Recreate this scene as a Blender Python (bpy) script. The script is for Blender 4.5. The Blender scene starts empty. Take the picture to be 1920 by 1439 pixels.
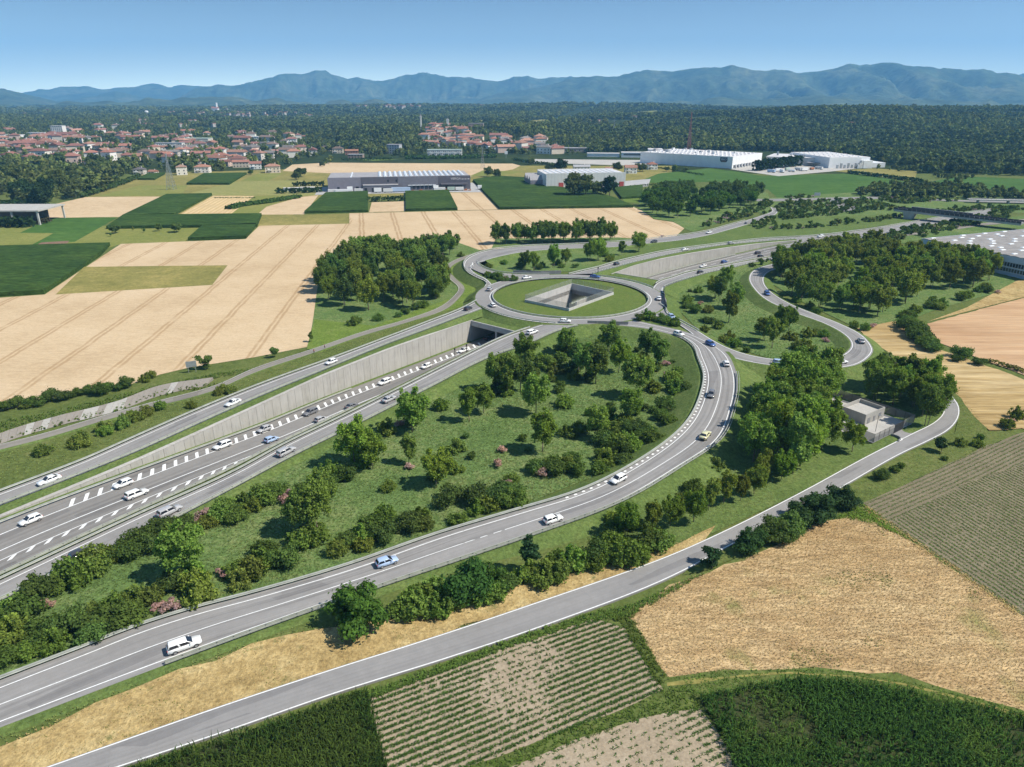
import bpy, bmesh, math, random
import numpy as np
from mathutils import Vector, Matrix
from mathutils.geometry import tessellate_polygon

sc = bpy.context.scene
COL = sc.collection
RND = random.Random(11)
RG = np.random.default_rng(11)
rad = math.radians

# ------------------------------------------------------------ camera
CAM_H, FPX, PITCH = 84.0, 1332.0, rad(21.9)      # metres, focal length in photo pixels, pitch below the horizon
cam_d = bpy.data.cameras.new('camera')
cam_d.sensor_fit = 'HORIZONTAL'; cam_d.sensor_width = 36.0
cam_d.lens = FPX / 1920.0 * 36.0
cam_d.clip_start = 1.0; cam_d.clip_end = 80000.0
cam = bpy.data.objects.new('camera', cam_d); COL.objects.link(cam)
cam.location = (0, 0, CAM_H); cam.rotation_euler = (math.pi / 2 - PITCH, 0, 0)
sc.camera = cam

# ------------------------------------------------------------ sky, sun, exposure
SUN_AZ, SUN_EL = rad(-14.0), rad(50.0)            # azimuth from +X, towards the camera side
to_sun = Vector((math.cos(SUN_EL) * math.cos(SUN_AZ), math.cos(SUN_EL) * math.sin(SUN_AZ), math.sin(SUN_EL)))
world = bpy.data.worlds.new('World'); sc.world = world; world.use_nodes = True
wn = world.node_tree.nodes; wl = world.node_tree.links; wn.clear()
wo = wn.new('ShaderNodeOutputWorld'); wb = wn.new('ShaderNodeBackground'); ws = wn.new('ShaderNodeTexSky')
ws.sky_type = 'NISHITA'; ws.sun_disc = False
ws.sun_elevation = SUN_EL; ws.sun_rotation = math.atan2(to_sun.x, to_sun.y)
ws.altitude = 500.0; ws.air_density = 1.0; ws.dust_density = 0.0; ws.ozone_density = 0.2
SKY_STRENGTH = 0.095
PALE_H, PALE = 0.042, (1.75, 1.95, 1.55)
wb.inputs['Strength'].default_value = SKY_STRENGTH
wt = wn.new('ShaderNodeTexCoord'); wm = wn.new('ShaderNodeMapping'); wv = wn.new('ShaderNodeVectorMath'); wv.operation = 'NORMALIZE'
wm.inputs['Scale'].default_value = (1, 1, 7.0)          # a clear day: the blue deepens quickly above the horizon
wl.new(wt.outputs['Generated'], wm.inputs['Vector']); wl.new(wm.outputs['Vector'], wv.inputs[0]); wl.new(wv.outputs[0], ws.inputs['Vector'])
# summer haze band: the sky pales towards the horizon all round
wsx = wn.new('ShaderNodeSeparateXYZ'); wl.new(wt.outputs['Generated'], wsx.inputs[0])
we = wn.new('ShaderNodeMath'); we.operation = 'MULTIPLY'; we.inputs[1].default_value = -1.0 / PALE_H; wl.new(wsx.outputs[2], we.inputs[0])
wx = wn.new('ShaderNodeMath'); wx.operation = 'EXPONENT'; wx.use_clamp = True; wl.new(we.outputs[0], wx.inputs[0])
wmix = wn.new('ShaderNodeMix'); wmix.data_type = 'RGBA'; wl.new(wx.outputs[0], wmix.inputs[0]); wl.new(ws.outputs['Color'], wmix.inputs[6])
wmix.inputs[7].default_value = (*[c / SKY_STRENGTH for c in PALE], 1)
wl.new(wmix.outputs[2], wb.inputs['Color']); wl.new(wb.outputs['Background'], wo.inputs['Surface'])
sun_d = bpy.data.lights.new('sun', 'SUN'); sun_d.energy = 5.0; sun_d.angle = rad(0.5); sun_d.color = (1.0, 0.94, 0.83)
sun = bpy.data.objects.new('sun', sun_d); COL.objects.link(sun)
sun.location = (200, -50, 400); sun.rotation_euler = to_sun.to_track_quat('Z', 'Y').to_euler()
sc.view_settings.view_transform = 'Standard'; sc.view_settings.look = 'None'
sc.view_settings.gamma = 1.0; sc.view_settings.use_curve_mapping = False
sc.view_settings.exposure = 0.5
sc.render.engine = 'CYCLES'
sc.cycles.max_bounces = 5; sc.cycles.diffuse_bounces = 2; sc.cycles.glossy_bounces = 2
sc.cycles.transmission_bounces = 2; sc.cycles.transparent_max_bounces = 6; sc.cycles.volume_bounces = 1
sc.cycles.use_denoising = True

# ------------------------------------------------------------ helpers
SP, CP = math.sin(PITCH), math.cos(PITCH)
def P(u, v, z=0.0):
    """the point of the place at height z that the photograph shows at pixel (u, v)"""
    x = (u - 960.0) / FPX; y = (v - 719.5) / FPX
    t = (CAM_H - z) / (SP + y * CP)
    return Vector((x * t, (CP - y * SP) * t, z))
def PW(pts, z=0.0):
    return [P(q[0], q[1], q[2] if len(q) > 2 else z) for q in pts]
def dist_at(v, z=0.0):
    return (CAM_H - z) / (SP + (v - 719.5) / FPX * CP)

def tag(o, label=None, cat=None, group=None, kind=None):
    if label: o['label'] = label
    if cat: o['category'] = cat
    if group: o['group'] = group
    if kind: o['kind'] = kind
    return o
def thing(name, label, cat, loc=(0, 0, 0), rz=0.0, group=None):
    o = bpy.data.objects.new(name, None); COL.objects.link(o)
    o.empty_display_size = 0.5
    o.location = loc; o.rotation_euler = (0, 0, rz)
    return tag(o, label, cat, group)
def link(name, me, parent=None, loc=None, rz=None):
    o = bpy.data.objects.new(name, me); COL.objects.link(o)
    if parent is not None: o.parent = parent
    if loc is not None: o.location = loc
    if rz is not None: o.rotation_euler = (0, 0, rz)
    return o
def copy_tree(o, parent=None):
    c = o.copy(); COL.objects.link(c)
    if parent is not None: c.parent = parent
    for ch in list(o.children): copy_tree(ch, c)
    return c

def mesh_np(name, V, F, mat=None, smooth=False):
    """fast mesh from arrays; F is (n,3) or (n,4)"""
    V = np.asarray(V, dtype=np.float32).reshape(-1, 3); F = np.asarray(F, dtype=np.int32)
    k = F.shape[1]; n = F.shape[0]
    me = bpy.data.meshes.new(name)
    me.vertices.add(len(V)); me.vertices.foreach_set('co', V.ravel())
    me.loops.add(n * k); me.loops.foreach_set('vertex_index', F.ravel())
    me.polygons.add(n)
    me.polygons.foreach_set('loop_start', np.arange(0, n * k, k, dtype=np.int32))
    me.polygons.foreach_set('loop_total', np.full(n, k, dtype=np.int32))
    if smooth: me.polygons.foreach_set('use_smooth', np.ones(n, dtype=bool))
    if mat: me.materials.append(mat)
    me.update(calc_edges=True)
    return me

class MB:
    """collects boxes, bars, rings and strips for one mesh"""
    def __init__(s): s.v = []; s.f = []
    def quad(s, a, b, c, d):
        i = len(s.v); s.v += [tuple(a), tuple(b), tuple(c), tuple(d)]; s.f.append((i, i + 1, i + 2, i + 3))
    def tri(s, a, b, c):
        i = len(s.v); s.v += [tuple(a), tuple(b), tuple(c)]; s.f.append((i, i + 1, i + 2))
    def poly(s, pts):
        i = len(s.v); s.v += [tuple(p) for p in pts]; s.f.append(tuple(range(i, i + len(pts))))
    def box(s, c, size, rz=0.0):
        cx, cy, cz = c; sx, sy, sz = size[0] / 2, size[1] / 2, size[2] / 2
        co, si = math.cos(rz), math.sin(rz); i = len(s.v)
        for dz in (-sz, sz):
            for dx, dy in ((-sx, -sy), (sx, -sy), (sx, sy), (-sx, sy)):
                s.v.append((cx + dx * co - dy * si, cy + dx * si + dy * co, cz + dz))
        s.f += [(i + 3, i + 2, i + 1, i), (i + 4, i + 5, i + 6, i + 7)] + [(i + k, i + (k + 1) % 4, i + 4 + (k + 1) % 4, i + 4 + k) for k in range(4)]
    def prism(s, poly, z0, z1):
        """poly: counter-clockwise xy list"""
        n = len(poly); i = len(s.v)
        s.v += [(p[0], p[1], z0) for p in poly] + [(p[0], p[1], z1) for p in poly]
        s.f.append(tuple(range(i + n, i + 2 * n))); s.f.append(tuple(range(i + n - 1, i - 1, -1)))
        s.f += [(i + k, i + (k + 1) % n, i + n + (k + 1) % n, i + n + k) for k in range(n)]
    def bar(s, a, b, r0, r1=None, n=5):
        a = Vector(a); b = Vector(b); r1 = r0 if r1 is None else r1
        d = (b - a).normalized(); t = d.orthogonal().normalized(); w = d.cross(t); i = len(s.v)
        for p, r in ((a, r0), (b, r1)):
            for k in range(n):
                q = p + (t * math.cos(k * 2 * math.pi / n) + w * math.sin(k * 2 * math.pi / n)) * r
                s.v.append(tuple(q))
        s.f += [(i + k, i + (k + 1) % n, i + n + (k + 1) % n, i + n + k) for k in range(n)]
        s.f += [tuple(range(i + n - 1, i - 1, -1)), tuple(range(i + n, i + 2 * n))]
    def rings(s, rings, cap=True, closed=True):
        i0 = len(s.v); m = len(rings[0])
        for r in rings: s.v += [tuple(p) for p in r]
        for j in range(len(rings) - 1):
            for k in range(m if closed else m - 1):
                a = i0 + j * m + k; b = i0 + j * m + (k + 1) % m
                s.f.append((a, b, b + m, a + m))
        if cap:
            s.f.append(tuple(range(i0 + m - 1, i0 - 1, -1))); e = i0 + (len(rings) - 1) * m
            s.f.append(tuple(range(e, e + m)))
    def strip(s, A, B):
        i = len(s.v); n = len(A)
        s.v += [tuple(p) for p in A] + [tuple(p) for p in B]
        s.f += [(i + k, i + k + 1, i + n + k + 1, i + n + k) for k in range(n - 1)]
    def mesh(s, name, mat=None, smooth=False):
        me = bpy.data.meshes.new(name); me.from_pydata(s.v, [], s.f)
        if mat: me.materials.append(mat)
        if smooth: me.polygons.foreach_set('use_smooth', np.ones(len(me.polygons), dtype=bool))
        me.update(); return me
    def build(s, name, mat=None, parent=None, smooth=False):
        return link(name, s.mesh(name, mat, smooth), parent)

def catmull(pts, per=8, closed=False):
    pts = [Vector(p) for p in pts]; n = len(pts); out = []
    if n == 2: return [pts[0].lerp(pts[1], k / per) for k in range(per)] + [pts[1]]
    rng = range(n if closed else n - 1)
    for i in rng:
        if closed: p0, p1, p2, p3 = pts[(i - 1) % n], pts[i], pts[(i + 1) % n], pts[(i + 2) % n]
        else:
            p1, p2 = pts[i], pts[i + 1]
            p0 = pts[i - 1] if i > 0 else p1 * 2 - p2
            p3 = pts[i + 2] if i + 2 < n else p2 * 2 - p1
        # centripetal-like damping through chord lengths keeps uneven point spacing from overshooting
        l1 = (p2 - p1).length; l0 = max((p1 - p0).length, 1e-6); l2 = max((p3 - p2).length, 1e-6)
        m1 = ((p2 - p1) / l1 * l0 + (p1 - p0) / l0 * l1) / (l0 + l1) * l1
        m2 = ((p3 - p2) / l2 * l1 + (p2 - p1) / l1 * l2) / (l1 + l2) * l1
        for k in range(per):
            t = k / per; t2 = t * t; t3 = t2 * t
            out.append(p1 * (2 * t3 - 3 * t2 + 1) + m1 * (t3 - 2 * t2 + t) + p2 * (-2 * t3 + 3 * t2) + m2 * (t3 - t2))
    if not closed: out.append(pts[-1])
    return out
def resample(pts, n):
    A = np.array([tuple(p) for p in pts]); d = np.r_[0, np.cumsum(np.linalg.norm(np.diff(A, axis=0), axis=1))]
    t = np.linspace(0, d[-1], n)
    return [Vector((float(np.interp(q, d, A[:, 0])), float(np.interp(q, d, A[:, 1])), float(np.interp(q, d, A[:, 2])))) for q in t]
def length(pts): return sum((b - a).length for a, b in zip(pts, pts[1:]))
def curve(px, step=3.0, z=0.0, ext0=0.0, ext1=0.0):
    w = PW(px, z)
    if ext0: w.insert(0, w[0] + (w[0] - w[1]).normalized() * ext0)
    if ext1: w.append(w[-1] + (w[-1] - w[-2]).normalized() * ext1)
    c = catmull(w); return resample(c, max(2, int(length(c) / step)))
def normals2d(pts):
    """unit right-hand normals (looking along the line)"""
    out = []
    for i in range(len(pts)):
        a = pts[max(i - 1, 0)]; b = pts[min(i + 1, len(pts) - 1)]
        d = Vector((b.x - a.x, b.y - a.y, 0)); d.normalize(); out.append(Vector((d.y, -d.x, 0)))
    return out
def offset(pts, d, dz=0.0):
    return [p + n * d + Vector((0, 0, dz)) for p, n in zip(pts, normals2d(pts))]
def in_poly(x, y, poly):
    c = False; j = len(poly) - 1
    for i in range(len(poly)):
        xi, yi = poly[i][0], poly[i][1]; xj, yj = poly[j][0], poly[j][1]
        if (yi > y) != (yj > y) and x < (xj - xi) * (y - yi) / (yj - yi) + xi: c = not c
        j = i
    return c
def in_poly_np(X, Y, poly):
    c = np.zeros(X.shape, bool); j = len(poly) - 1
    for i in range(len(poly)):
        xi, yi = poly[i][0], poly[i][1]; xj, yj = poly[j][0], poly[j][1]
        if yi != yj:
            c ^= ((yi > Y) != (yj > Y)) & (X < (xj - xi) * (Y - yi) / (yj - yi) + xi)
        j = i
    return c

def vnoise(x, y, seed=0):
    """numpy value noise in 0..1"""
    xi = np.floor(x).astype(np.int64); yi = np.floor(y).astype(np.int64); fx = x - xi; fy = y - yi
    fx = fx * fx * (3 - 2 * fx); fy = fy * fy * (3 - 2 * fy)
    def h(a, b):
        n = (a * 374761393 + b * 668265263 + seed * 1442695041) & 0x7fffffff
        n = ((n ^ (n >> 13)) * 1274126177) & 0x7fffffff
        return ((n ^ (n >> 16)) & 0xffff) / 65535.0
    return (h(xi, yi) * (1 - fx) + h(xi + 1, yi) * fx) * (1 - fy) + (h(xi, yi + 1) * (1 - fx) + h(xi + 1, yi + 1) * fx) * fy
def fbm(x, y, oct=5, seed=0, ridged=False):
    s = 0; a = 0.5
    for o in range(oct):
        n = vnoise(x * 2 ** o + 17 * o, y * 2 ** o - 9 * o, seed + o)
        if ridged: n = 1 - np.abs(2 * n - 1)
        s = s + a * n; a *= 0.5
    return s

# ------------------------------------------------------------ materials
class NT:
    def __init__(s, name):
        s.m = bpy.data.materials.new(name); s.m.use_nodes = True
        s.t = s.m.node_tree; s.t.nodes.clear()
        s.out = s.n('ShaderNodeOutputMaterial')
    def n(s, typ, **kw):
        nd = s.t.nodes.new(typ)
        for k, v in kw.items():
            if k in nd.inputs and not hasattr(nd, k): nd.inputs[k].default_value = v
            else: setattr(nd, k, v)
        return nd
    def l(s, a, b): s.t.links.new(a, b)
    def coord(s, scale=(1, 1, 1), rz=0.0):
        tc = s.n('ShaderNodeTexCoord'); mp = s.n('ShaderNodeMapping')
        mp.inputs['Scale'].default_value = scale; mp.inputs['Rotation'].default_value = (0, 0, rz)
        s.l(tc.outputs['Object'], mp.inputs['Vector']); return mp.outputs['Vector']
    def noise(s, vec, scale, detail=3.0, rough=0.55):
        nd = s.n('ShaderNodeTexNoise'); nd.inputs['Scale'].default_value = scale
        nd.inputs['Detail'].default_value = detail; nd.inputs['Roughness'].default_value = rough
        if vec is not None: s.l(vec, nd.inputs['Vector'])
        return nd.outputs['Fac']
    def ramp(s, fac, stops):
        r = s.n('ShaderNodeValToRGB'); e = r.color_ramp.elements
        while len(e) > 1: e.remove(e[-1])
        e[0].position = stops[0][0]; e[0].color = (*stops[0][1], 1)
        for p, c in stops[1:]:
            k = e.new(p); k.color = (*c, 1)
        s.l(fac, r.inputs['Fac']); return r.outputs['Color']
    def mix(s, fac, a, b, mode='MIX'):
        m = s.n('ShaderNodeMix', data_type='RGBA', blend_type=mode)
        for sock, val in ((m.inputs[0], fac), (m.inputs[6], a), (m.inputs[7], b)):
            if isinstance(val, (int, float)): sock.default_value = val
            elif isinstance(val, tuple): sock.default_value = (*val, 1)
            else: s.l(val, sock)
        return m.outputs[2]
    def math(s, op, a, b=None, c=None):
        m = s.n('ShaderNodeMath', operation=op)
        for i, val in enumerate((a, b, c)):
            if val is None: continue
            if isinstance(val, (int, float)): m.inputs[i].default_value = val
            else: s.l(val, m.inputs[i])
        return m.outputs[0]
    def bsdf(s, col, rough=0.9, bump=None, bump_d=0.1, spec=0.2, metallic=0.0, trans=None):
        b = s.n('ShaderNodeBsdfPrincipled')
        b.inputs['Roughness'].default_value = rough
        b.inputs['Specular IOR Level'].default_value = spec; b.inputs['Metallic'].default_value = metallic
        if isinstance(col, tuple): b.inputs['Base Color'].default_value = (*col, 1)
        else: s.l(col, b.inputs['Base Color'])
        if bump is not None:
            bp = s.n('ShaderNodeBump'); bp.inputs['Strength'].default_value = 1.0; bp.inputs['Distance'].default_value = bump_d
            s.l(bump, bp.inputs['Height']); s.l(bp.outputs['Normal'], b.inputs['Normal'])
        s.l(b.outputs['BSDF'], s.out.inputs['Surface']); return b

def m_plain(name, c, rough=0.7, var=0.12, scale=1.5, bump=0.0, spec=0.3, metallic=0.0):
    t = NT(name); v = t.coord(); f = t.noise(v, scale, 4)
    lo = tuple(x * (1 - var) for x in c); hi = tuple(min(x * (1 + var), 1) for x in c)
    t.bsdf(t.ramp(f, [(0.3, lo), (0.7, hi)]), rough, f if bump else None, bump, spec, metallic); return t.m
def m_tint(name, rough=0.75, var=0.15, scale=0.8, spec=0.3):
    """base colour from the object's own colour"""
    t = NT(name); oi = t.n('ShaderNodeObjectInfo'); f = t.noise(t.coord(), scale, 4)
    g = t.ramp(f, [(0.3, (1 - var,) * 3), (0.7, (1.0,) * 3)])
    t.bsdf(t.mix(1.0, oi.outputs['Color'], g, 'MULTIPLY'), rough, None, 0, spec); return t.m
def m_ground(name, stops, big=0.03, fine=1.2, fine_amt=0.35, bump_d=0.12, stretch=(1, 1, 1), rz=0.0, patch=None):
    """soil, grass or crop seen from the air: large patches, medium mottling, fine grain"""
    t = NT(name); v = t.coord(); vs = t.coord(stretch, rz)
    b = t.noise(v, big, 5, 0.6); m = t.noise(vs, fine * 0.28, 3, 0.6); f = t.noise(vs, fine, 3, 0.7)
    k = t.math('ADD', t.math('MULTIPLY', b, 0.5), t.math('MULTIPLY', m, 0.5))
    col = t.ramp(k, stops)
    g = t.ramp(f, [(0.28, (1 - fine_amt,) * 3), (0.72, (1 + fine_amt * 0.6,) * 3)])
    col = t.mix(1.0, col, g, 'MULTIPLY')
    if stops[0][1][1] > stops[0][1][0]: col = t.mix(1.0, col, (1.14, 1.03, .86), 'MULTIPLY')
    if patch:
        pc, ps, lo, hi = patch
        pf = t.noise(v, ps, 4, 0.6)
        msk = t.n('ShaderNodeMapRange'); msk.inputs[1].default_value = lo; msk.inputs[2].default_value = hi
        t.l(pf, msk.inputs[0]); col = t.mix(msk.outputs[0], col, pc)
    t.bsdf(col, 0.95, f, bump_d, 0.05); return t.m
def m_tram(name, stops, ang, period, width, pair, dark, phase=0.0, fine=0.9, fine_amt=0.14, second=None):
    """ripe cereal with tramline pairs running along world angle ang"""
    t = NT(name); v = t.coord(); vr = t.coord((1, 1, 1), -ang)
    xs = t.n('ShaderNodeSeparateXYZ'); t.l(vr, xs.inputs[0])
    vst = t.coord((0.25, 1, 1), -ang)
    b = t.noise(v, 0.025, 5, 0.6); f = t.noise(v, fine, 4, 0.7); st = t.noise(vst, 0.7, 3, 0.6)
    k = t.math('ADD', t.math('MULTIPLY', b, 0.6), t.math('MULTIPLY', st, 0.4))
    col = t.ramp(k, stops)
    g = t.ramp(f, [(0.3, (1 - fine_amt,) * 3), (0.7, (1 + fine_amt * 0.5,) * 3)]); col = t.mix(1.0, col, g, 'MULTIPLY')
    wob = t.math('MULTIPLY', t.math('SUBTRACT', t.noise(v, 0.08, 2), 0.5), 1.6)
    y = t.math('ADD', t.math('ADD', xs.outputs[1], wob), phase)
    for sgn in (-0.5, 0.5):
        q = t.math('ABSOLUTE', t.math('SUBTRACT', t.math('MODULO', t.math('ADD', y, 5000 * period + sgn * pair), period), period / 2))
        msk = t.n('ShaderNodeMapRange'); msk.inputs[1].default_value = width; msk.inputs[2].default_value = width * 0.3
        t.l(q, msk.inputs[0])
        brk = t.math('MULTIPLY', msk.outputs[0], t.math('MULTIPLY_ADD', t.noise(v, 0.12, 3), 1.7, -0.28))
        col = t.mix(t.math('MINIMUM', brk, 0.58), col, dark)
    t.bsdf(col, 0.95, f, 0.08, 0.05); return t.m
def m_rows(name, soil, plant, ang, spacing, cover=0.5, wob=0.25):
    """young crop drilled in rows along world angle ang"""
    t = NT(name); v = t.coord(); vr = t.coord((1, 1, 1), -ang)
    xs = t.n('ShaderNodeSeparateXYZ'); t.l(vr, xs.inputs[0])
    w = t.math('MULTIPLY', t.math('SUBTRACT', t.noise(v, 0.5, 2), 0.5), wob)
    ph = t.math('MULTIPLY', t.math('ADD', xs.outputs[1], w), 2 * math.pi / spacing)
    s = t.math('MULTIPLY_ADD', t.math('SINE', ph), 0.5, 0.5)
    f = t.noise(v, 2.2, 4, 0.7); b = t.noise(v, 0.05, 4, 0.6)
    a = t.math('ADD', t.math('MULTIPLY', s, 0.6), t.math('ADD', t.math('MULTIPLY', f, 0.55), t.math('MULTIPLY', b, 0.5)))
    msk = t.n('ShaderNodeMapRange'); msk.inputs[1].default_value = 1.12 - cover * 0.5; msk.inputs[2].default_value = 1.32 - cover * 0.5
    t.l(a, msk.inputs[0])
    so = t.ramp(t.math('ADD', t.math('MULTIPLY', f, 0.5), t.math('MULTIPLY', b, 0.5)), [(0.35, tuple(c * 0.78 for c in soil)), (0.65, tuple(c * 1.15 for c in soil))])
    pl = t.ramp(f, [(0.3, tuple(c * 0.7 for c in plant)), (0.7, tuple(c * 1.25 for c in plant))])
    t.bsdf(t.mix(msk.outputs[0], so, pl), 0.95, t.math('ADD', s, f), 0.1, 0.05); return t.m
def m_leaf(name, tint=True, col=(0.05, 0.1, 0.03), trans=0.25, spread=0.35):
    t = NT(name); oi = t.n('ShaderNodeObjectInfo'); ge = t.n('ShaderNodeNewGeometry')
    base = oi.outputs['Color'] if tint else col
    r1 = t.ramp(ge.outputs['Random Per Island'], [(0.0, (1 - spread, 1 - spread, 1 - spread * 0.8)), (1.0, (1 + spread * .8, 1 + spread * 0.85, 1 + spread * 0.3))])
    c = t.mix(1.0, t.mix(1.0, base, r1, 'MULTIPLY'), (1.34, 1.18, 1.08) if tint or col[1] > col[0] else (1.0, 1.0, 1.0), 'MULTIPLY')
    hs = t.n('ShaderNodeHueSaturation'); t.l(c, hs.inputs['Color'])
    t.l(t.math('MULTIPLY_ADD', oi.outputs['Random'], 0.02, 0.493), hs.inputs['Hue'])
    t.l(t.math('MULTIPLY_ADD', oi.outputs['Random'], 0.4, 0.8), hs.inputs['Value'])
    d = t.n('ShaderNodeBsdfDiffuse'); tr = t.n('ShaderNodeBsdfTranslucent'); mx = t.n('ShaderNodeMixShader')
    t.l(hs.outputs['Color'], d.inputs['Color'])
    t.l(t.mix(1.0, hs.outputs['Color'], (1.3, 1.45, 0.6) if tint or col[1] > col[0] else (1.2, 1.15, .9), 'MULTIPLY'), tr.inputs['Color'])
    mx.inputs[0].default_value = trans
    t.l(d.outputs[0], mx.inputs[1]); t.l(tr.outputs[0], mx.inputs[2]); t.l(mx.outputs[0], t.out.inputs['Surface']); return t.m
def m_asphalt(name, c, wear=1.0):
    """asphalt: grain, patches, and wheel-track streaks that follow the carriageway (its own surface coordinates)"""
    t = NT(name); v = t.coord(); f = t.noise(v, 3.0, 5, 0.7); b = t.noise(v, 0.06, 4, 0.6); m = t.noise(v, 0.6, 3, 0.6)
    uv = t.n('ShaderNodeUVMap'); uv.uv_map = 'along'; mp = t.n('ShaderNodeMapping'); mp.inputs['Scale'].default_value = (1.1, .012, 1); t.l(uv.outputs[0], mp.inputs['Vector'])
    s = t.noise(mp.outputs[0], 1.0, 4, .6); mq = t.n('ShaderNodeMapping'); mq.inputs['Scale'].default_value = (.27, .045, 1); t.l(uv.outputs[0], mq.inputs['Vector'])
    q = t.n('ShaderNodeTexVoronoi'); q.inputs['Scale'].default_value = 1.0; q.distance = 'CHEBYCHEV'; q.inputs['Randomness'].default_value = .8; t.l(mq.outputs[0], q.inputs['Vector'])
    k = t.math('ADD', t.math('MULTIPLY', b, 0.4), t.math('ADD', t.math('MULTIPLY', m, 0.3), t.math('MULTIPLY', f, 0.3)))
    col = t.ramp(k, [(0.32, tuple(x * 0.80 for x in c)), (0.55, c), (0.7, tuple(x * 1.16 for x in c))])
    w = .30 * wear; col = t.mix(1.0, col, t.ramp(s, [(.30, (1 - w,) * 3), (.5, (1, 1, 1)), (.72, (1 + w * .5,) * 3)]), 'MULTIPLY')
    sp = t.n('ShaderNodeSeparateColor'); t.l(q.outputs['Color'], sp.inputs[0])
    col = t.mix(1.0, col, t.ramp(sp.outputs[0], [(0.0, (1, 1, 1)), (.90, (1, 1, 1)), (.92, (.86, .86, .87)), (1.0, (.80, .80, .81))]), 'MULTIPLY')
    t.bsdf(col, 0.85, f, 0.01, 0.25); return t.m
def m_concrete(name, c, streaks=True):
    t = NT(name); v = t.coord(); vs = t.coord((1.2, 1.2, 0.12))
    f = t.noise(vs, 1.3, 4, 0.65); b = t.noise(v, 0.25, 4, 0.6)
    k = t.math('ADD', t.math('MULTIPLY', f, 0.55), t.math('MULTIPLY', b, 0.45))
    t.bsdf(t.ramp(k, [(0.3, tuple(x * 0.74 for x in c)), (0.5, c), (0.7, tuple(x * 1.12 for x in c))]), 0.85, t.noise(v, 6, 3), 0.01, 0.2); return t.m

M = {}
M['asphalt'] = m_asphalt('asphalt', (0.250, 0.240, 0.232))
M['asphalt_worn'] = m_asphalt('asphalt_worn', (0.215, 0.203, 0.190))
M['asphalt_service'] = m_asphalt('asphalt_service', (0.255, 0.246, 0.240), 0.35)
M['path'] = m_asphalt('path_surface', (0.235, 0.215, 0.185))
M['paint'] = m_plain('road_paint', (0.72, 0.72, 0.71), 0.6, 0.14, 2.5)
M['concrete'] = m_concrete('concrete', (0.40, 0.385, 0.36))
M['concrete_panel'] = m_concrete('concrete_panel', (0.375, 0.36, 0.335))
M['concrete_dark'] = m_concrete('concrete_dark', (0.22, 0.22, 0.225))
M['concrete_pale'] = m_concrete('concrete_pale', (0.46, 0.45, 0.43))
M['panel_b'] = m_concrete('concrete_panel_b', (0.362, 0.347, 0.318)); M['panel_c'] = m_concrete('concrete_panel_c', (0.383, 0.367, 0.34)); M['channel'] = m_concrete('channel_concrete', (0.25, 0.225, 0.195))
M['rail'] = m_plain('galvanised_rail', (0.42, 0.43, 0.38), 0.5, 0.15, 0.7, 0, 0.4, 0.25)
M['rail_post'] = m_plain('galvanised_post', (0.25, 0.255, 0.25), 0.55, 0.15, 2, 0, 0.4, 0.4)
M['steel'] = m_plain('galvanised_steel', (0.36, 0.38, 0.40), 0.45, 0.15, 2, 0, 0.4, 0.5)
M['dark_steel'] = m_plain('dark_steel', (0.045, 0.045, 0.05), 0.5, 0.2, 2)
M['bark'] = m_plain('bark', (0.17, 0.14, 0.10), 0.95, 0.35, 3.0, 0.05)
M['leaf'] = m_leaf('leaves', trans=.36)
M['flower'] = m_leaf('pink_blossom', True, trans=0.15, spread=0.25)
M['tint_wall'] = m_tint('house_render')
M['tint_roof'] = m_tint('clay_tile', 0.85, 0.4, 0.9, 0.15)
M['window'] = m_plain('window_glass', (0.03, 0.035, 0.045), 0.12, 0.2, 1.0, 0, 0.6)
M['grass'] = m_ground('meadow_grass', [(0.32, (0.062, 0.096, 0.032)), (0.5, (0.095, 0.135, 0.044)), (0.68, (0.14, 0.165, 0.068))], 0.03, 1.3, 0.4)
M['loop_grass'] = m_ground('rough_grass', [(0.30, (0.068, 0.125, 0.044)), (0.47, (0.100, 0.172, 0.062)), (0.66, (0.170, 0.220, 0.100))], 0.05, 1.6, 0.5, 0.25)
M['slope_grass'] = m_ground('embankment_grass', [(0.32, (0.072, 0.122, 0.040)), (0.5, (0.098, 0.155, 0.052)), (0.68, (0.138, 0.188, 0.074))], 0.05, 1.5, 0.45, 0.2)
M['bright_grass'] = m_ground('bright_grass', [(0.32, (0.085, 0.145, 0.032)), (0.5, (0.115, 0.185, 0.042)), (0.68, (0.16, 0.22, 0.07))], 0.08, 1.4, 0.4, 0.2)
M['island_grass'] = m_ground('mown_grass', [(0.32, (0.078, 0.130, 0.034)), (0.5, (0.098, 0.152, 0.042)), (0.68, (0.125, 0.160, 0.055))], 0.06, 1.8, 0.4, 0.08)
M['olive_grass'] = m_ground('dry_meadow', [(0.32, (0.14, 0.15, 0.055)), (0.5, (0.20, 0.20, 0.075)), (0.68, (0.30, 0.27, 0.115))], 0.03, 0.8, 0.28)
M['cut_grass'] = m_ground('cut_meadow', [(0.32, (0.13, 0.17, 0.05)), (0.5, (0.17, 0.20, 0.065)), (0.68, (0.23, 0.24, 0.09))], 0.02, 0.8, 0.25)
M['corn_far'] = m_ground('maize', [(0.32, (0.022, 0.052, 0.014)), (0.5, (0.036, 0.076, 0.018)), (0.68, (0.058, 0.104, 0.026))], 0.02, 0.8, 0.6, 0.5, (.3, 1, 1), rad(-97))
M['soy'] = m_ground('green_crop', [(0.32, (0.040, 0.098, 0.026)), (0.5, (0.056, 0.126, 0.032)), (0.68, (0.082, 0.156, 0.044))], 0.014, 0.5, 0.4, 0.3, (.25, 1, 1), rad(40))
M['dry'] = m_ground('dry_grass', [(0.30, (0.24, 0.165, 0.065)), (0.5, (0.42, 0.305, 0.135)), (0.7, (0.54, 0.42, 0.21))], 0.09, 1.5, 0.4, 0.25, patch=((0.10, 0.12, 0.04), 0.22, 0.60, 0.74))
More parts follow.
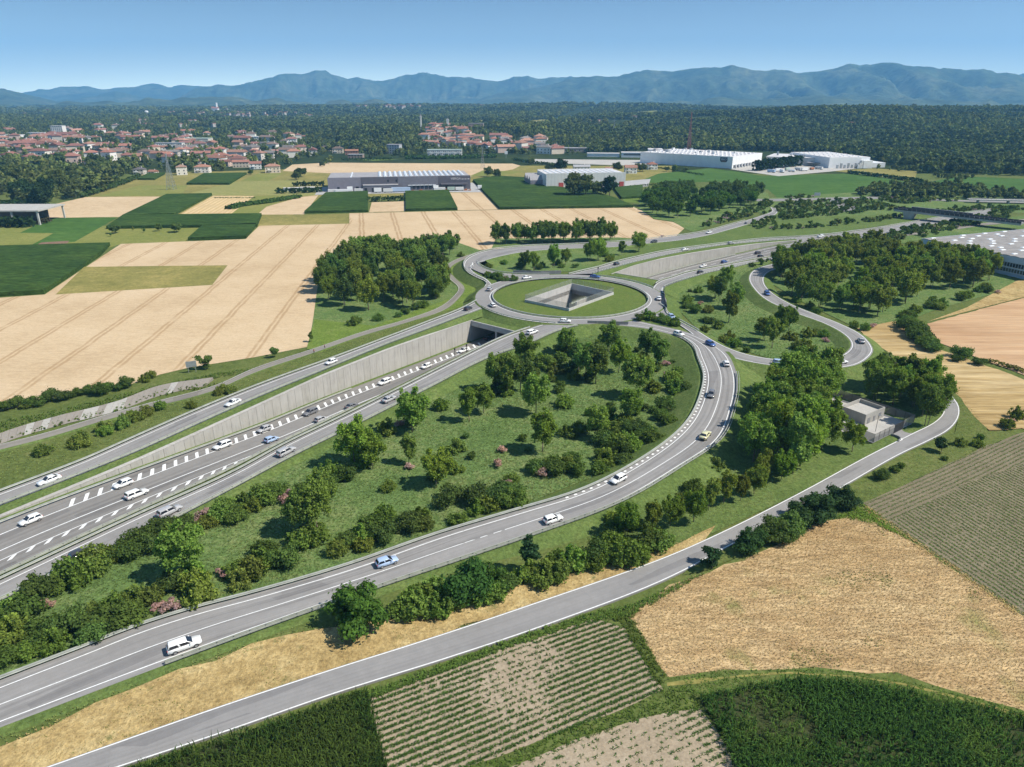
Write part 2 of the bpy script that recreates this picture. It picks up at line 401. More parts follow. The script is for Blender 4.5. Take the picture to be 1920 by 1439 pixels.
M['gravel'] = m_ground('gravel', [(0.3, (0.34, 0.32, 0.29)), (0.5, (0.42, 0.40, 0.37)), (0.7, (0.5, 0.48, 0.45))], 0.05, 2.0, 0.2, 0.03)
M['wheat_near'] = m_ground('ripe_cereal', [(0.30, (0.32, 0.205, 0.095)), (0.47, (0.46, 0.32, 0.165)), (0.66, (0.58, 0.435, 0.24))], 0.045, 1.6, 0.45, 0.35, (.25, 1, 1), 0.35, patch=((0.17, 0.19, 0.05), 0.07, 0.58, 0.74))
M['forest_floor'] = m_ground('woodland_ground', [(0.3, (0.018, 0.034, 0.014)), (0.5, (0.028, 0.048, 0.018)), (0.7, (0.060, 0.080, 0.030))], 0.004, 0.05, 0.4, 2.0)
M['earth'] = m_ground('bare_earth', [(0.3, (0.16, 0.10, 0.07)), (0.7, (0.26, 0.17, 0.12))], 0.1, 1.0, 0.3)
# ============================================================ LARGE STRUCTURE
# ---- the trench lines: left wall top (LW), floor height (FZ), right edge (RW)
L_PX = [(0, 970, 0.0, -.2), (100, 929, 0.0, -.6), (250, 867, 0.0, -1.6), (350, 822, .05, -3), (475, 765, .3, -5), (605, 705, .7, -6.5),
        (730, 655, 1.0, -7.5), (885, 600.5, 1.2, -7.3), (1141, 516, 1.2, -7), (1190, 498, .9, -7), (1240, 486, .8, -6.8), (1295, 475.5, .6, -6),
        (1360, 465.5, .4, -4.5), (1415, 458.2, .2, -3), (1465, 453.6, .05, -1.2), (1512, 450.5, 0, -.1)]
R_PX = [(0, 1092, 0), (250, 974, 0), (440, 888, .2), (535, 836, .5), (627, 792, .9), (730, 741, 1.4), (855, 678, 2.0), (955, 630, 2.5),
        (1006, 613.5, 2.5), (1228, 545, 2.5), (1240, 528, 2.2), (1257, 523, 2.0), (1284, 513.5, 1.6), (1311, 507.5, 1.2), (1357, 499, .8),
        (1390, 492.5, .5), (1427, 486, .2), (1470, 480, .02)]
_lp = [P(q[0], q[1], q[2]) for q in L_PX]; _fz = [q[3] for q in L_PX]
_d0 = (_lp[0] - _lp[1]).normalized()
_lp.insert(0, _lp[0] + Vector((_d0.x, _d0.y, 0)) * 80); _fz.insert(0, -.1)
def dense(pts, extra, step=3.0):
    out = []; ex = []
    for i in range(len(pts) - 1):
        n = max(1, int((pts[i + 1] - pts[i]).length / step))
        for k in range(n):
            out.append(pts[i].lerp(pts[i + 1], k / n)); ex.append(extra[i] + (extra[i + 1] - extra[i]) * k / n)
    out.append(pts[-1]); ex.append(extra[-1]); return out, ex
LW, FZ = dense(_lp, _fz)
_rp = PW(R_PX); _d0 = (_rp[0] - _rp[1]).normalized(); _rp.insert(0, _rp[0] + _d0 * 70)
RW, _ = dense(_rp, [0] * len(_rp))
for _i in range(3):                                    # soften the polyline corners
    LW = [LW[0]] + [(LW[k - 1] + LW[k] * 2 + LW[k + 1]) / 4 for k in range(1, len(LW) - 1)] + [LW[-1]]
    FZ = [FZ[0]] + [(FZ[k - 1] + FZ[k] * 2 + FZ[k + 1]) / 4 for k in range(1, len(FZ) - 1)] + [FZ[-1]]
    RW = [RW[0]] + [(RW[k - 1] + RW[k] * 2 + RW[k + 1]) / 4 for k in range(1, len(RW) - 1)] + [RW[-1]]
LN = normals2d(LW)
def across(i):
    """where the normal of the left wall at sample i meets the right edge"""
    p, n = LW[i], LN[i]; best = None
    for a, b in zip(RW, RW[1:]):
        e = b - a; den = n.x * e.y - n.y * e.x
        if abs(den) < 1e-9: continue
        t = ((a.x - p.x) * e.y - (a.y - p.y) * e.x) / den; u = ((a.x - p.x) * n.y - (a.y - p.y) * n.x) / den
        if t > 0 and -1e-6 <= u <= 1 + 1e-6 and (best is None or t < best[0]): best = (t, a + e * u)
    return best
OPP = []
for _i in range(len(LW)):
    r = across(_i); OPP.append(r if r else (OPP[-1] if OPP else (22.0, LW[_i] + LN[_i] * 22.0)))
OPP = [(min(t, 36), LW[i] + LN[i] * min(t, 36) + Vector((0, 0, q.z - LW[i].z))) if t > 36 else (t, q) for i, (t, q) in enumerate(OPP)]
def wall_idx(u, v):
    p = P(u, v); return min(range(len(LW)), key=lambda i: (LW[i].xy - p.xy).length)
def floor_at(i, off, dz=0.0):
    q = LW[i] + LN[i] * off; return Vector((q.x, q.y, FZ[i] + dz))
ROUND_C = Vector((25.5, 304.3, 2.5)); R_IN, R_OUT = 34.4, 41.6
# tunnel from the near portal to the far one
iP0 = min(range(len(LW)), key=lambda i: (LW[i].xy - P(885, 600.5, 1.2).xy).length)
iP1 = min(range(len(LW)), key=lambda i: (LW[i].xy - P(1146, 514, 1.2).xy).length)

# ---- ground sheets
def flat(name, polys, mat, z, parent=None, kind='structure'):
    """polys: world outline first, then holes"""
    loops = [[Vector((p[0], p[1], 0)) for p in q] for q in polys]
    tris = tessellate_polygon(loops); flatv = [p for q in loops for p in q]
    V = [(p.x, p.y, z) for p in flatv]; F = []
    for a, b, c in tris:
        A, B, C_ = flatv[a], flatv[b], flatv[c]
        F.append((a, b, c) if (B.x - A.x) * (C_.y - A.y) - (B.y - A.y) * (C_.x - A.x) > 0 else (a, c, b))
    o = link(name, mesh_np(name, V, F, mat), parent)
    if kind: o['kind'] = kind
    return o
_layer = [0]
FIELDS = []
def sheet(name, px, mat, smooth=0, wig=0.0):
    _layer[0] += 1
    w = [P(u, v) for u, v in px]
    if smooth: w = catmull(w, smooth, True)
    if wig:
        q = []
        for a, b in zip(w, w[1:] + w[:1]):
            n = max(1, int((b - a).length / 4))
            for k in range(n):
                p = a.lerp(b, k / n); q.append(p + Vector((RND.uniform(-wig, wig), RND.uniform(-wig, wig), 0)))
        w = q
    FIELDS.append([(p.x, p.y) for p in w])
    if mat is M['corn_far']:
        h = 2.1; o = flat(name, [w], mat, h); mb = MB()
        for a, b in zip(w, w[1:] + w[:1]): mb.quad(a, b, b + Vector((0, 0, h)), a + Vector((0, 0, h)))
        mb.build('crop_edge', mat, o); return o
    return flat(name, [w], mat, 0.004 * _layer[0])

Y_NEAR = 880.0
hole = [LW[i] for i in range(len(LW))] + [OPP[i][1] for i in range(len(LW) - 1, -1, -1)]
flat('ground', [[(-2600, -160), (2600, -160), (2600, Y_NEAR), (-2600, Y_NEAR)], [(p.x, p.y) for p in hole]], M['grass'], 0.0)

# ---- far ground with its wooded rises
HILLS = [(1500, 2500, 1100, 900, 34), (900, 2300, 500, 500, 14), (2600, 2300, 900, 900, 26), (300, 3900, 700, 700, 26), (-900, 4700, 1500, 900, 24),
         (-1700, 2600, 600, 800, 14), (1100, 4300, 900, 700, 18), (-100, 1700, 350, 260, 16), (-350, 2500, 700, 500, 12), (2300, 1600, 700, 350, 12), (700, 2050, 350, 300, 12)]
def hz(x, y):
    x = np.asarray(x, float); y = np.asarray(y, float); h = np.zeros(np.broadcast(x, y).shape)
    for cx, cy, sx, sy, a in HILLS: h = h + a * np.exp(-((x - cx) / sx) ** 2 - ((y - cy) / sy) ** 2)
    h = h + 20 * (fbm(x / 520, y / 560, 3, 5) - 0.45) * np.clip((y - 1200) / 900, 0, 1)
    return np.maximum(h * np.clip((y - Y_NEAR - 120) / 420, 0, 1), 0)
ys = np.concatenate([np.linspace(Y_NEAR, 2400, 46), np.geomspace(2450, 9000, 40), np.array([12000, 20000, 34000])])
gx = np.linspace(-1, 1, 121)
V = []; 
for y in ys:
    hw = 2600 + (y - Y_NEAR) * 0.75
    xx = gx * hw; V.append(np.stack([xx, np.full_like(xx, y), hz(xx, np.full_like(xx, y))], -1))
V = np.concatenate(V); n = len(gx); F = []
for j in range(len(ys) - 1):
    a = np.arange(n - 1) + j * n; F.append(np.stack([a, a + 1, a + n + 1, a + n], -1))
link('far_ground', mesh_np('far_ground', V, np.concatenate(F), M['forest_floor'], True))['kind'] = 'structure'

def draped(name, px, mat, dz, step=24.0):
    w = [P(u, v) for u, v in px]; x = [q.x for q in w]; y = [q.y for q in w]; mb = MB(); pl = [(q.x, q.y) for q in w]
    for X in np.arange(min(x), max(x), step):
        for Y in np.arange(min(y), max(y), step):
            if in_poly(X + step / 2, Y + step / 2, pl):
                c = [(X, Y), (X + step, Y), (X + step, Y + step), (X, Y + step)]; mb.quad(*[(a, b, float(hz(a, b)) + dz) for a, b in c])
    o = mb.build(name, mat, None, True); o['kind'] = 'structure'; return o
CLEAR = [([(985, 238), (1030, 231), (1060, 232), (1030, 242), (1000, 246)], 'olive_grass'), ([(1650, 270), (1760, 258), (1800, 262), (1700, 278)], 'cut_grass'), ([(880, 236), (940, 229), (960, 232), (905, 241)], 'cut_grass'), ([(1150, 225), (1230, 219), (1262, 221), (1180, 229)], 'cut_grass'),
         ([(1350, 216), (1420, 211), (1450, 213), (1380, 219)], 'cut_grass'), ([(700, 226), (790, 220), (830, 222), (730, 230)], 'olive_grass'), ([(1225, 262), (1300, 254), (1330, 257), (1250, 267)], 'cut_grass'), ([(560, 232), (640, 226), (660, 229), (590, 237)], 'cut_grass'), ([(190, 224), (280, 219), (300, 221), (210, 228)], 'olive_grass'), ([(1500, 214), (1580, 209), (1620, 211), (1530, 217)], 'cut_grass'), ([(640, 268), (720, 258), (740, 262), (660, 275)], 'cut_grass')]
for q, m in CLEAR: draped('clearing', q, M[m], 1.2 if m != 'gravel' else 1.6)
# ---- mountains: ridges at their own distances, relief on both flanks
M['mountain'] = m_ground('mountain_woods', [(0.3, (0.030, 0.052, 0.028)), (0.5, (0.066, 0.098, 0.056)), (0.68, (0.140, 0.165, 0.10))], 0.0016, 0.010, 0.6, 16.0)
def ridge(name, sky, r0, r1, foot, seed, rough):
    us = np.linspace(sky[0][0], sky[-1][0], 560)
    vs = np.interp(us, [q[0] for q in sky], [q[1] for q in sky])
    vs = vs + (fbm(us / 34.0, us * 0 + seed, 5, seed) - 0.47) * 17.0
    rows = []
    T = np.concatenate([np.linspace(0, 1, 46), np.linspace(1.08, 1.6, 8)])
    th = np.arctan((us - 960) / FPX / CP)
    rng_r = r1 * (1 + 0.10 * (fbm(us / 160.0, us * 0, 3, seed + 3) - 0.5))
    x = (us - 960) / FPX; y = (vs - 719.5) / FPX
    t = rng_r / np.sqrt(x * x + (CP - y * SP) ** 2)
    top = np.maximum(CAM_H + t * (-SP - y * CP), 15.0)
    for q in T:
        r = r0 + (rng_r - r0) * q
        X = r * np.sin(th); Y = r * np.cos(th)
        if q <= 1: prof = 0.40 * q + 0.60 * q ** 1.6
        else: prof = np.maximum(1 - (q - 1) * 1.7, 0)
        valley = np.clip((1.0 - fbm(X / 640 + seed + .5 * fbm(X / 900, Y / 900, 2, seed), Y / 1500, 6, seed + 11, True)) * 1.7 - .35, 0, 1)       # carved below the slope, so the skyline stays the photograph's
        carve = rough * valley * (3.6 * q * (1 - q) if q <= 1 else 0.0)
        h = top * np.maximum(prof * (1 - .35 * carve) - .30 * carve * min(q * 2, 1), -.01)
        rows.append(np.stack([X, Y, np.maximum(h, -2) if q > 0 else np.full_like(X, -2.0)], -1))
    V = np.concatenate(rows); n = len(us); F = []
    for j in range(len(rows) - 1):
        a = np.arange(n - 1) + j * n; F.append(np.stack([a, a + 1, a + n + 1, a + n], -1))
    o = link(name, mesh_np(name, V, np.concatenate(F), M['mountain'], True)); o['kind'] = 'structure'
    return top, rng_r, th
ridge('foothills', [(-500, 192), (-200, 188), (0, 192), (120, 194), (217, 196), (300, 188), (377, 187), (433, 183), (520, 186), (600, 188), (650, 192), (723, 187),
      (783, 199), (880, 202), (1000, 200), (1100, 197), (1280, 187), (1397, 188), (1480, 184), (1600, 186), (1680, 187), (1747, 192), (1850, 194), (1920, 192), (2200, 189), (2500, 190)], 6200, 7600, 0, 21, 1.4)
ridge('hill_range', [(-500, 178), (-250, 170), (-80, 178), (0, 183), (63, 170), (143, 167), (187, 180), (227, 192), (300, 196), (430, 199), (600, 203), (760, 205), (870, 203),
      (907, 187), (973, 168), (1040, 151), (1120, 141), (1173, 133), (1233, 129), (1280, 130), (1310, 123), (1347, 130), (1413, 136), (1463, 128), (1487, 121), (1563, 117),
      (1607, 122), (1640, 133), (1713, 135), (1753, 143), (1780, 150), (1827, 158), (1853, 153), (1887, 143), (1920, 157), (2100, 150), (2300, 165), (2500, 160)], 7700, 10500, 0, 33, 2.0)
ridge('mountain_range', [(120, 200), (233, 187), (283, 177), (320, 167), (353, 177), (393, 187), (420, 186), (450, 167), (517, 157), (567, 150), (600, 143), (640, 138), (662, 133), (683, 142),
      (723, 150), (770, 150), (793, 143), (817, 137), (857, 143), (890, 145), (927, 150), (963, 143), (990, 148), (1040, 142), (1063, 144), (1120, 148), (1200, 160), (1300, 180)], 10600, 13000, 0, 47, 2.0)
ridge('far_mountains', [(-500, 165), (-200, 158), (0, 174), (100, 178), (160, 175), (200, 168), (233, 165), (293, 165), (340, 168), (393, 160), (430, 163), (480, 162), (560, 172), (700, 180),
      (1600, 182), (1720, 162), (1760, 144), (1780, 135), (1813, 141), (1850, 146), (1897, 141), (1920, 136), (2000, 128), (2200, 150), (2500, 140)], 13600, 15500, 0, 59, 1.6)

# ---- fields (outlines in photo pixels, laid on the ground plane)
TR1 = rad(95.3); TR2 = rad(101.5)
WH = [(0.3, (0.42, 0.305, 0.180)), (0.5, (0.52, 0.39, 0.245)), (0.7, (0.585, 0.455, 0.30))]
M['wheat_a'] = m_tram('ripe_wheat', WH, TR1, 21.0, 0.75, 1.9, (0.30, 0.185, 0.085), 4.0)
M['wheat_b'] = m_tram('ripe_wheat_far', WH, TR2, 24.0, 0.95, 2.4, (0.27, 0.16, 0.07), 9.0)
M['wheat_c'] = m_ground('ripe_wheat_plain', WH, 0.012, 0.5, 0.12)
M['wheat_stripe'] = m_rows('wheat_stripes', (0.58, 0.43, 0.24), (0.47, 0.35, 0.165), rad(98), 4.0, 0.5, 2.5)
M['cut_stripe'] = m_rows('mown_stripes', (0.28, 0.26, 0.095), (0.19, 0.205, 0.065), rad(30), 12.0, 0.6, 16.0)
M['wheat_pink'] = m_ground('ripe_barley', [(0.3, (0.34, 0.20, 0.105)), (0.5, (0.47, 0.30, 0.17)), (0.68, (0.55, 0.385, 0.235))], 0.02, 0.9, 0.22, 0.1, (.06, 1, 1), rad(52))
M['stubble'] = m_ground('stubble', [(0.3, (0.25, 0.165, 0.065)), (0.48, (0.40, 0.285, 0.13)), (0.66, (0.55, 0.42, 0.23))], 0.02, 1.3, 0.4, 0.15, (.08, 1, 1), rad(56))
M['yard'] = m_plain('yard_paving', (0.36, 0.355, 0.35), 0.85, 0.15, 0.15)

sheet('meadow', [(150, 372), (215, 345), (262, 326), (530, 318), (640, 300), (760, 285), (800, 288), (1000, 288), (1260, 296), (1260, 330), (1000, 365), (600, 372), (540, 410), (200, 410)], M['olive_grass'])
sheet('meadow', [(184, 368), (262, 348), (352, 348), (340, 367)], M['cut_grass'])
sheet('mown_meadow', [(345, 366), (440, 341), (560, 338), (598, 347), (590, 367)], M['cut_stripe'])
sheet('meadow', [(450, 340), (483, 326), (532, 325), (502, 340)], M['cut_grass'])
sheet('wheat_field', [(530, 321), (548, 309), (640, 304), (752, 291), (797, 299), (918, 296), (976, 311), (962, 318), (880, 332), (612, 325)], M['wheat_c'])
sheet('wheat_field', [(880, 331), (905, 320), (985, 322), (940, 330)], M['meadow'] if 'meadow' in M else M['cut_grass'])
sheet('wheat_field', [(73, 390), (160, 370), (312, 369), (230, 407), (93, 409)], M['wheat_c'])
sheet('maize_field', [(313, 368), (398, 366.5), (327, 405), (231, 408)], M['corn_far'])
sheet('wheat_field', [(400, 367.5), (477, 368), (430, 404), (331, 405.5)], M['wheat_stripe'])
sheet('grass_strip', [(477, 368), (563, 366), (500, 388), (484, 404), (430, 404.5)], M['cut_grass'])
sheet('wheat_field', [(563, 370), (597, 366.5), (570, 402.5), (482, 403), (500, 388)], M['wheat_c'])
sheet('olive_strip', [(489, 405), (655, 401), (654, 421), (484, 425)], M['olive_grass'])
sheet('grass_strip', [(0, 424), (200, 424), (380, 426), (356, 453), (225, 459), (200, 466), (0, 470), (-160, 472), (-160, 424)], M['cut_grass'])
sheet('maize_field', [(231, 408), (491, 405), (482, 426), (200, 430)], M['corn_far'])
sheet('maize_field', [(381, 427), (481, 424.5), (462, 448), (353, 452)], M['corn_far'])
sheet('maize_field', [(37, 437), (97, 409), (221, 408), (140, 454), (57, 461), (100, 438)], M['soy'])
sheet('earth_patch', [(78, 455), (130, 452), (124, 460), (64, 462)], M['earth'])
sheet('maize_field', [(350, 347), (383, 328), (463, 327), (430, 347)], M['corn_far'])
sheet('maize_field', [(258, 338), (277, 328.5), (310, 327), (290, 338)], M['corn_far'])
sheet('grass_strip', [(940, 298), (1000, 288), (1080, 286), (1100, 292), (1010, 300)], M['bright_grass'])
sheet('grass_field', [(640, 297), (690, 290), (745, 291), (757, 299), (700, 302)], M['bright_grass'])
sheet('wheat_field', [(-220, 556), (0, 559), (84, 553), (190, 482), (227, 458), (460, 449), (486, 424), (655, 420), (655, 401), (700, 399), (722, 470), (706, 520), (600, 520), (589, 592), (577, 651), (475, 671),
      (355, 690), (300, 703), (225, 728), (125, 738), (57, 760), (0, 771), (-220, 830)], M['wheat_a'])
sheet('wheat_field', [(655, 400.5), (940, 394), (1188, 389), (1207, 397), (1226, 412), (1262, 417), (1284, 428), (1268, 443), (1216, 449), (1080, 458), (925, 467), (870, 472), (706, 520)], M['wheat_b'])
sheet('olive_strip', [(104, 553), (158, 501), (427, 498), (398, 535)], M['olive_grass'])
sheet('maize_field', [(-220, 472), (0, 467), (207, 461), (189, 480), (83, 552), (0, 557), (-220, 556)], M['corn_far'])
sheet('maize_field', [(611, 365), (690, 362), (690, 398.5), (571, 401)], M['corn_far'])
sheet('wheat_field', [(697, 380), (760, 378), (760, 397), (692, 398.5)], M['wheat_c'])
sheet('maize_field', [(760, 362), (841, 360), (858, 394.5), (761, 397)], M['corn_far'])
sheet('wheat_field', [(843, 362), (905, 361), (936, 393.5), (858, 395)], M['wheat_b'])
sheet('maize_field', [(887, 340), (930, 333), (985, 336), (1000, 348), (1110, 362), (1150, 374), (1187, 390), (937, 393.5), (903, 358)], M['corn_far'])
sheet('maize_field', [(1150, 355), (1205, 350), (1205, 372), (1165, 374)], M['corn_far'])
sheet('grass_strip', [(1165, 371), (1198, 370), (1198, 381), (1172, 380)], M['bright_grass'])
sheet('green_crop_field', [(1195, 342), (1235, 326), (1330, 316), (1380, 322), (1430, 331), (1560, 327), (1612, 325), (1720, 346), (1800, 331), (1920, 336), (2300, 345), (2300, 380), (1920, 370), (1800, 354),
      (1700, 357), (1612, 372), (1460, 373), (1440, 356), (1350, 341), (1240, 344)], M['soy'])
sheet('stubble_field', [(1560, 321), (1640, 316), (1720, 322), (1716, 333), (1650, 331)], M['olive_grass'])
sheet('gravel_lot', [(990, 300), (1010, 293), (1135, 292), (1250, 306), (1205, 312), (1083, 308), (1000, 306)], M['gravel'])
sheet('yard', [(590, 366), (600, 352), (885, 343), (925, 362), (905, 361), (840, 361)], M['yard'])
sheet('yard', [(1172, 352), (1172, 340), (1220, 336), (1215, 350)], M['yard'])
sheet('yard', [(1370, 318), (1440, 306), (1630, 314), (1560, 322), (1460, 331)], M['gravel'])
# ground round the interchange
sheet('loop_meadow', [(-60, 1300), (-60, 1150), (100, 1112), (480, 915), (800, 735), (1000, 646), (1100, 612), (1250, 640), (1300, 690), (1300, 760), (1200, 860), (1000, 940), (640, 1070), (300, 1170)], M['loop_grass'])
sheet('loop_meadow', [(1250, 560), (1262, 536), (1380, 505), (1450, 490), (1405, 520), (1450, 580), (1580, 640), (1580, 660), (1450, 675), (1330, 640)], M['loop_grass'])
sheet('loop_meadow', [(890, 500), (960, 475), (1150, 465), (1230, 470), (1120, 505), (1000, 515), (910, 510)], M['loop_grass'])
sheet('grove_ground', [(588, 594), (600, 505), (700, 455), (860, 456), (900, 470), (842, 500), (836, 525), (868, 545), (820, 582), (680, 630), (578, 655)], M['loop_grass'])
sheet('grove_ground', [(922, 466), (930, 448), (1160, 446), (1210, 450), (1100, 461)], M['loop_grass'])
sheet('grove_ground', [(1198, 392), (1200, 355), (1440, 362), (1446, 385), (1300, 436), (1285, 430), (1262, 416), (1226, 411)], M['loop_grass'])
sheet('grove_ground', [(1425, 520), (1460, 495), (1560, 470), (1700, 470), (1860, 495), (1905, 530), (1880, 547), (1760, 580), (1690, 607), (1607, 617), (1500, 565)], M['loop_grass'])
sheet('slope', [(1320, 436), (1440, 408), (1700, 385), (1800, 400), (1690, 419), (1540, 441), (1420, 449), (1200, 478), (1130, 500), (1100, 500), (1210, 462)], M['slope_grass'])
sheet('scrubland', [(1400, 395), (1440, 372), (1620, 360), (1920, 372), (2200, 380), (2200, 405), (1920, 400), (1700, 400), (1480, 410)], M['loop_grass'])
sheet('scrubland', [(1480, 480), (1640, 447), (1750, 425), (1920, 405), (2200, 400), (2200, 460), (1920, 432), (1730, 450), (1600, 475)], M['loop_grass'])
sheet('verge', [(1368, 690), (1480, 694), (1600, 692), (1700, 702), (1790, 740), (1800, 790), (1700, 822), (1480, 935), (1350, 995), (1240, 1042), (1150, 1062), (1100, 1040), (1200, 960), (1290, 890), (1345, 830), (1380, 760)], M['slope_grass'])
sheet('field_margin', [(1690, 690), (1640, 640), (1720, 690), (1787, 732), (1850, 800), (1850, 832), (1760, 882), (1620, 950), (1560, 975), (1400, 1040), (1320, 1072), (1280, 1080), (1300, 1050), (1580, 920), (1790, 815), (1800, 770)], M['grass'])
sheet('grass_strip', [(-140, 870), (0, 850), (200, 800), (480, 700), (860, 570), (880, 575), (620, 680), (480, 735), (250, 828), (0, 930), (-140, 990)], M['grass'])
sheet('grass_bank', [(838, 505), (862, 482), (878, 478), (862, 500), (870, 515), (905, 535), (912, 545), (890, 560), (862, 578), (832, 585), (872, 548)], M['bright_grass'])
sheet('grass_bank', [(575, 655), (590, 600), (700, 612), (860, 555), (862, 548), (830, 582), (690, 628), (600, 662)], M['bright_grass'])
sheet('stubble_field', [(1607, 617), (1680, 603), (1745, 650), (1850, 688), (1920, 713), (2200, 800), (2200, 880), (1920, 806), (1852, 808), (1790, 738), (1718, 692), (1640, 645)], M['stubble'], 0, 0.5)
sheet('barley_field', [(1737, 608), (1920, 560), (2200, 500), (2200, 790), (1920, 704), (1850, 678), (1762, 645)], M['wheat_pink'], 0, 0.4)
sheet('olive_strip', [(1740, 604), (1812, 578), (1905, 528), (2200, 480), (2200, 496), (1920, 558)], M['dry'])
# near fields
M['rows_r'] = m_rows('young_rows', (0.235, 0.175, 0.12), (0.075, 0.105, 0.04), rad(-73), 1.5, 0.62, 0.5)
M['rows_n'] = m_rows('young_maize_soil', (0.36, 0.285, 0.20), (0.10, 0.125, 0.05), rad(26), 0.85, 0.22, 0.2)
M['soil_n'] = m_ground('field_soil', [(0.3, (0.27, 0.215, 0.15)), (0.5, (0.335, 0.27, 0.19)), (0.7, (0.39, 0.32, 0.235))], 0.08, 2.5, 0.25, 0.06)
M['soil_r'] = m_ground('field_soil_brown', [(0.3, (0.155, 0.130, 0.085)), (0.5, (0.195, 0.165, 0.108)), (0.7, (0.24, 0.20, 0.135))], 0.08, 2.2, 0.3, 0.06)
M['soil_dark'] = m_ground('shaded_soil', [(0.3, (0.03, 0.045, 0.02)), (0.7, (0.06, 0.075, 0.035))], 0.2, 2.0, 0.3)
ROWS_R = [(1620, 946), (1760, 880), (1852, 837), (1920, 812), (2160, 720), (2160, 1320), (1920, 1157), (1763, 1049)]
WHEAT_N = [(1530, 986), (1590, 972), (1625, 975), (1700, 1012), (1763, 1056), (1920, 1163), (2160, 1330), (2160, 1450), (1920, 1334), (1843, 1313), (1760, 1288), (1682, 1267), (1580, 1256), (1481, 1254), (1360, 1260), (1250, 1272),
           (1232, 1246), (1205, 1200), (1172, 1150), (1230, 1118), (1290, 1087), (1330, 1076), (1450, 1030)]
CORN_R = [(1312, 1314), (1400, 1293), (1501, 1280), (1602, 1286), (1763, 1318), (1920, 1351), (2160, 1420), (2160, 1620), (1420, 1560), (1385, 1470), (1350, 1380)]
CORN_L = [(180, 1475), (400, 1400), (640, 1318), (690, 1302), (700, 1340), (712, 1390), (728, 1450), (745, 1540), (60, 1560)]
ROWS_N = [(686, 1314), (760, 1286), (900, 1233), (1115, 1163), (1172, 1180), (1205, 1235), (1243, 1296), (1190, 1325), (1050, 1378), (880, 1441), (800, 1475), (732, 1480), (724, 1439), (705, 1360)]
ROWS_M = [(1310, 1330), (1345, 1375), (1390, 1445), (1430, 1560), (800, 1560), (960, 1441), (1080, 1392), (1200, 1350)]
sheet('field_margin', [(600, 1340), (1120, 1150), (1180, 1145), (1320, 1080), (1500, 985), (1640, 945), (1770, 1045), (2160, 1300), (2160, 1640), (600, 1640)], M['grass'])
sheet('dry_verge', [(-120, 1480), (-120, 1440), (0, 1400), (180, 1322), (330, 1262), (470, 1212), (600, 1178), (740, 1160), (900, 1120), (1100, 1068), (1240, 1030), (1340, 990), (1300, 1036), (1000, 1136), (640, 1254), (92, 1445)], M['dry'], 0, 0.7)
sheet('crop_field', ROWS_R, M['soil_r'], 0, 0.2)
sheet('cereal_field', WHEAT_N, M['wheat_near'], 0, 0.6)
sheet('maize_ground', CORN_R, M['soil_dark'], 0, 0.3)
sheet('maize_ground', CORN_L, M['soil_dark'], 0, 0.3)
sheet('crop_field', ROWS_N, M['soil_n'], 0, 0.25)
sheet('crop_field', ROWS_M, M['soil_n'], 0, 0.25)
sheet('track', [(1250, 1283), (1360, 1270), (1481, 1263), (1600, 1268), (1700, 1284), (1800, 1309), (1920, 1342), (1920, 1346), (1795, 1316), (1695, 1290), (1598, 1273), (1481, 1268), (1362, 1275), (1252, 1288)], M['olive_grass'], 0, 0.3)
# concrete-lined channel beside the path
_layer[0] += 1

# ---- roads: lofted between their two edges
_road_k = [0]
def road(name, Lp, Rp, mat, step=3.0, z=0.0, ext0=0.0, ext1=0.0, n=None):
    a = catmull(ext(PW(Lp, z), ext0, ext1)); b = catmull(ext(PW(Rp, z), ext0, ext1))
    n = n or max(4, int(max(length(a), length(b)) / step))
    A = resample(a, n); B = resample(b, n); _road_k[0] += 1
    dz = Vector((0, 0, 0.30 + 0.006 * _road_k[0]))
    A = [p + dz for p in A]; B = [p + dz for p in B]
    mb = MB(); mb.strip(A, B)
    # edge faces give the carriageway its thickness
    mb.strip([p - Vector((0, 0, .45)) for p in A], A); mb.strip(B, [p - Vector((0, 0, .45)) for p in B])
    me = mb.mesh(name, mat); uvl = me.uv_layers.new(name='along'); d = 0.0; ds = [0.0]
    for k in range(len(A) - 1): d += ((A[k + 1] + B[k + 1]) / 2 - (A[k] + B[k]) / 2).length; ds.append(d)
    vuv = [(0, q) for q in ds] + [((A[k] - B[k]).length, ds[k]) for k in range(len(A))]; nv = len(vuv)
    for lp in me.loops: uvl.data[lp.index].uv = vuv[lp.vertex_index % nv]
    o = link(name, me); o['kind'] = 'structure'
    return A, B, o
def ext(w, e0, e1):
    if e0: w = [w[0] + (w[0] - w[1]).normalized() * e0] + w
    if e1: w = w + [w[-1] + (w[-1] - w[-2]).normalized() * e1]
    return w
def between(A, B, i, off):
    """point off metres from edge A towards edge B (negative: from B)"""
    d = (B[i] - A[i]); l = d.length
    return A[i] + d * (off / l) if off >= 0 else B[i] + d * (off / l)
def paint(o, A, B, off, w=0.16, dash=None, i0=0, i1=None, name='lane_marking', frac=None, dz=0.008):
    i1 = len(A) if i1 is None else i1
    c = []
    for i in range(i0, i1):
        f = off if frac is None else (B[i] - A[i]).length * frac
        c.append(between(A, B, i, f))
    if len(c) < 2: return
    mb = MB(); up = Vector((0, 0, dz))
    if dash is None:
        mb.strip([p + up for p in offset(c, -w / 2)], [p + up for p in offset(c, w / 2)])
    else:
        on, gap = dash; tot = length(c); s = 0; m = max(4, int(tot / 0.75)); cc = resample(c, m); st = tot / (m - 1)
        Lc = offset(cc, -w / 2); Rc = offset(cc, w / 2); k = max(1, round(on / st)); g = max(1, round(gap / st)); i = 0
        while i + k < m:
            mb.strip([p + up for p in Lc[i:i + k + 1]], [p + up for p in Rc[i:i + k + 1]]); i += k + g
    q = mb.build(name, M['paint'], o)
    if dash: q['kind'] = 'stuff'
    return q
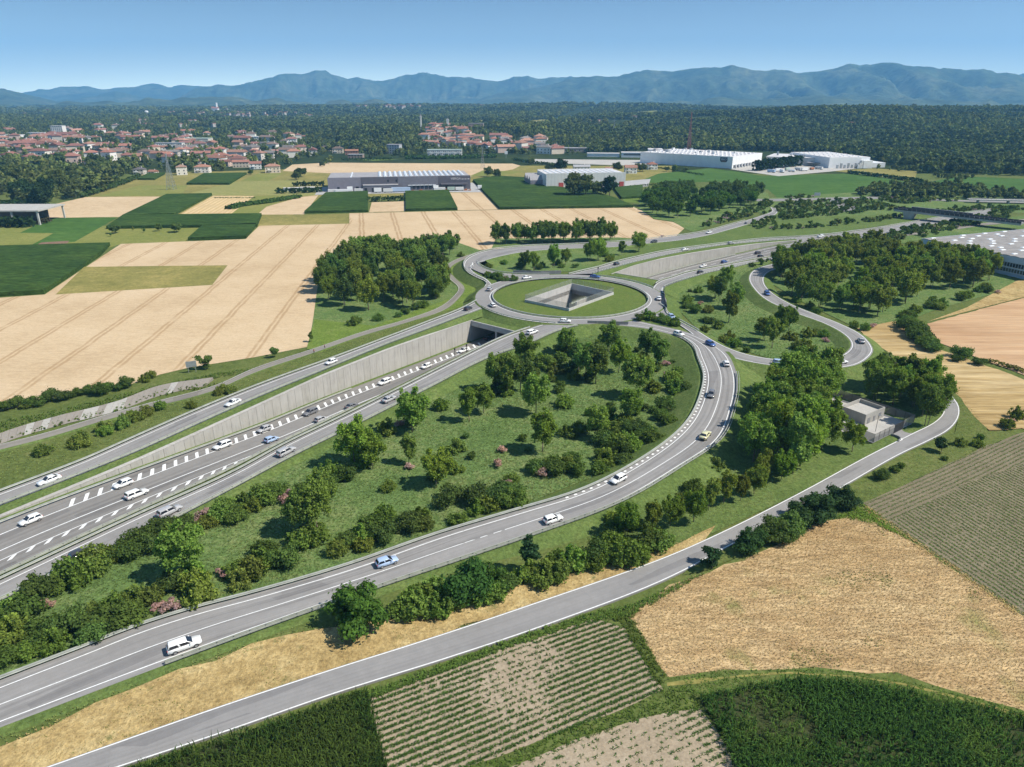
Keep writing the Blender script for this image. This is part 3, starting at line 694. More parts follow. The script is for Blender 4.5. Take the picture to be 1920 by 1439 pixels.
def skirt(edge, side, shoulder=0.7, slope=1.9, name='embankment', mat=None, base=0.0, i0=0, i1=None):
    e = edge[i0:i1]
    nn = [v * side for v in normals2d(e)]
    a = [p + Vector((0, 0, -.03)) for p in e]
    b = [p + q * shoulder + Vector((0, 0, -.10)) for p, q in zip(e, nn)]
    c = [Vector(((p + q * (shoulder + slope * max(p.z - base, .15))).x, (p + q * (shoulder + slope * max(p.z - base, .15))).y, base - .03)) for p, q in zip(e, nn)]
    mb = MB()
    if side > 0: mb.strip(a, b); mb.strip(b, c)
    else: mb.strip(b, a); mb.strip(c, b)
    o = mb.build(name, mat or M['slope_grass'], smooth=True); o['kind'] = 'structure'; return o

# motorway floor in the trench
mb = MB(); WD = [max(OPP[i][0] - 3.0, 8) for i in range(len(LW))]
mb.strip([floor_at(i, 0.0) for i in range(len(LW))], [floor_at(i, WD[i]) for i in range(len(LW))])
me = mb.mesh('motorway', M['asphalt_worn']); uvl = me.uv_layers.new(name='along'); _n = len(LW)
for lp in me.loops: uvl.data[lp.index].uv = (0 if lp.vertex_index < _n else WD[lp.vertex_index % _n], (lp.vertex_index % _n) * 3.0)
MW = link('motorway', me); MW['kind'] = 'structure'
mb = MB(); _k = [Vector((floor_at(i, WD[i] + .3).x, floor_at(i, WD[i] + .3).y, max(OPP[i][1].z - .12, FZ[i]))) for i in range(len(LW))]
mb.strip([floor_at(i, WD[i], -.01) for i in range(len(LW))], _k); mb.strip(_k, [OPP[i][1] + Vector((0, 0, .12)) for i in range(len(LW))])
o = mb.build('median_bank', M['grass']); o['kind'] = 'structure'
mb = MB(); mb.strip([floor_at(i, -.02, .015) for i in range(len(LW))], [floor_at(i, 1.5, .015) for i in range(len(LW))])
mb.build('verge', M['slope_grass'])['kind'] = 'structure'
def mw_line(off, w, i0, i1, dash=None, name='lane_marking', z=0.02):
    c = resample([floor_at(i, off, z) for i in range(i0, i1)], max(3, (i1 - i0) * 4 if dash else (i1 - i0)))
    mb = MB(); a = offset(c, -w / 2); b = offset(c, w / 2)
    if not dash: mb.strip(a, b)
    else:
        st = length(c) / (len(c) - 1); k = max(1, round(dash[0] / st)); g = max(1, round(dash[1] / st)); i = 0
        while i + k < len(c): mb.strip(a[i:i + k + 1], b[i:i + k + 1]); i += k + g
    q = mb.build(name, M['paint'], MW); q['kind'] = 'stuff' if dash else 'structure'
i605 = wall_idx(605, 705); i250 = wall_idx(250, 867); i40 = wall_idx(40, 954); iEnd = wall_idx(1512, 450.5); i1200 = iP1
mw_line(7.0, .28, 0, iP0 + 3); mw_line(13.3, .28, 0, iP0 + 3); mw_line(16.9, .22, 0, i605 + 14)
mw_line(4.2, .25, iP1 - 3, iEnd); mw_line(8.0, .25, iP1 - 3, iEnd, (4.5, 7)); mw_line(11.8, .22, iP1 - 3, iEnd)
def hatching(o0, o1, i0, i1, period, wid, skew, name='hatched_marking', zl=.018):
    c = resample([floor_at(i, 0, 0) for i in range(i0, i1)], 900); nn = normals2d(c); st = length(c) / 899; mb = MB(); s = 0
    def at(d, off):
        k = min(max(d / st, 0), 898.999); i = int(k); f = k - i
        p = c[i].lerp(c[i + 1], f) + nn[i] * off; p.z += zl; return p
    tot = length(c)
    while s + skew + wid < tot:
        mb.quad(at(s, o0), at(s + wid, o0), at(s + wid + skew, o1), at(s + skew, o1)); s += period
    q = mb.build(name, M['paint'], MW); q['kind'] = 'stuff'
hatching(6.9, 3.9, i40 + 2, iP0 + 1, 3.15, .95, 2.1)
hatching(18.3, 17.1, 4, i605 - 6, 3.4, 1.0, 1.5)

# carriageways
SLIP_A = road('slip_road', [(0, 926), (160, 865), (250, 825), (375, 770), (480, 727), (630, 672, .3), (730, 634, .7), (800, 607, 1.3), (870, 579, 2.1), (893, 566, 2.5)],
              [(0, 951), (160, 889), (250, 852.5), (375, 796), (480, 749), (630, 687, .3), (730, 646, .7), (800, 620, 1.3), (868, 594, 2.2), (905, 580, 2.5)], M['asphalt'], ext0=60)
SLIP_B = road('slip_road', [(0, 1092), (250, 974), (440, 888, .2), (535, 836, .5), (627, 792, .9), (730, 741, 1.4), (855, 678, 2.0), (955, 630, 2.5), (1012, 611, 2.5)],
              [(0, 1131), (50, 1107), (250, 1015), (440, 917.5, .2), (552, 857, .6), (637, 815, .9), (805, 730, 1.6), (920, 672, 2.1), (993, 646, 2.4), (1046, 623, 2.5), (1092, 610, 2.5)], M['asphalt'], ext0=60)
SLIP_C = road('slip_road', [(1066, 516, 2.5), (1090, 510, 2.4), (1120, 503, 2.1), (1152, 493.5, 1.6), (1200, 482, 1.1), (1245, 472.5, .8), (1285, 466.5, .6), (1340, 459.5, .4), (1420, 450), (1540, 442.3), (1600, 435), (1660, 427)],
              [(1112, 514.5, 2.5), (1135, 507.5, 2.2), (1151, 503.5, 1.9), (1182, 494.8, 1.3), (1220, 486, .9), (1257, 478, .7), (1295, 470.5, .5), (1340, 463, .4), (1415, 455), (1465, 451), (1527, 447.5), (1600, 440), (1660, 431)], M['asphalt'])
SLIP_D = road('slip_road', [(1222, 543, 2.5), (1232, 532, 2.4), (1240, 527.5, 2.3), (1257, 522.5, 2.0), (1284, 513.5, 1.6), (1311, 507.5, 1.2), (1357, 499, .8), (1390, 492.5, .5), (1427, 486, .2), (1470, 480), (1520, 468)],
              [(1247, 553, 2.5), (1243, 546, 2.5), (1246, 540, 2.4), (1257, 535, 2.3), (1280, 527, 2.0), (1307, 519, 1.6), (1332, 512, 1.2), (1371, 504, .7), (1415, 493.5, .3), (1450, 487), (1490, 479), (1527, 470)], M['asphalt'])
FARWAY = road('motorway', [(1500, 446), (1540, 442.5), (1620, 432.5), (1696, 420), (1740, 412.5), (1800, 402), (1860, 393)], [(1440, 489), (1480, 478), (1527, 465), (1580, 453.5), (1627, 445), (1680, 434.5), (1740, 423), (1800, 412), (1860, 402)], M['asphalt'])
RAMP_E = road('ramp_road', [(0, 1279), (161, 1217), (250, 1182), (342, 1152), (480, 1115), (640, 1068), (821, 1005, .4), (962, 962.5, .8), (1082, 926, 1.3), (1203, 864, 2.0), (1280, 803, 2.5), (1313, 740, 2.9), (1318, 708, 3.0), (1307, 673, 3.0), (1297, 650, 2.9), (1275, 635, 2.8), (1240, 624.5, 2.6), (1210, 618, 2.5), (1160, 612, 2.5)],
              [(0, 1368), (302, 1253), (603, 1143), (732, 1098), (921, 1034, .4), (1002, 1006, .8), (1163, 945.5, 1.3), (1280, 877, 2.0), (1347, 831, 2.4), (1377, 765, 2.8), (1383, 718, 3.0), (1377, 690, 3.0), (1358, 660, 3.0), (1325, 640, 2.9), (1292, 626, 2.8), (1262, 618, 2.6), (1225, 610, 2.5), (1185, 601, 2.5)], M['asphalt'], ext0=60)
RAMP_F = road('ramp_road', [(1236, 572, 2.5), (1248, 580, 2.5), (1251, 588, 2.55), (1275, 604, 2.6), (1306, 621, 2.7), (1337, 640, 2.8), (1362, 653, 2.8), (1387, 662.5, 2.6), (1440, 674, 2.2), (1500, 677, 2), (1555, 675, 2), (1580, 666, 2), (1595, 651, 2), (1593, 640, 2), (1580, 627, 2), (1547, 609, 2), (1493, 589, 2), (1440, 566, 2), (1412, 541, 2), (1404, 523, 1.8), (1412, 509, 1.4), (1430, 501, .8), (1460, 494, .3)],
              [(1220, 594, 2.5), (1240, 596, 2.5), (1256, 602, 2.55), (1292, 623, 2.7), (1312, 640, 2.8), (1338, 662, 2.8), (1380, 675, 2.6), (1440, 686.5, 2.2), (1480, 690.5, 2), (1540, 693.5, 2), (1600, 688, 2), (1628, 673, 2), (1637, 658, 2), (1632, 647, 2), (1613, 628, 2), (1580, 611, 2), (1527, 590, 2), (1494, 577, 2), (1467, 563.5, 2), (1438, 541, 2), (1432, 527, 1.8), (1438, 514, 1.4), (1455, 506, .8), (1478, 500, .3)], M['asphalt'])
LOOP_I = road('ramp_road', [(888, 560, 2.5), (895, 550, 2.5), (911, 537, 2.6), (911.5, 530, 2.7), (906, 527, 2.7), (890, 520, 2.8), (874, 509.5, 2.9), (869, 500, 3.0), (870.5, 492, 3.0), (880, 483.5, 3.0), (900, 475, 2.8), (925, 469, 2.4), (957, 465, 2.0), (990, 462.3, 1.7), (1057, 460, 1.2), (1145, 455.5, .7), (1215, 450, .3), (1245, 446), (1280, 442), (1325, 434.5), (1362, 424.5), (1425, 406), (1447, 397), (1444, 389)],
              [(925, 545, 2.5), (923, 536, 2.6), (918, 530, 2.7), (910, 523.5, 2.7), (895, 516.5, 2.8), (885, 509, 2.9), (882, 501, 3.0), (888, 495.5, 3.0), (905, 491, 3.0), (930, 484, 2.7), (950, 479.5, 2.3), (965, 476.5, 2.0), (1000, 472, 1.7), (1060, 468, 1.2), (1150, 464.5, .7), (1215, 457.8, .3), (1265, 453), (1325, 443), (1360, 434), (1430, 412.5), (1457, 401), (1454, 391)], M['asphalt'])
LEG_J = road('ramp_road', [(895, 493, 3.0), (903, 501, 2.95), (915, 506.5, 2.8), (930, 511, 2.7), (950, 514.3, 2.6), (985, 516, 2.5), (1030, 516, 2.5)], [(881, 503, 3.0), (890, 508, 2.95), (905, 514, 2.8), (928, 519, 2.7), (958, 523, 2.6), (990, 525, 2.5), (1030, 524, 2.5)], M['asphalt'])
_b = [(1648, 664), (1668, 675), (1693, 685.5), (1717, 694), (1752, 711), (1776, 729), (1787, 747), (1796, 760), (1799, 775), (1793, 793), (1779, 808), (1742, 828.5), (1698, 849), (1578, 916.5), (1348, 1037.5), (1280, 1075), (1042, 1170), (841, 1238), (640, 1301), (402, 1384), (241, 1437)]
_a = [(1628, 674), (1645, 684), (1668, 692), (1690, 700), (1722, 717), (1744, 733), (1760, 750), (1768, 764), (1769, 774), (1763, 784), (1750, 795), (1710, 815), (1640, 850), (1481, 936), (1360, 997), (1280, 1033.5), (1002, 1133.5), (761, 1214), (640, 1252), (402, 1331), (92, 1440)]
SERV_H = road('service_road', _a, _b, M['asphalt_service'], ext1=60)
DRIVE = road('driveway', [(1672, 817), (1678, 818.5), (1686, 822), (1691, 826), (1680, 831)], [(1690, 808), (1696, 812.5), (1706, 815), (1716, 813), (1722, 810)], M['asphalt_service'], 1.0)
PATH_K = road('cycle_path', [(0, 836), (100, 810), (175, 787), (275, 759), (400, 726), (475, 693), (587, 656), (680, 624), (767, 599), (823, 578), (850, 558), (860, 543), (842, 523), (832.5, 507), (841, 496), (866, 483.5), (893, 475.5), (920, 470)],
              [(0, 846), (100, 820), (175, 797), (275, 769), (400, 735), (475, 702), (587, 664), (680, 631.5), (767, 605.5), (831, 584), (860, 561), (871, 543), (852, 521.5), (842, 508), (850, 498.5), (873, 487), (898, 478.5), (925, 472.5)], M['path'], ext0=60)
B_ROAD = road('back_road', [(1395, 374), (1440, 374), (1500, 373), (1560, 371.5), (1640, 370), (1800, 376), (1920, 379)], [(1400, 378), (1440, 378.5), (1500, 377), (1560, 375.5), (1640, 374), (1800, 379), (1920, 382)], M['asphalt'])
C_ROAD = road('back_road', [(1556, 372), (1556, 379), (1562, 383), (1572, 388), (1568, 393), (1550, 398)], [(1590, 372), (1580, 378), (1590, 382), (1601, 386), (1600, 394), (1560, 402)], M['asphalt'])
road('back_road', [(1640, 447.5), (1700, 439), (1735, 436)], [(1645, 450.5), (1700, 443), (1735, 439)], M['path'])
road('back_road', [(1790, 427), (1830, 421), (1870, 417), (1920, 412)], [(1796, 431), (1835, 425), (1875, 421), (1925, 416)], M['path'])
_s = len(SLIP_A[0])

def paint_edges(rd, l, r, w=.22, mid=None):
    A, B, o = rd; paint(o, A, B, l, w); paint(o, A, B, -r, w)
    if mid: paint(o, A, B, 0, w * .9, frac=mid)
paint_edges(SLIP_A, 1.3, 1.6); paint_edges(SLIP_B, 1.2, 1.3); paint_edges(SLIP_C, 1.0, 1.2); paint_edges(SLIP_D, .9, 1.1)
paint_edges(FARWAY, 1.0, 1.2); paint(FARWAY[2], FARWAY[0], FARWAY[1], 0, .2, (4.5, 7.5), frac=.35); paint(FARWAY[2], FARWAY[0], FARWAY[1], 0, .2, (4.5, 7.5), frac=.7)
paint(RAMP_E[2], RAMP_E[0], RAMP_E[1], 1.9, .2); paint(RAMP_E[2], RAMP_E[0], RAMP_E[1], -1.3, .2); paint(RAMP_E[2], RAMP_E[0], RAMP_E[1], 0, .18, frac=.53, i1=int(len(RAMP_E[0]) * .93))
_n = len(RAMP_E[0]); paint(RAMP_E[2], RAMP_E[0], RAMP_E[1], .75, .55, (0.75, 1.5), int(_n * .52), int(_n * .84), 'rumble_marking')
paint_edges(RAMP_F, .7, .7); paint_edges(LOOP_I, .9, .7); paint_edges(SERV_H, .45, .45, .2)
paint(LEG_J[2], LEG_J[0], LEG_J[1], .5, .18); paint(PATH_K[2], PATH_K[0], PATH_K[1], .2, .08)
paint(DRIVE[2], DRIVE[0], DRIVE[1], .1, .3)

# embankments of the raised carriageways (right-hand side is +1 along the drawn direction)
skirt(RAMP_E[0], -1, 1.2, 2.2, mat=M['slope_grass']); skirt(RAMP_E[1], 1, 1.2, 2.4, mat=M['slope_grass'], i1=int(_n * .86))
_f = len(RAMP_F[0]); skirt(RAMP_F[0], -1, .6, 2.0); skirt(RAMP_F[1], 1, .6, 2.0, i0=int(_f * .22))
_g = len(LOOP_I[0]); skirt(LOOP_I[0], -1, .5, 1.7); skirt(LOOP_I[1], 1, .5, 1.6, i0=int(_g * .17))
skirt(SLIP_B[1], 1, 1.4, 2.0); skirt(SLIP_A[0], -1, .8, 1.4); skirt(SLIP_C[0], -1, .8, 2.0); skirt(SLIP_D[1], 1, .8, 2.2)
skirt(LEG_J[0], -1, .4, 1.5)
skirt(SERV_H[0], -1, .3, 1.2); skirt(SERV_H[1], 1, .5, 1.6); skirt(PATH_K[0], -1, .3, 1.5); skirt(PATH_K[1], 1, .3, 1.5)
# verges between the slip roads and the tops of the trench walls
def verge(edge, i0, i1, name, dz):
    w = LW[i0:i1]; n = len(w) * 2
    a = resample(edge, n); b = resample([p + Vector((0, 0, dz)) for p in w], n); mb = MB(); mb.strip(a, b)
    q = mb.build(name, M['slope_grass'], smooth=True); q['kind'] = 'structure'
_A = [p for p in SLIP_A[1]]
_k0 = min(range(len(_A)), key=lambda i: (_A[i] - LW[0]).length); _k1 = min(range(len(_A)), key=lambda i: (_A[i] - LW[iP0]).length)
verge([p + Vector((0, 0, -.06)) for p in _A[_k0:_k1 + 1]], 0, iP0 + 1, 'verge', .03); _k1a = _k1
_C = SLIP_C[1]; _k0 = min(range(len(_C)), key=lambda i: (_C[i] - LW[iP1]).length); _k1 = min(range(len(_C)), key=lambda i: (_C[i] - LW[iEnd]).length)
verge([p + Vector((0, 0, -.06)) for p in _C[_k0:_k1 + 1]], iP1, iEnd + 1, 'verge', .03)

# the corner pieces of grass where the slip roads meet the roundabout, and the splitter islands
_A2 = SLIP_A[1][_k1a:]; verge([q + Vector((0, 0, -.06)) for q in _A2], iP0, iP0 + 9, 'verge', .0)
verge([q + Vector((0, 0, -.06)) for q in SLIP_C[1][:max(_k0 + 1, 3)]], iP1 - 5, iP1 + 1, 'verge', .0)
def island(px, z, mat='slope_grass'):
    w = [P(u, v, z) for u, v in px]; o = flat('splitter_island', [[(q.x, q.y) for q in w]], M[mat], z); mb = MB()
    for a, b in zip(w, w[1:] + w[:1]): mb.quad(a, b, b - Vector((0, 0, 3)), a - Vector((0, 0, 3)))
    mb.build('island_kerb', M['slope_grass'], o)
island([(884, 505), (888, 508), (910, 519), (924, 521.5), (960, 524), (1000, 524), (990, 528), (955, 533), (930, 541), (921, 543), (919, 533), (905, 524), (890, 514)], 2.78)
island([(897, 496), (915, 503), (930, 507), (950, 511), (985, 513.5), (1052, 513.5), (1066, 514), (1060, 518), (985, 518), (930, 513), (905, 503)], 2.68)
island([(1183, 604), (1230, 596), (1245, 597), (1258, 603), (1294, 624), (1309, 637), (1290, 631), (1262, 622), (1225, 612)], 2.74)

skirt(catmull(PW([(1246, 541), (1247, 551), (1247, 562), (1248, 574), (1252, 586), (1262, 595)], 2.78), 4), -1, .4, 2.3)
# ============================================================ TRENCH WALLS, TUNNEL, ROUNDABOUT, BARRIERS, BRIDGES
def local(pts, root): return [p - root.location for p in pts]
def built(mb, name, mat, root, smooth=False):
    """mesh collected in world coordinates, hung under root"""
    l = root.location; mb.v = [(x - l.x, y - l.y, z - l.z) for x, y, z in mb.v]
    return mb.build(name, mat, root, smooth)

def retaining(i0, i1, label, cut=None):
    root = thing('retaining_wall', label, 'retaining wall', LW[i0].copy() * 1.0)
    pts = LW[i0:i1 + 1]; L = length(pts); n = int(L / 3.0); tp = resample(pts, n + 1)
    fz = np.interp(np.linspace(0, 1, n + 1), np.linspace(0, 1, i1 - i0 + 1), FZ[i0:i1 + 1])
    nn = normals2d(tp)
    mb = MB(); mb.strip([p + v * .02 + Vector((0, 0, -.1)) for p, v in zip(tp, nn)], [Vector((p.x + v.x * .02, p.y + v.y * .02, f - .3)) for p, v, f in zip(tp, nn, fz)])
    built(mb, 'wall_backing', M['channel'], root)
    for k in range(n):
        a, b = tp[k], tp[k + 1]; d = (b - a).normalized() * .035; q0, q1 = a + d, b - d
        if max(a.z - fz[k], b.z - fz[k + 1]) < .25: continue
        mb = MB(); v0, v1 = nn[k], nn[k + 1]; pr = .10 + RND.uniform(0, .02)
        ring = lambda p, v, f: [Vector((p.x, p.y, f - .25)) + v * .03, Vector((p.x, p.y, f - .25)) + v * pr, p + v * pr + Vector((0, 0, -.06)), p + v * .03 + Vector((0, 0, -.06))]
        mb.rings([ring(q0, v0, fz[k]), ring(q1, v1, fz[k + 1])])
        mb.f = [tuple(reversed(f)) for f in mb.f]
        built(mb, 'wall_panel', M[RND.choice(['concrete_panel', 'concrete_panel', 'panel_b', 'panel_c'])], root)
    mb = MB(); mb.rings([[p + v * .16 + Vector((0, 0, -.07)), p + v * .16 + Vector((0, 0, .10)), p - v * 1.0 + Vector((0, 0, .10)), p - v * 1.0 + Vector((0, 0, -.07))] for p, v in zip(tp, nn)])
    built(mb, 'coping', M['gravel'], root)
    return root
retaining(0, iP0, 'long concrete panel wall of the cutting left of the tunnel mouth')
retaining(iP1, iEnd, 'concrete panel wall of the cutting beyond the roundabout')
# channel lining beside the cycle path
ch_t = curve([(-60, 848), (0, 818), (100, 787), (220, 757), (300, 727), (400, 712)], 3.0, .2); ch_b = curve([(-60, 866), (0, 833), (100, 801), (220, 771), (300, 742), (385, 724)], 3.0, .12)
n = 34; ta = resample(ch_t, n + 1); tb = resample(ch_b, n + 1)
root = thing('drainage_channel', 'weathered concrete channel lining beside the cycle path', 'channel', tb[0].copy())
for k in range(n):
    mb = MB(); d = (ta[k + 1] - ta[k]).normalized() * .04
    up = Vector((0, 0, .75 + .05 * RND.random()))
    a, b, c, e = tb[k] + d, tb[k + 1] - d, ta[k + 1] - d + up, ta[k] + d + up
    mb.rings([[a, e, e + Vector((0, .3, -1.2)), a + Vector((0, .3, -.3))], [b, c, c + Vector((0, .3, -1.2)), b + Vector((0, .3, -.3))]])
    built(mb, 'channel_slab', M['channel'] if RND.random() < .6 else M['panel_b'], root)

# ---- tunnel deck with the light well
pit_t = [P(985.7, 562.5, 3.6), P(1067, 579, 3.6), P(1149, 549, 3.6), P(1072.5, 532.5, 3.6)]      # left, near, right, far corner
pit = [Vector((p.x, p.y, 0)) for p in pit_t]
pn0 = P(885, 601, 1.2); pn1 = P(985, 625.3, 1.2)
pdir = (pn1 - pn0); pdir.z = 0; pdir.normalize()
pn1 = pn0 + pdir * 34.5
axis = Vector((-pdir.y, pdir.x, 0))
f0 = LW[iP1 + 1].copy(); f1 = f0 + pdir * 35
deckp = [pn0, pn1, f1, f0]
root = thing('underpass', 'concrete underpass carrying the roundabout over the motorway', 'tunnel', Vector((pn0.x, pn0.y, 0)))
def slab(loops, z0, z1, name, mat, root):
    tris = tessellate_polygon([[Vector((p.x, p.y, 0)) for p in q] for q in loops]); fl = [p for q in loops for p in q]; mb = MB()
    for t in tris:
        A, B, C_ = [fl[i] for i in t]
        if (B.x - A.x) * (C_.y - A.y) - (B.y - A.y) * (C_.x - A.x) < 0: B, C_ = C_, B
        mb.tri((A.x, A.y, z1), (B.x, B.y, z1), (C_.x, C_.y, z1)); mb.tri((A.x, A.y, z0), (C_.x, C_.y, z0), (B.x, B.y, z0))
    for q in loops:
        for a, b in zip(q, q[1:] + q[:1]): mb.quad((a.x, a.y, z0), (b.x, b.y, z0), (b.x, b.y, z1), (a.x, a.y, z1))
    return built(mb, name, mat, root)
slab([deckp, pit], -.95, .9, 'deck_slab', M['concrete'], root)
mb = MB()
for a, b in ((pn0, pn1), (f0, f1)):                      # fascia beams with a small upstand
    mb = MB()
    d = (b - a).normalized(); out = Vector((d.y, -d.x, 0)) * (.25 if a is pn0 else -.25)
    c = (a + b) / 2 + out; mb.box((c.x, c.y, .1), ((b - a).length, .5, 2.1), math.atan2(d.y, d.x))
    built(mb, 'portal_fascia', M['concrete'], root)
mid = pn0 + pdir * 12.6
mb = MB()
for s0, s1 in ((-.1, 21.0), (56.0, 92.0)):               # dividing wall between the two bays
    mb = MB()
    c = mid + axis * ((s0 + s1) / 2); mb.box((c.x, c.y, -4.4), (s1 - s0, .9, 6.8), math.atan2(axis.y, axis.x))
    built(mb, 'dividing_wall', M['concrete'], root)
for p0 in (pn0 - pdir * .3, pn0 + pdir * 33.5):
    mb = MB(); c = p0 + axis * 50; mb.box((c.x, c.y, -4.4), (102, .8, 6.4), math.atan2(axis.y, axis.x)); built(mb, 'side_wall', M['concrete'], root)
# light well: parapet ring, inner walls down to the deck underside, left wall on to the road
mb = MB(); cen = sum(pit, Vector()) / 4
outer = [c + (c - cen).normalized() * .45 for c in pit]
for k in range(4):
    a, b, oa, ob = pit[k], pit[(k + 1) % 4], outer[k], outer[(k + 1) % 4]
    zb = -.95
    if k == 3: zb = -7.6                                   # wall on the far left, running down to the carriageway
    mb.quad((oa.x, oa.y, 2.3), (ob.x, ob.y, 2.3), (ob.x, ob.y, 3.75), (oa.x, oa.y, 3.75))
    mb.quad((b.x, b.y, zb), (a.x, a.y, zb), (a.x, a.y, 3.75), (b.x, b.y, 3.75))
    mb.quad((oa.x, oa.y, 3.75), (ob.x, ob.y, 3.75), (b.x, b.y, 3.75), (a.x, a.y, 3.75))
built(mb, 'light_well_parapet', M['concrete_pale'], root)
# mesh fence on the parapet
t = NT('fence_mesh'); tr = t.n('ShaderNodeBsdfTransparent'); d = t.n('ShaderNodeBsdfDiffuse'); d.inputs['Color'].default_value = (.30, .31, .29, 1)
mx = t.n('ShaderNodeMixShader'); mx.inputs[0].default_value = .34; t.l(tr.outputs[0], mx.inputs[1]); t.l(d.outputs[0], mx.inputs[2]); t.l(mx.outputs[0], t.out.inputs['Surface'])
M['fence_mesh'] = t.m
t = NT('fence_mesh_dense'); tr = t.n('ShaderNodeBsdfTransparent'); d = t.n('ShaderNodeBsdfDiffuse'); d.inputs['Color'].default_value = (.20, .19, .18, 1)
mx = t.n('ShaderNodeMixShader'); mx.inputs[0].default_value = .72; t.l(tr.outputs[0], mx.inputs[1]); t.l(d.outputs[0], mx.inputs[2]); t.l(mx.outputs[0], t.out.inputs['Surface'])
M['fence_mesh_dense'] = t.m
def mesh_fence(corners, zb, zt, label, step=3.0, mat='fence_mesh', closed=True, postr=.05, base=None):
    root = thing('mesh_fence', label, 'fence', Vector((corners[0].x, corners[0].y, zb)))
    segs = list(zip(corners, corners[1:] + corners[:1])) if closed else list(zip(corners, corners[1:]))
    for a, b in segs:
        n = max(1, round((b - a).length / step))
        for k in range(n):
            p = a.lerp(b, k / n); q = a.lerp(b, (k + 1) / n); d = (q - p).normalized() * (postr + .02)
            mb = MB(); mb.quad((p.x + d.x, p.y + d.y, zb + .06), (q.x - d.x, q.y - d.y, zb + .06), (q.x - d.x, q.y - d.y, zt - .03), (p.x + d.x, p.y + d.y, zt - .03))
            built(mb, 'mesh_panel', M[mat], root)
            mb = MB(); mb.bar((p.x, p.y, zb), (p.x, p.y, zt), postr, n=4); built(mb, 'post', M['steel' if mat == 'fence_mesh' else 'dark_steel'], root)
        if base:
            mb = MB(); c = (a + b) / 2; mb.box((c.x, c.y, (base + zb) / 2), ((b - a).length + .2, .24, zb - base), math.atan2(b.y - a.y, b.x - a.x)); built(mb, 'plinth', M['concrete'], root)
    return root
midr = [p.lerp(q, .5) for p, q in zip(pit, outer)]
mesh_fence(midr, 3.75, 6.0, 'tall wire mesh fence round the light well on the roundabout', 3.4)

# ---- roundabout
ring = lambda r, z, n=96: [Vector((ROUND_C.x + r * math.cos(2 * math.pi * k / n), ROUND_C.y + r * math.sin(2 * math.pi * k / n), z)) for k in range(n)]
RZ = 2.5 + .30 + .006 * 40
def annulus(name, r0, z0, r1, z1, mat, n=96, parent=None, smooth=False):
    mb = MB(); a = ring(r0, z0, n); b = ring(r1, z1, n); mb.strip(b + [b[0]], a + [a[0]])
    o = mb.build(name, mat, parent, smooth); o['kind'] = 'structure'; return o
RB = annulus('roundabout', R_IN - .6, RZ, R_OUT, RZ, M['asphalt'])
annulus('lane_marking', R_IN + .7, RZ + .01, R_IN + .95, RZ + .01, M['paint'], parent=RB)
def arc(r, a0, a1, z, n=60): return [Vector((ROUND_C.x + r * math.cos(rad(a0 + (a1 - a0) * k / n)), ROUND_C.y + r * math.sin(rad(a0 + (a1 - a0) * k / n)), z)) for k in range(n + 1)]
def ang_of(u, v): p = P(u, v, 2.5); return math.degrees(math.atan2(p.y - ROUND_C.y, p.x - ROUND_C.x))
for a0, a1 in ((ang_of(903, 576), ang_of(1046, 611)), (ang_of(1110, 514), ang_of(1226, 543)), (ang_of(990, 523), ang_of(925, 540))):
    if a1 < a0 and a0 - a1 > 180: a1 += 360
    c = arc(R_OUT - .6, a0, a1, RZ + .01); mb = MB(); mb.strip(offset(c, -.13), offset(c, .13)); mb.build('edge_line', M['paint'], RB)['kind'] = 'structure'
flat('roundabout_island', [[(p.x, p.y) for p in ring(R_IN - .5, 0)], [(p.x, p.y) for p in outer]], M['island_grass'], 2.62)
annulus('embankment', R_OUT, RZ - .02, R_OUT + .6, RZ - .15, M['slope_grass'])
annulus('embankment', R_OUT + .6, RZ - .15, R_OUT + 3.6, .95, M['slope_grass'], smooth=True)
annulus('embankment', R_OUT + 3.6, .95, R_OUT + 6.0, -.05, M['slope_grass'], smooth=True)
g = [p.copy() for p in deckp]; gm = flat('deck_grass', [[(p.x, p.y) for p in g], [(p.x, p.y) for p in pit]], M['slope_grass'], .93)

# ---- guard rails
NRAIL = [0]
def guardrail(pts, label, side=1, step=2.6, double=False, h=.80, wide=.16, mat='rail'):
    pts = resample(pts, max(2, int(length(pts) / step))); nn = normals2d(pts)
    root = thing('guard_rail', label, 'guard rail', pts[0].copy())
    mb = MB(); rings = []
    for p, v in zip(pts, nn):
        w = v * (wide / 2)
        rings.append([p - w + Vector((0, 0, h - .34)), p + w + Vector((0, 0, h - .34)), p + w * .7 + Vector((0, 0, h - .17)), p + w + Vector((0, 0, h)), p - w + Vector((0, 0, h)), p - w * .7 + Vector((0, 0, h - .17))])
    mb.rings(rings); built(mb, 'rail', M[mat], root)
    mb = MB()
    for i, (p, v) in enumerate(zip(pts, nn)):
        q = p + v * side * (wide / 2 + .06); mb.box((q.x, q.y, p.z + (h - .05) / 2 - .1), (.10, .14, h + .15), math.atan2(v.y, v.x))
    built(mb, 'post', M['rail_post'], root)['kind'] = 'stuff'
    if double:
        mb = MB(); mb.rings([[p + v * side * .55 + Vector((0, 0, h - .3)) + e for e in (v * -.05, v * .05, v * .05 + Vector((0, 0, .25)), v * -.05 + Vector((0, 0, .25)))] for p, v in zip(pts, nn)])
        built(mb, 'rear_rail', M[mat], root)
    return root
def edge_rail(edge, off, label, side, i0=0, i1=None, **k): return guardrail(offset(edge[i0:i1], off), label, side, **k)
_na = len(SLIP_A[0]); _nb = len(SLIP_B[0]); _nc = len(SLIP_C[0]); _nd = len(SLIP_D[0])
edge_rail(SLIP_A[0], .15, 'guard rail on the meadow side of the upper left slip road', -1, wide=.34)
edge_rail(SLIP_A[1], -.15, 'guard rail between the upper left slip road and the trench wall', 1, 0, int(_na * .97), double=True)
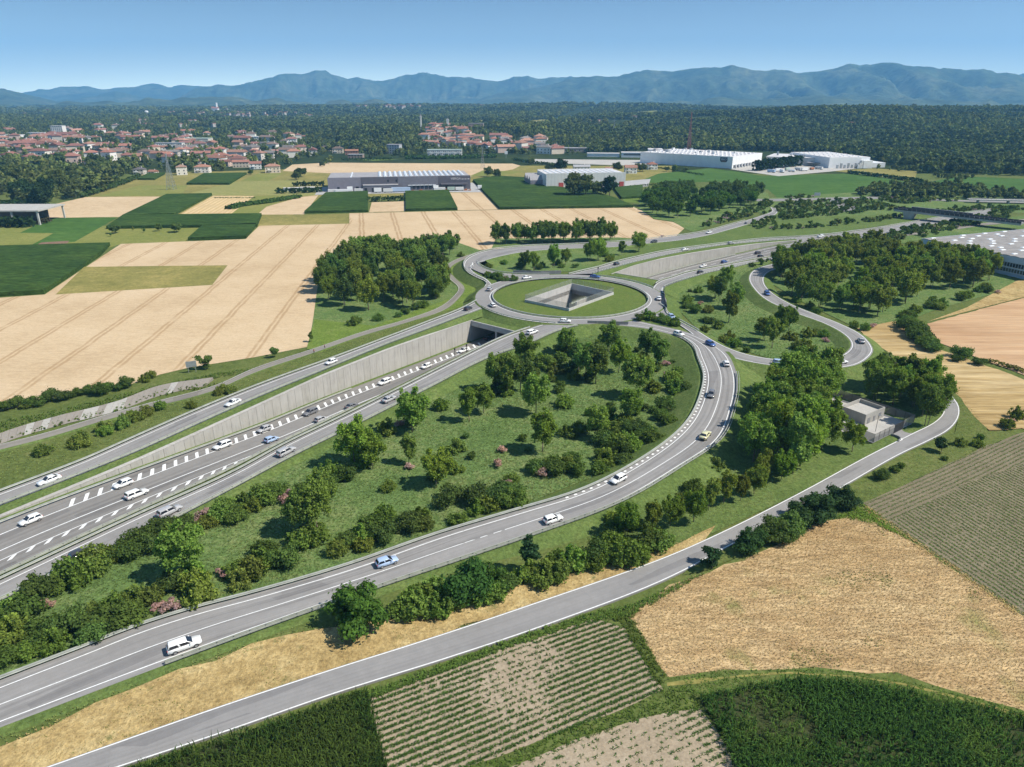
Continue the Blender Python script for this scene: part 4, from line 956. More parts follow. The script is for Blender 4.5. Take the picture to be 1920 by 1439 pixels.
guardrail([floor_at(i, 2.6, 0) for i in range(0, iP0 - 20)], 'guard rail along the foot of the near cutting wall', -1, wide=.34)
guardrail([Vector((floor_at(i, WD[i] + .6).x, floor_at(i, WD[i] + .6).y, OPP[i][1].z - .1)) for i in range(0, i605 - 4)], 'guard rail on the motorway side of the grassy median', 1, double=True)
edge_rail(SLIP_B[0], .10, 'guard rail on the trench side of the lower slip road', -1, 0, int(_nb * .98), wide=.32)
edge_rail(SLIP_B[1], -.15, 'guard rail between the lower slip road and the planted meadow', 1, int(_nb * .20), int(_nb * .99), double=True, wide=.26)
edge_rail(SLIP_C[0], .15, 'guard rail on the outer side of the far upper slip road', -1, wide=.30)
edge_rail(SLIP_C[1], -.15, 'guard rail above the far cutting wall', 1, 0, int(_nc * .7))
edge_rail(SLIP_D[0], .12, 'guard rail between the far motorway and its right slip road', -1, 3, int(_nd * .85), wide=.30)
edge_rail(SLIP_D[1], -.12, 'guard rail on the outer side of the far right slip road', 1, 4, int(_nd * .8), wide=.3)
guardrail([floor_at(i, 2.4, 0) for i in range(iP1 + 1, iP1 + 36)], 'short guard rail at the foot of the far cutting wall', -1, wide=.30)
edge_rail(FARWAY[0], .15, 'guard rail on the upper side of the motorway before the dark bridge', -1, wide=.3)
edge_rail(RAMP_E[0], .15, 'guard rail on the inner side of the big curved ramp', -1, 0, int(_n * .93) if False else int(len(RAMP_E[0]) * .93), wide=.42)
_e = len(RAMP_E[1]); _i305 = min(range(_e), key=lambda i: (RAMP_E[1][i].xy - P(306, 1251).xy).length); _i1377 = min(range(_e), key=lambda i: (RAMP_E[1][i].xy - P(1378, 694, 3).xy).length)
edge_rail(RAMP_E[1], -.1, 'guard rail on the outer side of the big curved ramp', 1, _i305, _i1377, double=True, wide=.14)
_f = len(RAMP_F[0]); edge_rail(RAMP_F[0], .1, 'guard rail beside the shrubs right of the roundabout', -1, 0, int(_f * .16), wide=.3)
edge_rail(LOOP_I[0], .12, 'guard rail round the outside of the upper left loop ramp', -1, int(_g * .06), int(_g * .8), wide=.3)
edge_rail(LEG_J[0], .1, 'guard rail along the curved entry from the upper left loop', -1, wide=.26)
c = arc(R_IN - .35, 0, 360, RZ - .1, 150); guardrail(c, 'circular guard rail round the green roundabout island', 1, wide=.40)
c = arc(R_OUT + .1, ang_of(905, 578), ang_of(1040, 611), RZ - .1); guardrail(c, 'guard rail on the roundabout edge above the tunnel mouth', 1, wide=.2)
c = arc(R_OUT + .1, ang_of(1228, 543), ang_of(1135, 511), RZ - .1); guardrail(c, 'guard rail on the roundabout edge above the far cutting', -1, wide=.2)
def screen(name, pts, h, label, mat, cat, th=.18):
    pts = resample(pts, max(2, int(length(pts) / 3))); root = thing(name, label, cat, pts[0].copy()); nn = normals2d(pts)
    for k in range(len(pts) - 1):
        d = (pts[k + 1] - pts[k]).normalized() * .03; mb = MB(); a, b = pts[k] + d, pts[k + 1] - d; v = nn[k] * th / 2
        mb.rings([[a - v, a + v, a + v + Vector((0, 0, h)), a - v + Vector((0, 0, h))], [b - v, b + v, b + v + Vector((0, 0, h)), b - v + Vector((0, 0, h))]]); built(mb, 'screen_panel', mat, root)
    return root
screen('barrier_and_shadow_screen', PW([(962, 514), (1010, 515.5), (1052, 514.5)], 2.5), 1.9, 'low grey screen behind the roundabout under the trees', M['concrete_dark'], 'noise barrier')
screen('barrier_and_shadow_screen', PW([(1101, 609), (1140, 610), (1178, 611)], 2.5), 1.6, 'low grey screen at the near edge of the roundabout', M['concrete_dark'], 'noise barrier')
c = [p for p in RAMP_F[0][:int(_f * .05)]]
screen('barrier_and_shadow_screen', PW([(1245, 547), (1244.5, 558), (1246, 570), (1250, 582)], 2.5), 2.2, 'dark curved screen standing in for the shadow at the right exit of the roundabout', M['dark_steel'], 'noise barrier')  # shadow beside the exit modelled as a row of dark panels, no real barrier

# ---- bridge over the motorway on the right
root = thing('road_bridge', 'dark steel road bridge crossing the motorway beside the blue factory', 'bridge', P(1725, 412, 0))
a, b = P(1676, 392.5, 6.5), P(1915, 419.5, 5.0); d = (b - a).normalized(); rz = math.atan2(d.y, d.x); nrm = Vector((-d.y, d.x, 0)); L = (b - a).length
def along(t, z, off=0.0): p = a.lerp(b, t) + nrm * off; return Vector((p.x, p.y, z + p.z - 6.5 + (6.5 - 6.5)))
mb = MB(); mb.rings([[along(t, 5.4, 0), along(t, 5.4, 9), along(t, 6.5, 9), along(t, 6.5, 0)] for t in np.linspace(0, 1, 12)]); built(mb, 'deck', M['concrete_dark'], root)
mb = MB(); mb.rings([[along(t, 6.55, .6), along(t, 6.56, .6), along(t, 6.56, 8.4), along(t, 6.55, 8.4)] for t in np.linspace(0, 1, 12)]); built(mb, 'roadway', M['asphalt'], root)
for k in range(26):
    t0, t1 = (k + .02) / 26, (k + .98) / 26; hi = 1.9 if 3 <= k < 16 else 1.15
    for off in (0, 9):
        mb = MB(); mb.rings([[along(t0, 6.5, off - .1), along(t0, 6.5, off + .1), along(t0, 6.5 + hi, off + .1), along(t0, 6.5 + hi, off - .1)], [along(t1, 6.5, off - .1), along(t1, 6.5, off + .1), along(t1, 6.5 + hi, off + .1), along(t1, 6.5 + hi, off - .1)]]); built(mb, 'parapet_panel', M['dark_steel'], root)
mb = MB(); mb.rings([[along(t, 8.4, 8.9), along(t, 8.4, 9.15), along(t, 8.7, 9.15), along(t, 8.7, 8.9)] for t in np.linspace(3 / 26, 16 / 26, 6)]); built(mb, 'rear_coping', M['concrete_pale'], root)
mb = MB(); mb.rings([[along(t, 5.0, -.15), along(t, 5.0, .05), along(t, 6.2, .05), along(t, 6.2, -.15)] for t in np.linspace(0, 1, 12)]); built(mb, 'fascia', M['concrete'], root)
pc = a.lerp(b, .13) + nrm * 4.5
mb = MB(); e = d * 4.2; w = nrm * 4.4
mb.rings([[pc - e * .55 - w, pc + e * .55 - w, pc + e * .55 + w, pc - e * .55 + w], [pc - e - w, pc + e - w, pc + e + w, pc - e + w]])
mb.v = [(x, y, (-.2 if i < 4 else 5.35)) for i, (x, y, z) in enumerate(mb.v)]; built(mb, 'abutment', M['concrete'], root)
root2 = thing('footbridge', 'pale railed viaduct at the edge of the wood far right', 'bridge', P(1815, 378, 0))
a, b = P(1818, 376, 2.5), P(2010, 380, 2.5); d = (b - a).normalized(); nrm = Vector((-d.y, d.x, 0))
mb = MB(); mb.rings([[p, p + nrm * 6, p + nrm * 6 + Vector((0, 0, .8)), p + Vector((0, 0, .8))] for p in (a, b)]); built(mb, 'deck', M['concrete'], root2)
for k in range(40):
    p = a.lerp(b, (k + .5) / 40); mb = MB(); mb.bar(p + Vector((0, 0, .8)), p + Vector((0, 0, 2.1)), .09, n=4); built(mb, 'baluster', M['concrete_pale'], root2)
mb = MB(); mb.rings([[p + Vector((0, 0, 2.0)), p + nrm * .2 + Vector((0, 0, 2.0)), p + nrm * .2 + Vector((0, 0, 2.2)), p + Vector((0, 0, 2.2))] for p in (a, b)]); built(mb, 'handrail', M['concrete_pale'], root2)
for t in (.1, .4, .7, .95):
    p = a.lerp(b, t) + nrm * 3; mb = MB(); mb.box((p.x, p.y, 1.2), (1.2, 3, 2.8), math.atan2(d.y, d.x)); built(mb, 'pier', M['concrete'], root2)
# ============================================================ VEGETATION
def leaf_cards(C, Nn, size, rng, asp=0.75):
    n = len(C); r = rng.normal(size=(n, 3)); t = np.cross(Nn, r); t /= np.linalg.norm(t, axis=1)[:, None] + 1e-9
    b = np.cross(Nn, t); s = (size * rng.uniform(.55, 1.25, n))[:, None] * .5
    V = np.stack([C - t * s - b * s * asp, C + t * s - b * s * asp * .6, C + t * s * .8 + b * s * asp, C - t * s * .7 + b * s * asp], 1).reshape(-1, 3)
    return V, np.arange(4 * n).reshape(-1, 4)
def crown_pts(H, r, base, nl, N, seed, shape='round', jitter=.55, zs=.85):
    """leaf positions on irregular lobes: hollow inside, gaps between"""
    g = np.random.default_rng(seed); zc = H * (base + 1) / 2; hz_ = H * (1 - base) / 2
    lobes = []
    for k in range(nl):
        for _ in range(40):
            d = g.normal(size=3); d /= np.linalg.norm(d); q = g.uniform(.25, .80)
            c = np.array([d[0] * r * q, d[1] * r * q, zc + d[2] * hz_ * q * .95])
            if base < .01 and nl > 25: c[2] = H * .30 + d[2] * q * (H * .66 if d[2] > 0 else H * .24)          # bushes spread at the ground
            hrel = (c[2] - zc) / hz_
            if shape == 'cone' and np.hypot(c[0], c[1]) > r * (0.75 - .65 * hrel): continue
            if shape == 'column' and np.hypot(c[0], c[1]) > r * .6: continue
            break
        lr = r * (g.uniform(.26, .46) if nl < 30 else (g.uniform(.17, .36) if nl < 60 else g.uniform(.10, .25))) * (1 - .25 * max(hrel, 0))
        lobes.append((c, lr))
    w = np.array([l[1] ** 2 for l in lobes]); w /= w.sum(); idx = g.choice(nl, N, p=w)
    d = g.normal(size=(N, 3)); d /= np.linalg.norm(d, axis=1)[:, None]
    d[:, 2] = np.where((d[:, 2] < -.25) & (g.random(N) < .7), -d[:, 2], d[:, 2])
    cc = np.array([lobes[i][0] for i in idx]); lr = np.array([lobes[i][1] for i in idx])
    rr = lr * (g.uniform(0, 1, N) ** .35) * np.where(g.random(N) < .12, g.uniform(1.1, 1.6, N), g.uniform(.85, 1.15, N))
    C = cc + d * rr[:, None] * np.array([1, 1, .85 if nl < 60 else 1.5]); C[:, 2] = np.maximum(C[:, 2], H * base * .6)
    Nn = d + g.normal(size=(N, 3)) * jitter; Nn /= np.linalg.norm(Nn, axis=1)[:, None]
    return C, Nn, lobes, g
def crown_mesh(name, H, r, base, nl, N, size, seed, mat, shape='round', jitter=.55):
    C, Nn, lobes, g = crown_pts(H, r, base, nl, N, seed, shape, jitter)
    V, F = leaf_cards(C, Nn, size, g); return mesh_np(name, V, F, mat), lobes
def trunk_mesh(name, H, base, rt, lobes, stems, seed):
    g = random.Random(seed); mb = MB()
    for s in range(stems):
        a = g.uniform(0, 6.28); off = 0 if stems == 1 else rt * 2.2
        p = [Vector((math.cos(a) * off, math.sin(a) * off, -.15))]
        for k in range(1, 5):
            p.append(p[-1] + Vector((g.uniform(-.1, .1) * H * .08 + math.cos(a) * off * .3, g.uniform(-.1, .1) * H * .08 + math.sin(a) * off * .3, H * .82 / 4)))
        for k in range(4): mb.bar(p[k], p[k + 1], rt * (1 - .22 * k) * (1 if stems == 1 else .7), rt * (1 - .22 * (k + 1)) * (1 if stems == 1 else .7), 6)
        for c, lr in g.sample(lobes, min(len(lobes), 7)):
            k = g.uniform(.28, .55); q = p[1].lerp(p[3], k); mb.bar(q, Vector(c), rt * .42, rt * .10, 4)
    return mb.mesh(name, M['bark'], True)
class Shape: pass
def tree_shape(H, r, base, nl, N, size, seed, stems=1, shape='round', rt=.16, jitter=.55):
    s = Shape(); s.H = H; s.r = r
    s.crown, lobes = crown_mesh('crown', H, r, base, nl, N, size, seed, M['leaf'], shape, jitter)
    s.trunk = trunk_mesh('trunk', H, base, rt, lobes, stems, seed); return s
T_BIG = [tree_shape(12.5, 5.0, .12, 78, 10730, .42, 101, 2, jitter=1.1), tree_shape(12.5, 4.3, .14, 70, 9570, .42, 102, 1, jitter=1.1), tree_shape(12.5, 5.4, .10, 90, 11600, .42, 103, 3, jitter=1.1), tree_shape(12.5, 3.8, .15, 64, 8410, .42, 104, 1, jitter=1.1), tree_shape(12.5, 4.7, .12, 76, 10150, .42, 105, 2, jitter=1.1), tree_shape(12.5, 4.4, .16, 66, 8120, .42, 106, 2, jitter=1.2)]
T_OLD = [tree_shape(16, 9.5, .02, 34, 4200, 1.35, 111, 1, rt=.4), tree_shape(16, 8.4, .02, 28, 3800, 1.3, 112, 1, rt=.4), tree_shape(16, 7.2, .02, 24, 3200, 1.25, 113, 1, rt=.35)]
T_BUSH = [tree_shape(10, 5.6, .0, 34, 7000, .52, 141, 1, rt=.15, jitter=.4), tree_shape(10, 5.0, .0, 28, 6000, .52, 142, 1, rt=.15, jitter=.45)]
T_CON = [tree_shape(15, 3.6, .06, 20, 1500, .85, 121, 1, 'cone', .25), tree_shape(14, 2.0, .05, 16, 1100, .7, 122, 1, 'column', .2)]
T_SMALL = [tree_shape(5, 2.2, .10, 10, 1500, .36, 131, 1, rt=.08), tree_shape(5, 1.9, .06, 9, 1400, .34, 132, 1, rt=.08), tree_shape(6, 1.5, .05, 12, 1500, .34, 133, 1, 'column', .08)]
VIVID, GREEN, OLIVE, DEEP, PARK = (.150, .240, .050), (.124, .198, .048), (.142, .190, .044), (.084, .142, .044), (.084, .118, .046)
def vary(c, a=.15):
    k = RND.uniform(1 - a, 1 + a); return (c[0] * k * RND.uniform(.93, 1.05), c[1] * k, c[2] * k * RND.uniform(.85, 1.15), 1)
NTREE = [0]
def tree(p, h, shapes, color, label, group=None, name='tree', wide=1.0, var=.15):
    s = shapes if isinstance(shapes, Shape) else RND.choice(shapes); k = h / s.H
    root = thing(name, label, 'tree', p, RND.uniform(0, 6.28), group); NTREE[0] += 1
    sw = k * wide * RND.uniform(.93, 1.1); root.scale = (sw, sw, k)
    a = link('trunk', s.trunk, root); c = link('crown', s.crown, root); c.color = vary(color, var); return root
OCC = []
ROADPOLY = [[(p.x, p.y) for p in A] + [(p.x, p.y) for p in B[::-1]] for A, B, _ in (SLIP_A, SLIP_B, SLIP_C, SLIP_D, RAMP_E, RAMP_F, LOOP_I, LEG_J, SERV_H, PATH_K, FARWAY)]
def free(p, gap, occ, margin=1.2):
    if any((p - q).length_squared < gap * gap for q in occ): return False
    for poly in ROADPOLY:
        for dx, dy in ((0, 0), (margin, 0), (-margin, 0), (0, margin), (0, -margin)):
            if in_poly(p.x + dx, p.y + dy, poly): return False
    return True
def scatter_px(poly_px, n, gap, occ=None, tries=60, margin=1.2):
    w = [P(u, v) for u, v in poly_px]; poly = [(p.x, p.y) for p in w]
    x0, x1 = min(p[0] for p in poly), max(p[0] for p in poly); y0, y1 = min(p[1] for p in poly), max(p[1] for p in poly)
    out = []; occ = [] if occ is None else occ
    for _ in range(n * tries):
        if len(out) >= n: break
        p = Vector((RND.uniform(x0, x1), RND.uniform(y0, y1), 0))
        if in_poly(p.x, p.y, poly) and free(p, gap, occ, margin): out.append(p); occ.append(p)
    return out
# ---- groves of alike trees
def tone(c):
    return 'olive green' if c[0] > .68 * c[1] and c[1] > .15 else ('dark green' if c[1] < .145 else ('vivid green' if c[1] > .22 else 'mid green'))
def place_word(p, pts):
    xs = sorted(q.x for q in pts); ys = sorted(q.y for q in pts); n = len(pts)
    fx = sum(x < p.x for x in xs) / n; fy = sum(y < p.y for y in ys) / n
    a = 'front' if fy < .34 else ('back' if fy > .67 else 'heart'); b = 'left' if fx < .34 else ('right' if fx > .67 else 'middle')
    return {('heart', 'middle'): 'in the very heart'}.get((a, b), ('at the %s %s' % (b, a)) if a != 'heart' else 'at the %s side' % b)
FILL = []
def grove(px, n, gap, h, shapes, colors, label, group, wide=1.0, margin=2.0, extra=0):
    pts = scatter_px(px, n + extra, gap, OCC, 60, margin); mid = (h[0] + h[1]) / 2
    pts.sort(key=lambda q: q.y); k = min(n, len(pts))            # the trees behind, too many to keep apart, go into the massed object
    for p in pts[k:]: FILL.append((p.x, p.y, RND.uniform(*h) / 12.5, RND.randrange(5) * 3 + (0 if colors[0] is OLIVE else (1 if colors[0] is DEEP else 2))))
    pts = pts[:k]
    for p in pts:
        hh = RND.uniform(*h); c = RND.choice(colors); w = 'taller' if hh > mid else 'lower'; pl = place_word(p, pts)
        tree(p, hh, shapes, c, '%s %s tree %s of %s' % (w, tone(c), pl, label), group + ', ' + w + ' ' + tone(c) + ' ' + pl, wide=wide)
grove([(600, 594), (606, 530), (640, 495), (700, 472), (800, 480), (826, 505), (832, 530), (838, 550), (800, 575), (720, 600), (650, 606)], 44, 5.0, (12, 16), T_BIG, (GREEN, OLIVE, OLIVE, DEEP), 'the grove by the cycle path', 'trees of the grove by the cycle path', .95, extra=22)
grove([(760, 474), (855, 458), (866, 464), (842, 486), (815, 492)], 9, 5, (10, 13), T_BIG, (GREEN, DEEP), 'the small clump at the wheat edge', 'trees at the far end of the grove')
grove([(928, 461), (932, 455), (1000, 452), (1058, 451), (1062, 457), (1000, 459)], 15, 5.2, (12.5, 15), T_BIG, (GREEN, GREEN, DEEP), 'the straight row above the loop', 'trees of the row at the wheat edge', .9)
grove([(1078, 457), (1082, 452), (1148, 449), (1152, 455)], 8, 5.2, (13, 16), T_BIG, (GREEN, DEEP), 'the short clump above the loop', 'trees of the clump at the wheat edge', .9)
grove([(1206, 396), (1206, 372), (1260, 362), (1330, 362), (1400, 366), (1425, 372), (1410, 388), (1340, 404), (1275, 412), (1232, 411)], 36, 6.0, (12.5, 16), T_BIG, (DEEP, (.08, .155, .036), (.075, .14, .034)), 'the dark wood behind the wheat', 'trees of the dark wood', 1.15, extra=38)
grove([(1446, 548), (1440, 522), (1470, 498), (1530, 482), (1600, 472), (1700, 482), (1770, 495), (1850, 512), (1866, 532), (1800, 548), (1720, 562), (1690, 585), (1620, 602), (1560, 586), (1500, 572)], 56, 5.4, (12, 16), T_BIG, (OLIVE, OLIVE, GREEN, (.115, .18, .032)), 'the grove before the blue factory', 'trees of the large grove', 1.05, extra=38)
grove([(1150, 1008), (1240, 1014), (1262, 1008), (1300, 998), (1352, 968), (1398, 958), (1440, 928), (1470, 905), (1430, 890), (1390, 925), (1300, 960), (1240, 990)], 20, 3.9, (7.0, 9.0), T_BIG, (OLIVE, OLIVE, (.105, .175, .034)), 'the young row along the service road', 'small trees along the service road', .85)
grove([(1405, 878), (1450, 900), (1510, 885), (1545, 858), (1530, 800), (1560, 735), (1520, 728), (1478, 738), (1440, 790)], 24, 4.4, (13.5, 17.5), T_BIG, (VIVID, GREEN, GREEN), 'the thicket left of the compound', 'trees of the thicket by the compound', 1.0, extra=6)
grove([(1610, 748), (1660, 757), (1712, 782), (1745, 790), (1762, 768), (1740, 738), (1690, 718), (1640, 722)], 15, 5.0, (10.5, 13.5), T_BIG, (GREEN, OLIVE, GREEN), 'the trees behind the compound', 'trees behind the compound')
for u, v, h, c, l in [(1597, 849, 8.5, VIVID, 'slender young tree in front of the compound wall'), (1736, 800, 11.5, GREEN, 'tree with a bare trunk at the bend of the service road'),
    (349, 1087, 11.5, VIVID, 'bright tree standing alone in the meadow nearest the bottom left'), (596, 997, 12, VIVID, 'broad bright tree with three pale trunks beside the long shrub belt'),
    (567, 1000, 10, GREEN, 'tree leaning against the broad bright tree with pale trunks'), (669, 874, 12, VIVID, 'bright tree overlapping the lower slip road guard rail'),
    (773, 812, 12.5, VIVID, 'tall bright tree beside the slip road at the silver car'), (767, 872, 8, GREEN, 'low tree in the meadow just below the tall slip road tree'),
    (821, 912, 9, VIVID, 'slim tree in mid meadow beside the pink shrubs'), (907, 776, 9, GREEN, 'tree with a slim trunk at the shrub belt below the slip road'),
    (952, 742, 12.5, GREEN, 'tall tree of the clump below the white estate car'), (930, 735, 11.5, GREEN, 'tree at the left of the clump below the tunnel slip road'), (975, 735, 11, DEEP, 'dark tree at the right of the clump below the tunnel slip road'),
    (1003, 778, 12, GREEN, 'dark green tree casting a long shadow in mid meadow'), (1017, 848, 11.5, VIVID, 'bright upright tree in the meadow with a shadow on its left'),
    (1120, 822, 9.5, VIVID, 'solitary tree in the right half of the loop meadow'), (880, 792, 10, GREEN, 'tree left of the dark green one at the slip road shrubs'), (985, 690, 11, GREEN, 'tree reaching above the guard rail below the tunnel slip road'), (1160, 700, 11.5, VIVID, 'bright tree between the largest meadow tree and the roundabout'), (1180, 790, 9.5, GREEN, 'tree in the shrubs at the right end of the meadow'), (1060, 665, 9.5, GREEN, 'small tree just under the roundabout edge'), (700, 880, 9, VIVID, 'lower bright tree beside the guard rail tree'), (610, 960, 10, GREEN, 'tree at the back of the broad bright tree'), (1117, 720, 13.5, GREEN, 'largest tree of the loop meadow near the roundabout'),
    (1100, 716, 12, GREEN, 'tree close behind the largest loop meadow tree'), (1142, 664, 11, GREEN, 'tree reaching over the near edge of the roundabout'), (1195, 746, 13, GREEN, 'broad tree of the loop meadow nearest the curved ramp'),
    (1212, 676, 11, GREEN, 'tree between the roundabout screen and the curved ramp'), (1236, 692, 10, GREEN, 'tree beside the dark embankment of the curved ramp'), (1085, 700, 11, DEEP, 'dark tree left of the largest loop meadow tree'),
    (1001, 509, 9.5, VIVID, 'bright tree on the grass inside the upper left loop'), (985, 505, 9, DEEP, 'darker tree at the left inside the upper left loop'), (1038, 503, 12, VIVID, 'tall pale trunked tree inside the upper left loop'),
    (1060, 498, 9, GREEN, 'tree right of the tall pale trunked tree in the loop'), (1106, 491, 11.5, VIVID, 'first tree of the pair near the far slip road'), (1121, 489, 12, VIVID, 'second tree of the pair near the far slip road'),
    (1166, 479, 8, GREEN, 'thin tree beside the far upper slip road'), (1197, 473, 11.5, VIVID, 'round bright tree at the wheat corner beside the far slip road'),
    (1366, 606, 12.5, OLIVE, 'tall olive tree in the right loop meadow'), (1349, 566, 11, DEEP, 'dark tree at the top of the right loop meadow'), (1340, 560, 10, OLIVE, 'olive tree leaning on the dark tree of the right loop'), (1378, 580, 11, GREEN, 'tree right behind the tall olive tree'),
    (1362, 540, 10, GREEN, 'tree at the narrow top of the right loop'), (1446, 654, 11, OLIVE, 'olive tree low in the right loop beside the pink shrub'), (1462, 630, 11.5, GREEN, 'green tree at the middle of the right loop slope'), (1478, 622, 10, GREEN, 'tree at the right of the pair on the loop slope'), (1432, 640, 9, OLIVE, 'olive tree at the left of the group low in the right loop')]:
    p = P(u, v); tree(p, h * 1.15, T_BIG, c, l); OCC.append(p)
# old park trees at the far left
grove([(-40, 378), (-40, 318), (90, 305), (200, 312), (236, 330), (232, 345), (190, 362), (130, 378), (90, 388)], 14, 10, (15, 22), T_OLD, (PARK, PARK, (.07, .11, .036), (.036, .070, .032)), 'the old park wood', 'old trees of the park', 1.0)
for u, v, h, c, l in [(1075, 369, 24, PARK, 'dark broad tree in front of the white warehouse, left of its pair'), (1098, 369, 22, PARK, 'dark tree in the middle in front of the white warehouse'), (1120, 368, 15, PARK, 'lower dark tree before the white warehouse'), (1143, 368, 20, (.026, .05, .022), 'darkest round tree before the right end of the white warehouse'),
    (1050, 324, 17, (.022, .042, .02), 'near black tree clump behind the white warehouse'), (1030, 322, 11, PARK, 'small dark tree left of the near black clump'), (1158, 322, 12, PARK, 'dark conifer beside the small red roofed house'), (1195, 322, 11, PARK, 'dark tree by the farmhouse'), (1205, 322, 10, PARK, 'second dark tree by the farmhouse'), (996, 309, 10, PARK, 'round dark tree on the car park edge'),
    (917, 332, 12, PARK, 'round bush like tree right of the grey warehouse'), (932, 334, 11, PARK, 'low tree right of the round one by the grey warehouse'), (565, 332, 12, (.05, .085, .03), 'tall round tree left of the grey warehouse'), (556, 338, 10, PARK, 'smaller tree left of the grey warehouse'),
    (216, 438, 6.5, DEEP, 'leftmost tree of the small orchard meadow'), (299, 434, 6, DEEP, 'upright small tree of the orchard meadow'), (332, 436, 7.5, DEEP, 'largest tree of the small orchard meadow'), (270, 437, 3.5, DEEP, 'tiny tree of the orchard meadow'), (250, 434, 4, OLIVE, 'thin tree of the orchard meadow'), (208, 444, 3, DEEP, 'leaning shrub tree at the orchard edge'),
    (470, 328, 6, DEEP, 'lone dark round tree below the village'), (1265, 322, 9, GREEN, 'tree at the white factory corner'), (1250, 322, 7, PARK, 'small tree left of the white factory corner'), (1285, 322, 6, PARK, 'low tree by the white factory wall')]:
    tree(P(u, v), h, T_OLD if h > 5 else T_SMALL, c, l)
# small trees of the near field edges
for u, v, h, c, s, l in [(672, 1172, 10.2, (.060, .135, .028), 10, 'big round bush beside the ramp, nearest the camera'), (880, 1118, 9.6, (.045, .098, .03), 11, 'second big round bush on the verge right of the blue car'), (918, 1108, 7.0, (.064, .135, .03), 10, 'lighter bush leaning on the second big bush'),
    (993, 1072, 9.5, (.034, .074, .034), 2, 'columnar dark bush rising from the verge hedge'), (1335, 1067, 5.2, (.028, .06, .026), 1, 'small round dark tree alone on the service road edge'), (1404, 1036, 6.6, (.04, .08, .032), 11, 'leftmost round tree of the field corner row'),
    (1442, 1018, 7.4, DEEP, 10, 'second round tree of the field corner row'), (1472, 1006, 7.4, DEEP, 11, 'third round tree of the field corner row'), (1500, 982, 7.0, (.04, .078, .03), 10, 'fourth small tree of the field corner row'), (1532, 976, 8.6, (.036, .076, .03), 10, 'largest round tree of the field corner row'), (1578, 952, 7.0, (.036, .074, .032), 11, 'last tree of the field corner row'),
    (385, 693, 5.6, DEEP, 1, 'small dark tree by the grey sign at the wheat edge'), (516, 670, 4.2, DEEP, 0, 'tiny round tree at the wheat edge'), (584, 642, 5.0, DEEP, 2, 'narrow tree at the wheat corner below the grove'), (1764, 850, 4.2, (.02, .04, .02), 0, 'small dark round tree on the field margin')]:
    tree(P(u, v), h, T_SMALL[s] if s < 10 else T_BUSH[s - 10], c, l, name='bush_tree', wide=1.3 if s < 2 else (1.05 if s > 9 else 1.0), var=.05)

# ---- shrubs
def shrub_mesh(r, h, N, size, seed, nl=7, jitter=.6):
    C, Nn, lo, g = crown_pts(h, r, .0, nl, N, seed, 'round', jitter); V, F = leaf_cards(C, Nn, size, g); return mesh_np('shrub', V, F, M['leaf'])
SH_DENSE = [shrub_mesh(2.3, 2.4, 2600, .25, 201 + k, 18, .4) for k in range(3)]
SH_LOOSE = [shrub_mesh(2.1, 2.6, 2200, .27, 211 + k, 62, 1.0) for k in range(3)]
SH_LOW = [shrub_mesh(1.6, 1.3, 800, .26, 221 + k, 6, .8) for k in range(2)]
SH_PINK = [shrub_mesh(1.3, 1.5, 520, .22, 231 + k, 7, .6) for k in range(2)]
PINK = (.33, .235, .27)
SHN = [0]
def shrub(p, kind, scale, label, group):
    ms, col, nm = {'dense': (SH_DENSE, (.074, .126, .036), 'shrub'), 'loose': (SH_LOOSE, (.118, .192, .046), 'shrub'), 'olive': (SH_LOOSE, (.128, .176, .044), 'shrub'), 'low': (SH_LOW, (.085, .140, .04), 'shrub'), 'pink': (SH_PINK, PINK, 'flowering_shrub')}[kind]
    o = link(nm, RND.choice(ms), None, p, RND.uniform(0, 6.28)); k = scale * RND.uniform(.8, 1.2); o.scale = (k, k * RND.uniform(.85, 1.15), k * RND.uniform(.8, 1.1))
    o.color = vary(col, .2); tag(o, label, 'shrub', group); SHN[0] += 1
    return o
SOCC = []
def belt(px, width, n, mix, scale, label, group, gap=1.9, z=0.0):
    """shrubs along a line of pixels, width metres wide"""
    n = int(n * .64); scale *= 1.5; gap *= 1.35
    c = PW(px, z); tot = length(c); cc = resample(c, max(3, int(tot / 2))); nn = normals2d(cc); out = 0
    for _ in range(n * 25):
        if out >= n: break
        i = RND.randrange(len(cc)); p = cc[i] + nn[i] * RND.uniform(-width / 2, width / 2) + Vector((RND.uniform(-1, 1), RND.uniform(-1, 1), 0))
        if not free(p, gap, SOCC, 1.6): continue
        SOCC.append(p); kd = RND.choices([m[0] for m in mix], [m[1] for m in mix])[0]; out += 1
        wd = {'dense': 'dense dark', 'loose': 'feathery light', 'olive': 'olive tinted', 'low': 'low', 'pink': 'pink flowering'}[kd]; f = i / len(cc)
        pl = ', leftmost stretch' if f < .25 else (', left middle stretch' if f < .5 else (', right middle stretch' if f < .75 else ', rightmost stretch'))
        lb = label if kd == 'pink' else label; lb = lb.replace('dark green shrub', 'shrub').replace('olive green shrub', 'shrub').replace('leafy green shrub', 'shrub').replace('low green shrub', 'shrub').replace('green shrub', 'shrub')
        shrub(p, kd, scale, wd + ' ' + lb.replace(' nearest the bottom left', '') + pl, group + ', ' + wd + pl)
MIX1 = (('dense', 5), ('loose', 6), ('olive', 3), ('pink', 1)); MIX2 = (('loose', 6), ('olive', 3), ('low', 3), ('dense', 2), ('pink', 1))
belt([(-30, 1195), (60, 1140), (150, 1095), (230, 1050), (310, 1005), (400, 985), (480, 945), (560, 925)], 5.5, 54, MIX1, 1.0, 'green shrub of the thick belt along the lower slip road', 'shrubs along the lower slip road')
belt([(-60, 1235), (40, 1215), (110, 1205), (200, 1165), (280, 1150), (330, 1120), (420, 1095), (480, 1080)], 6.5, 42, MIX1, 1.0, 'green shrub on the ramp verge nearest the bottom left', 'shrubs on the near ramp verge')
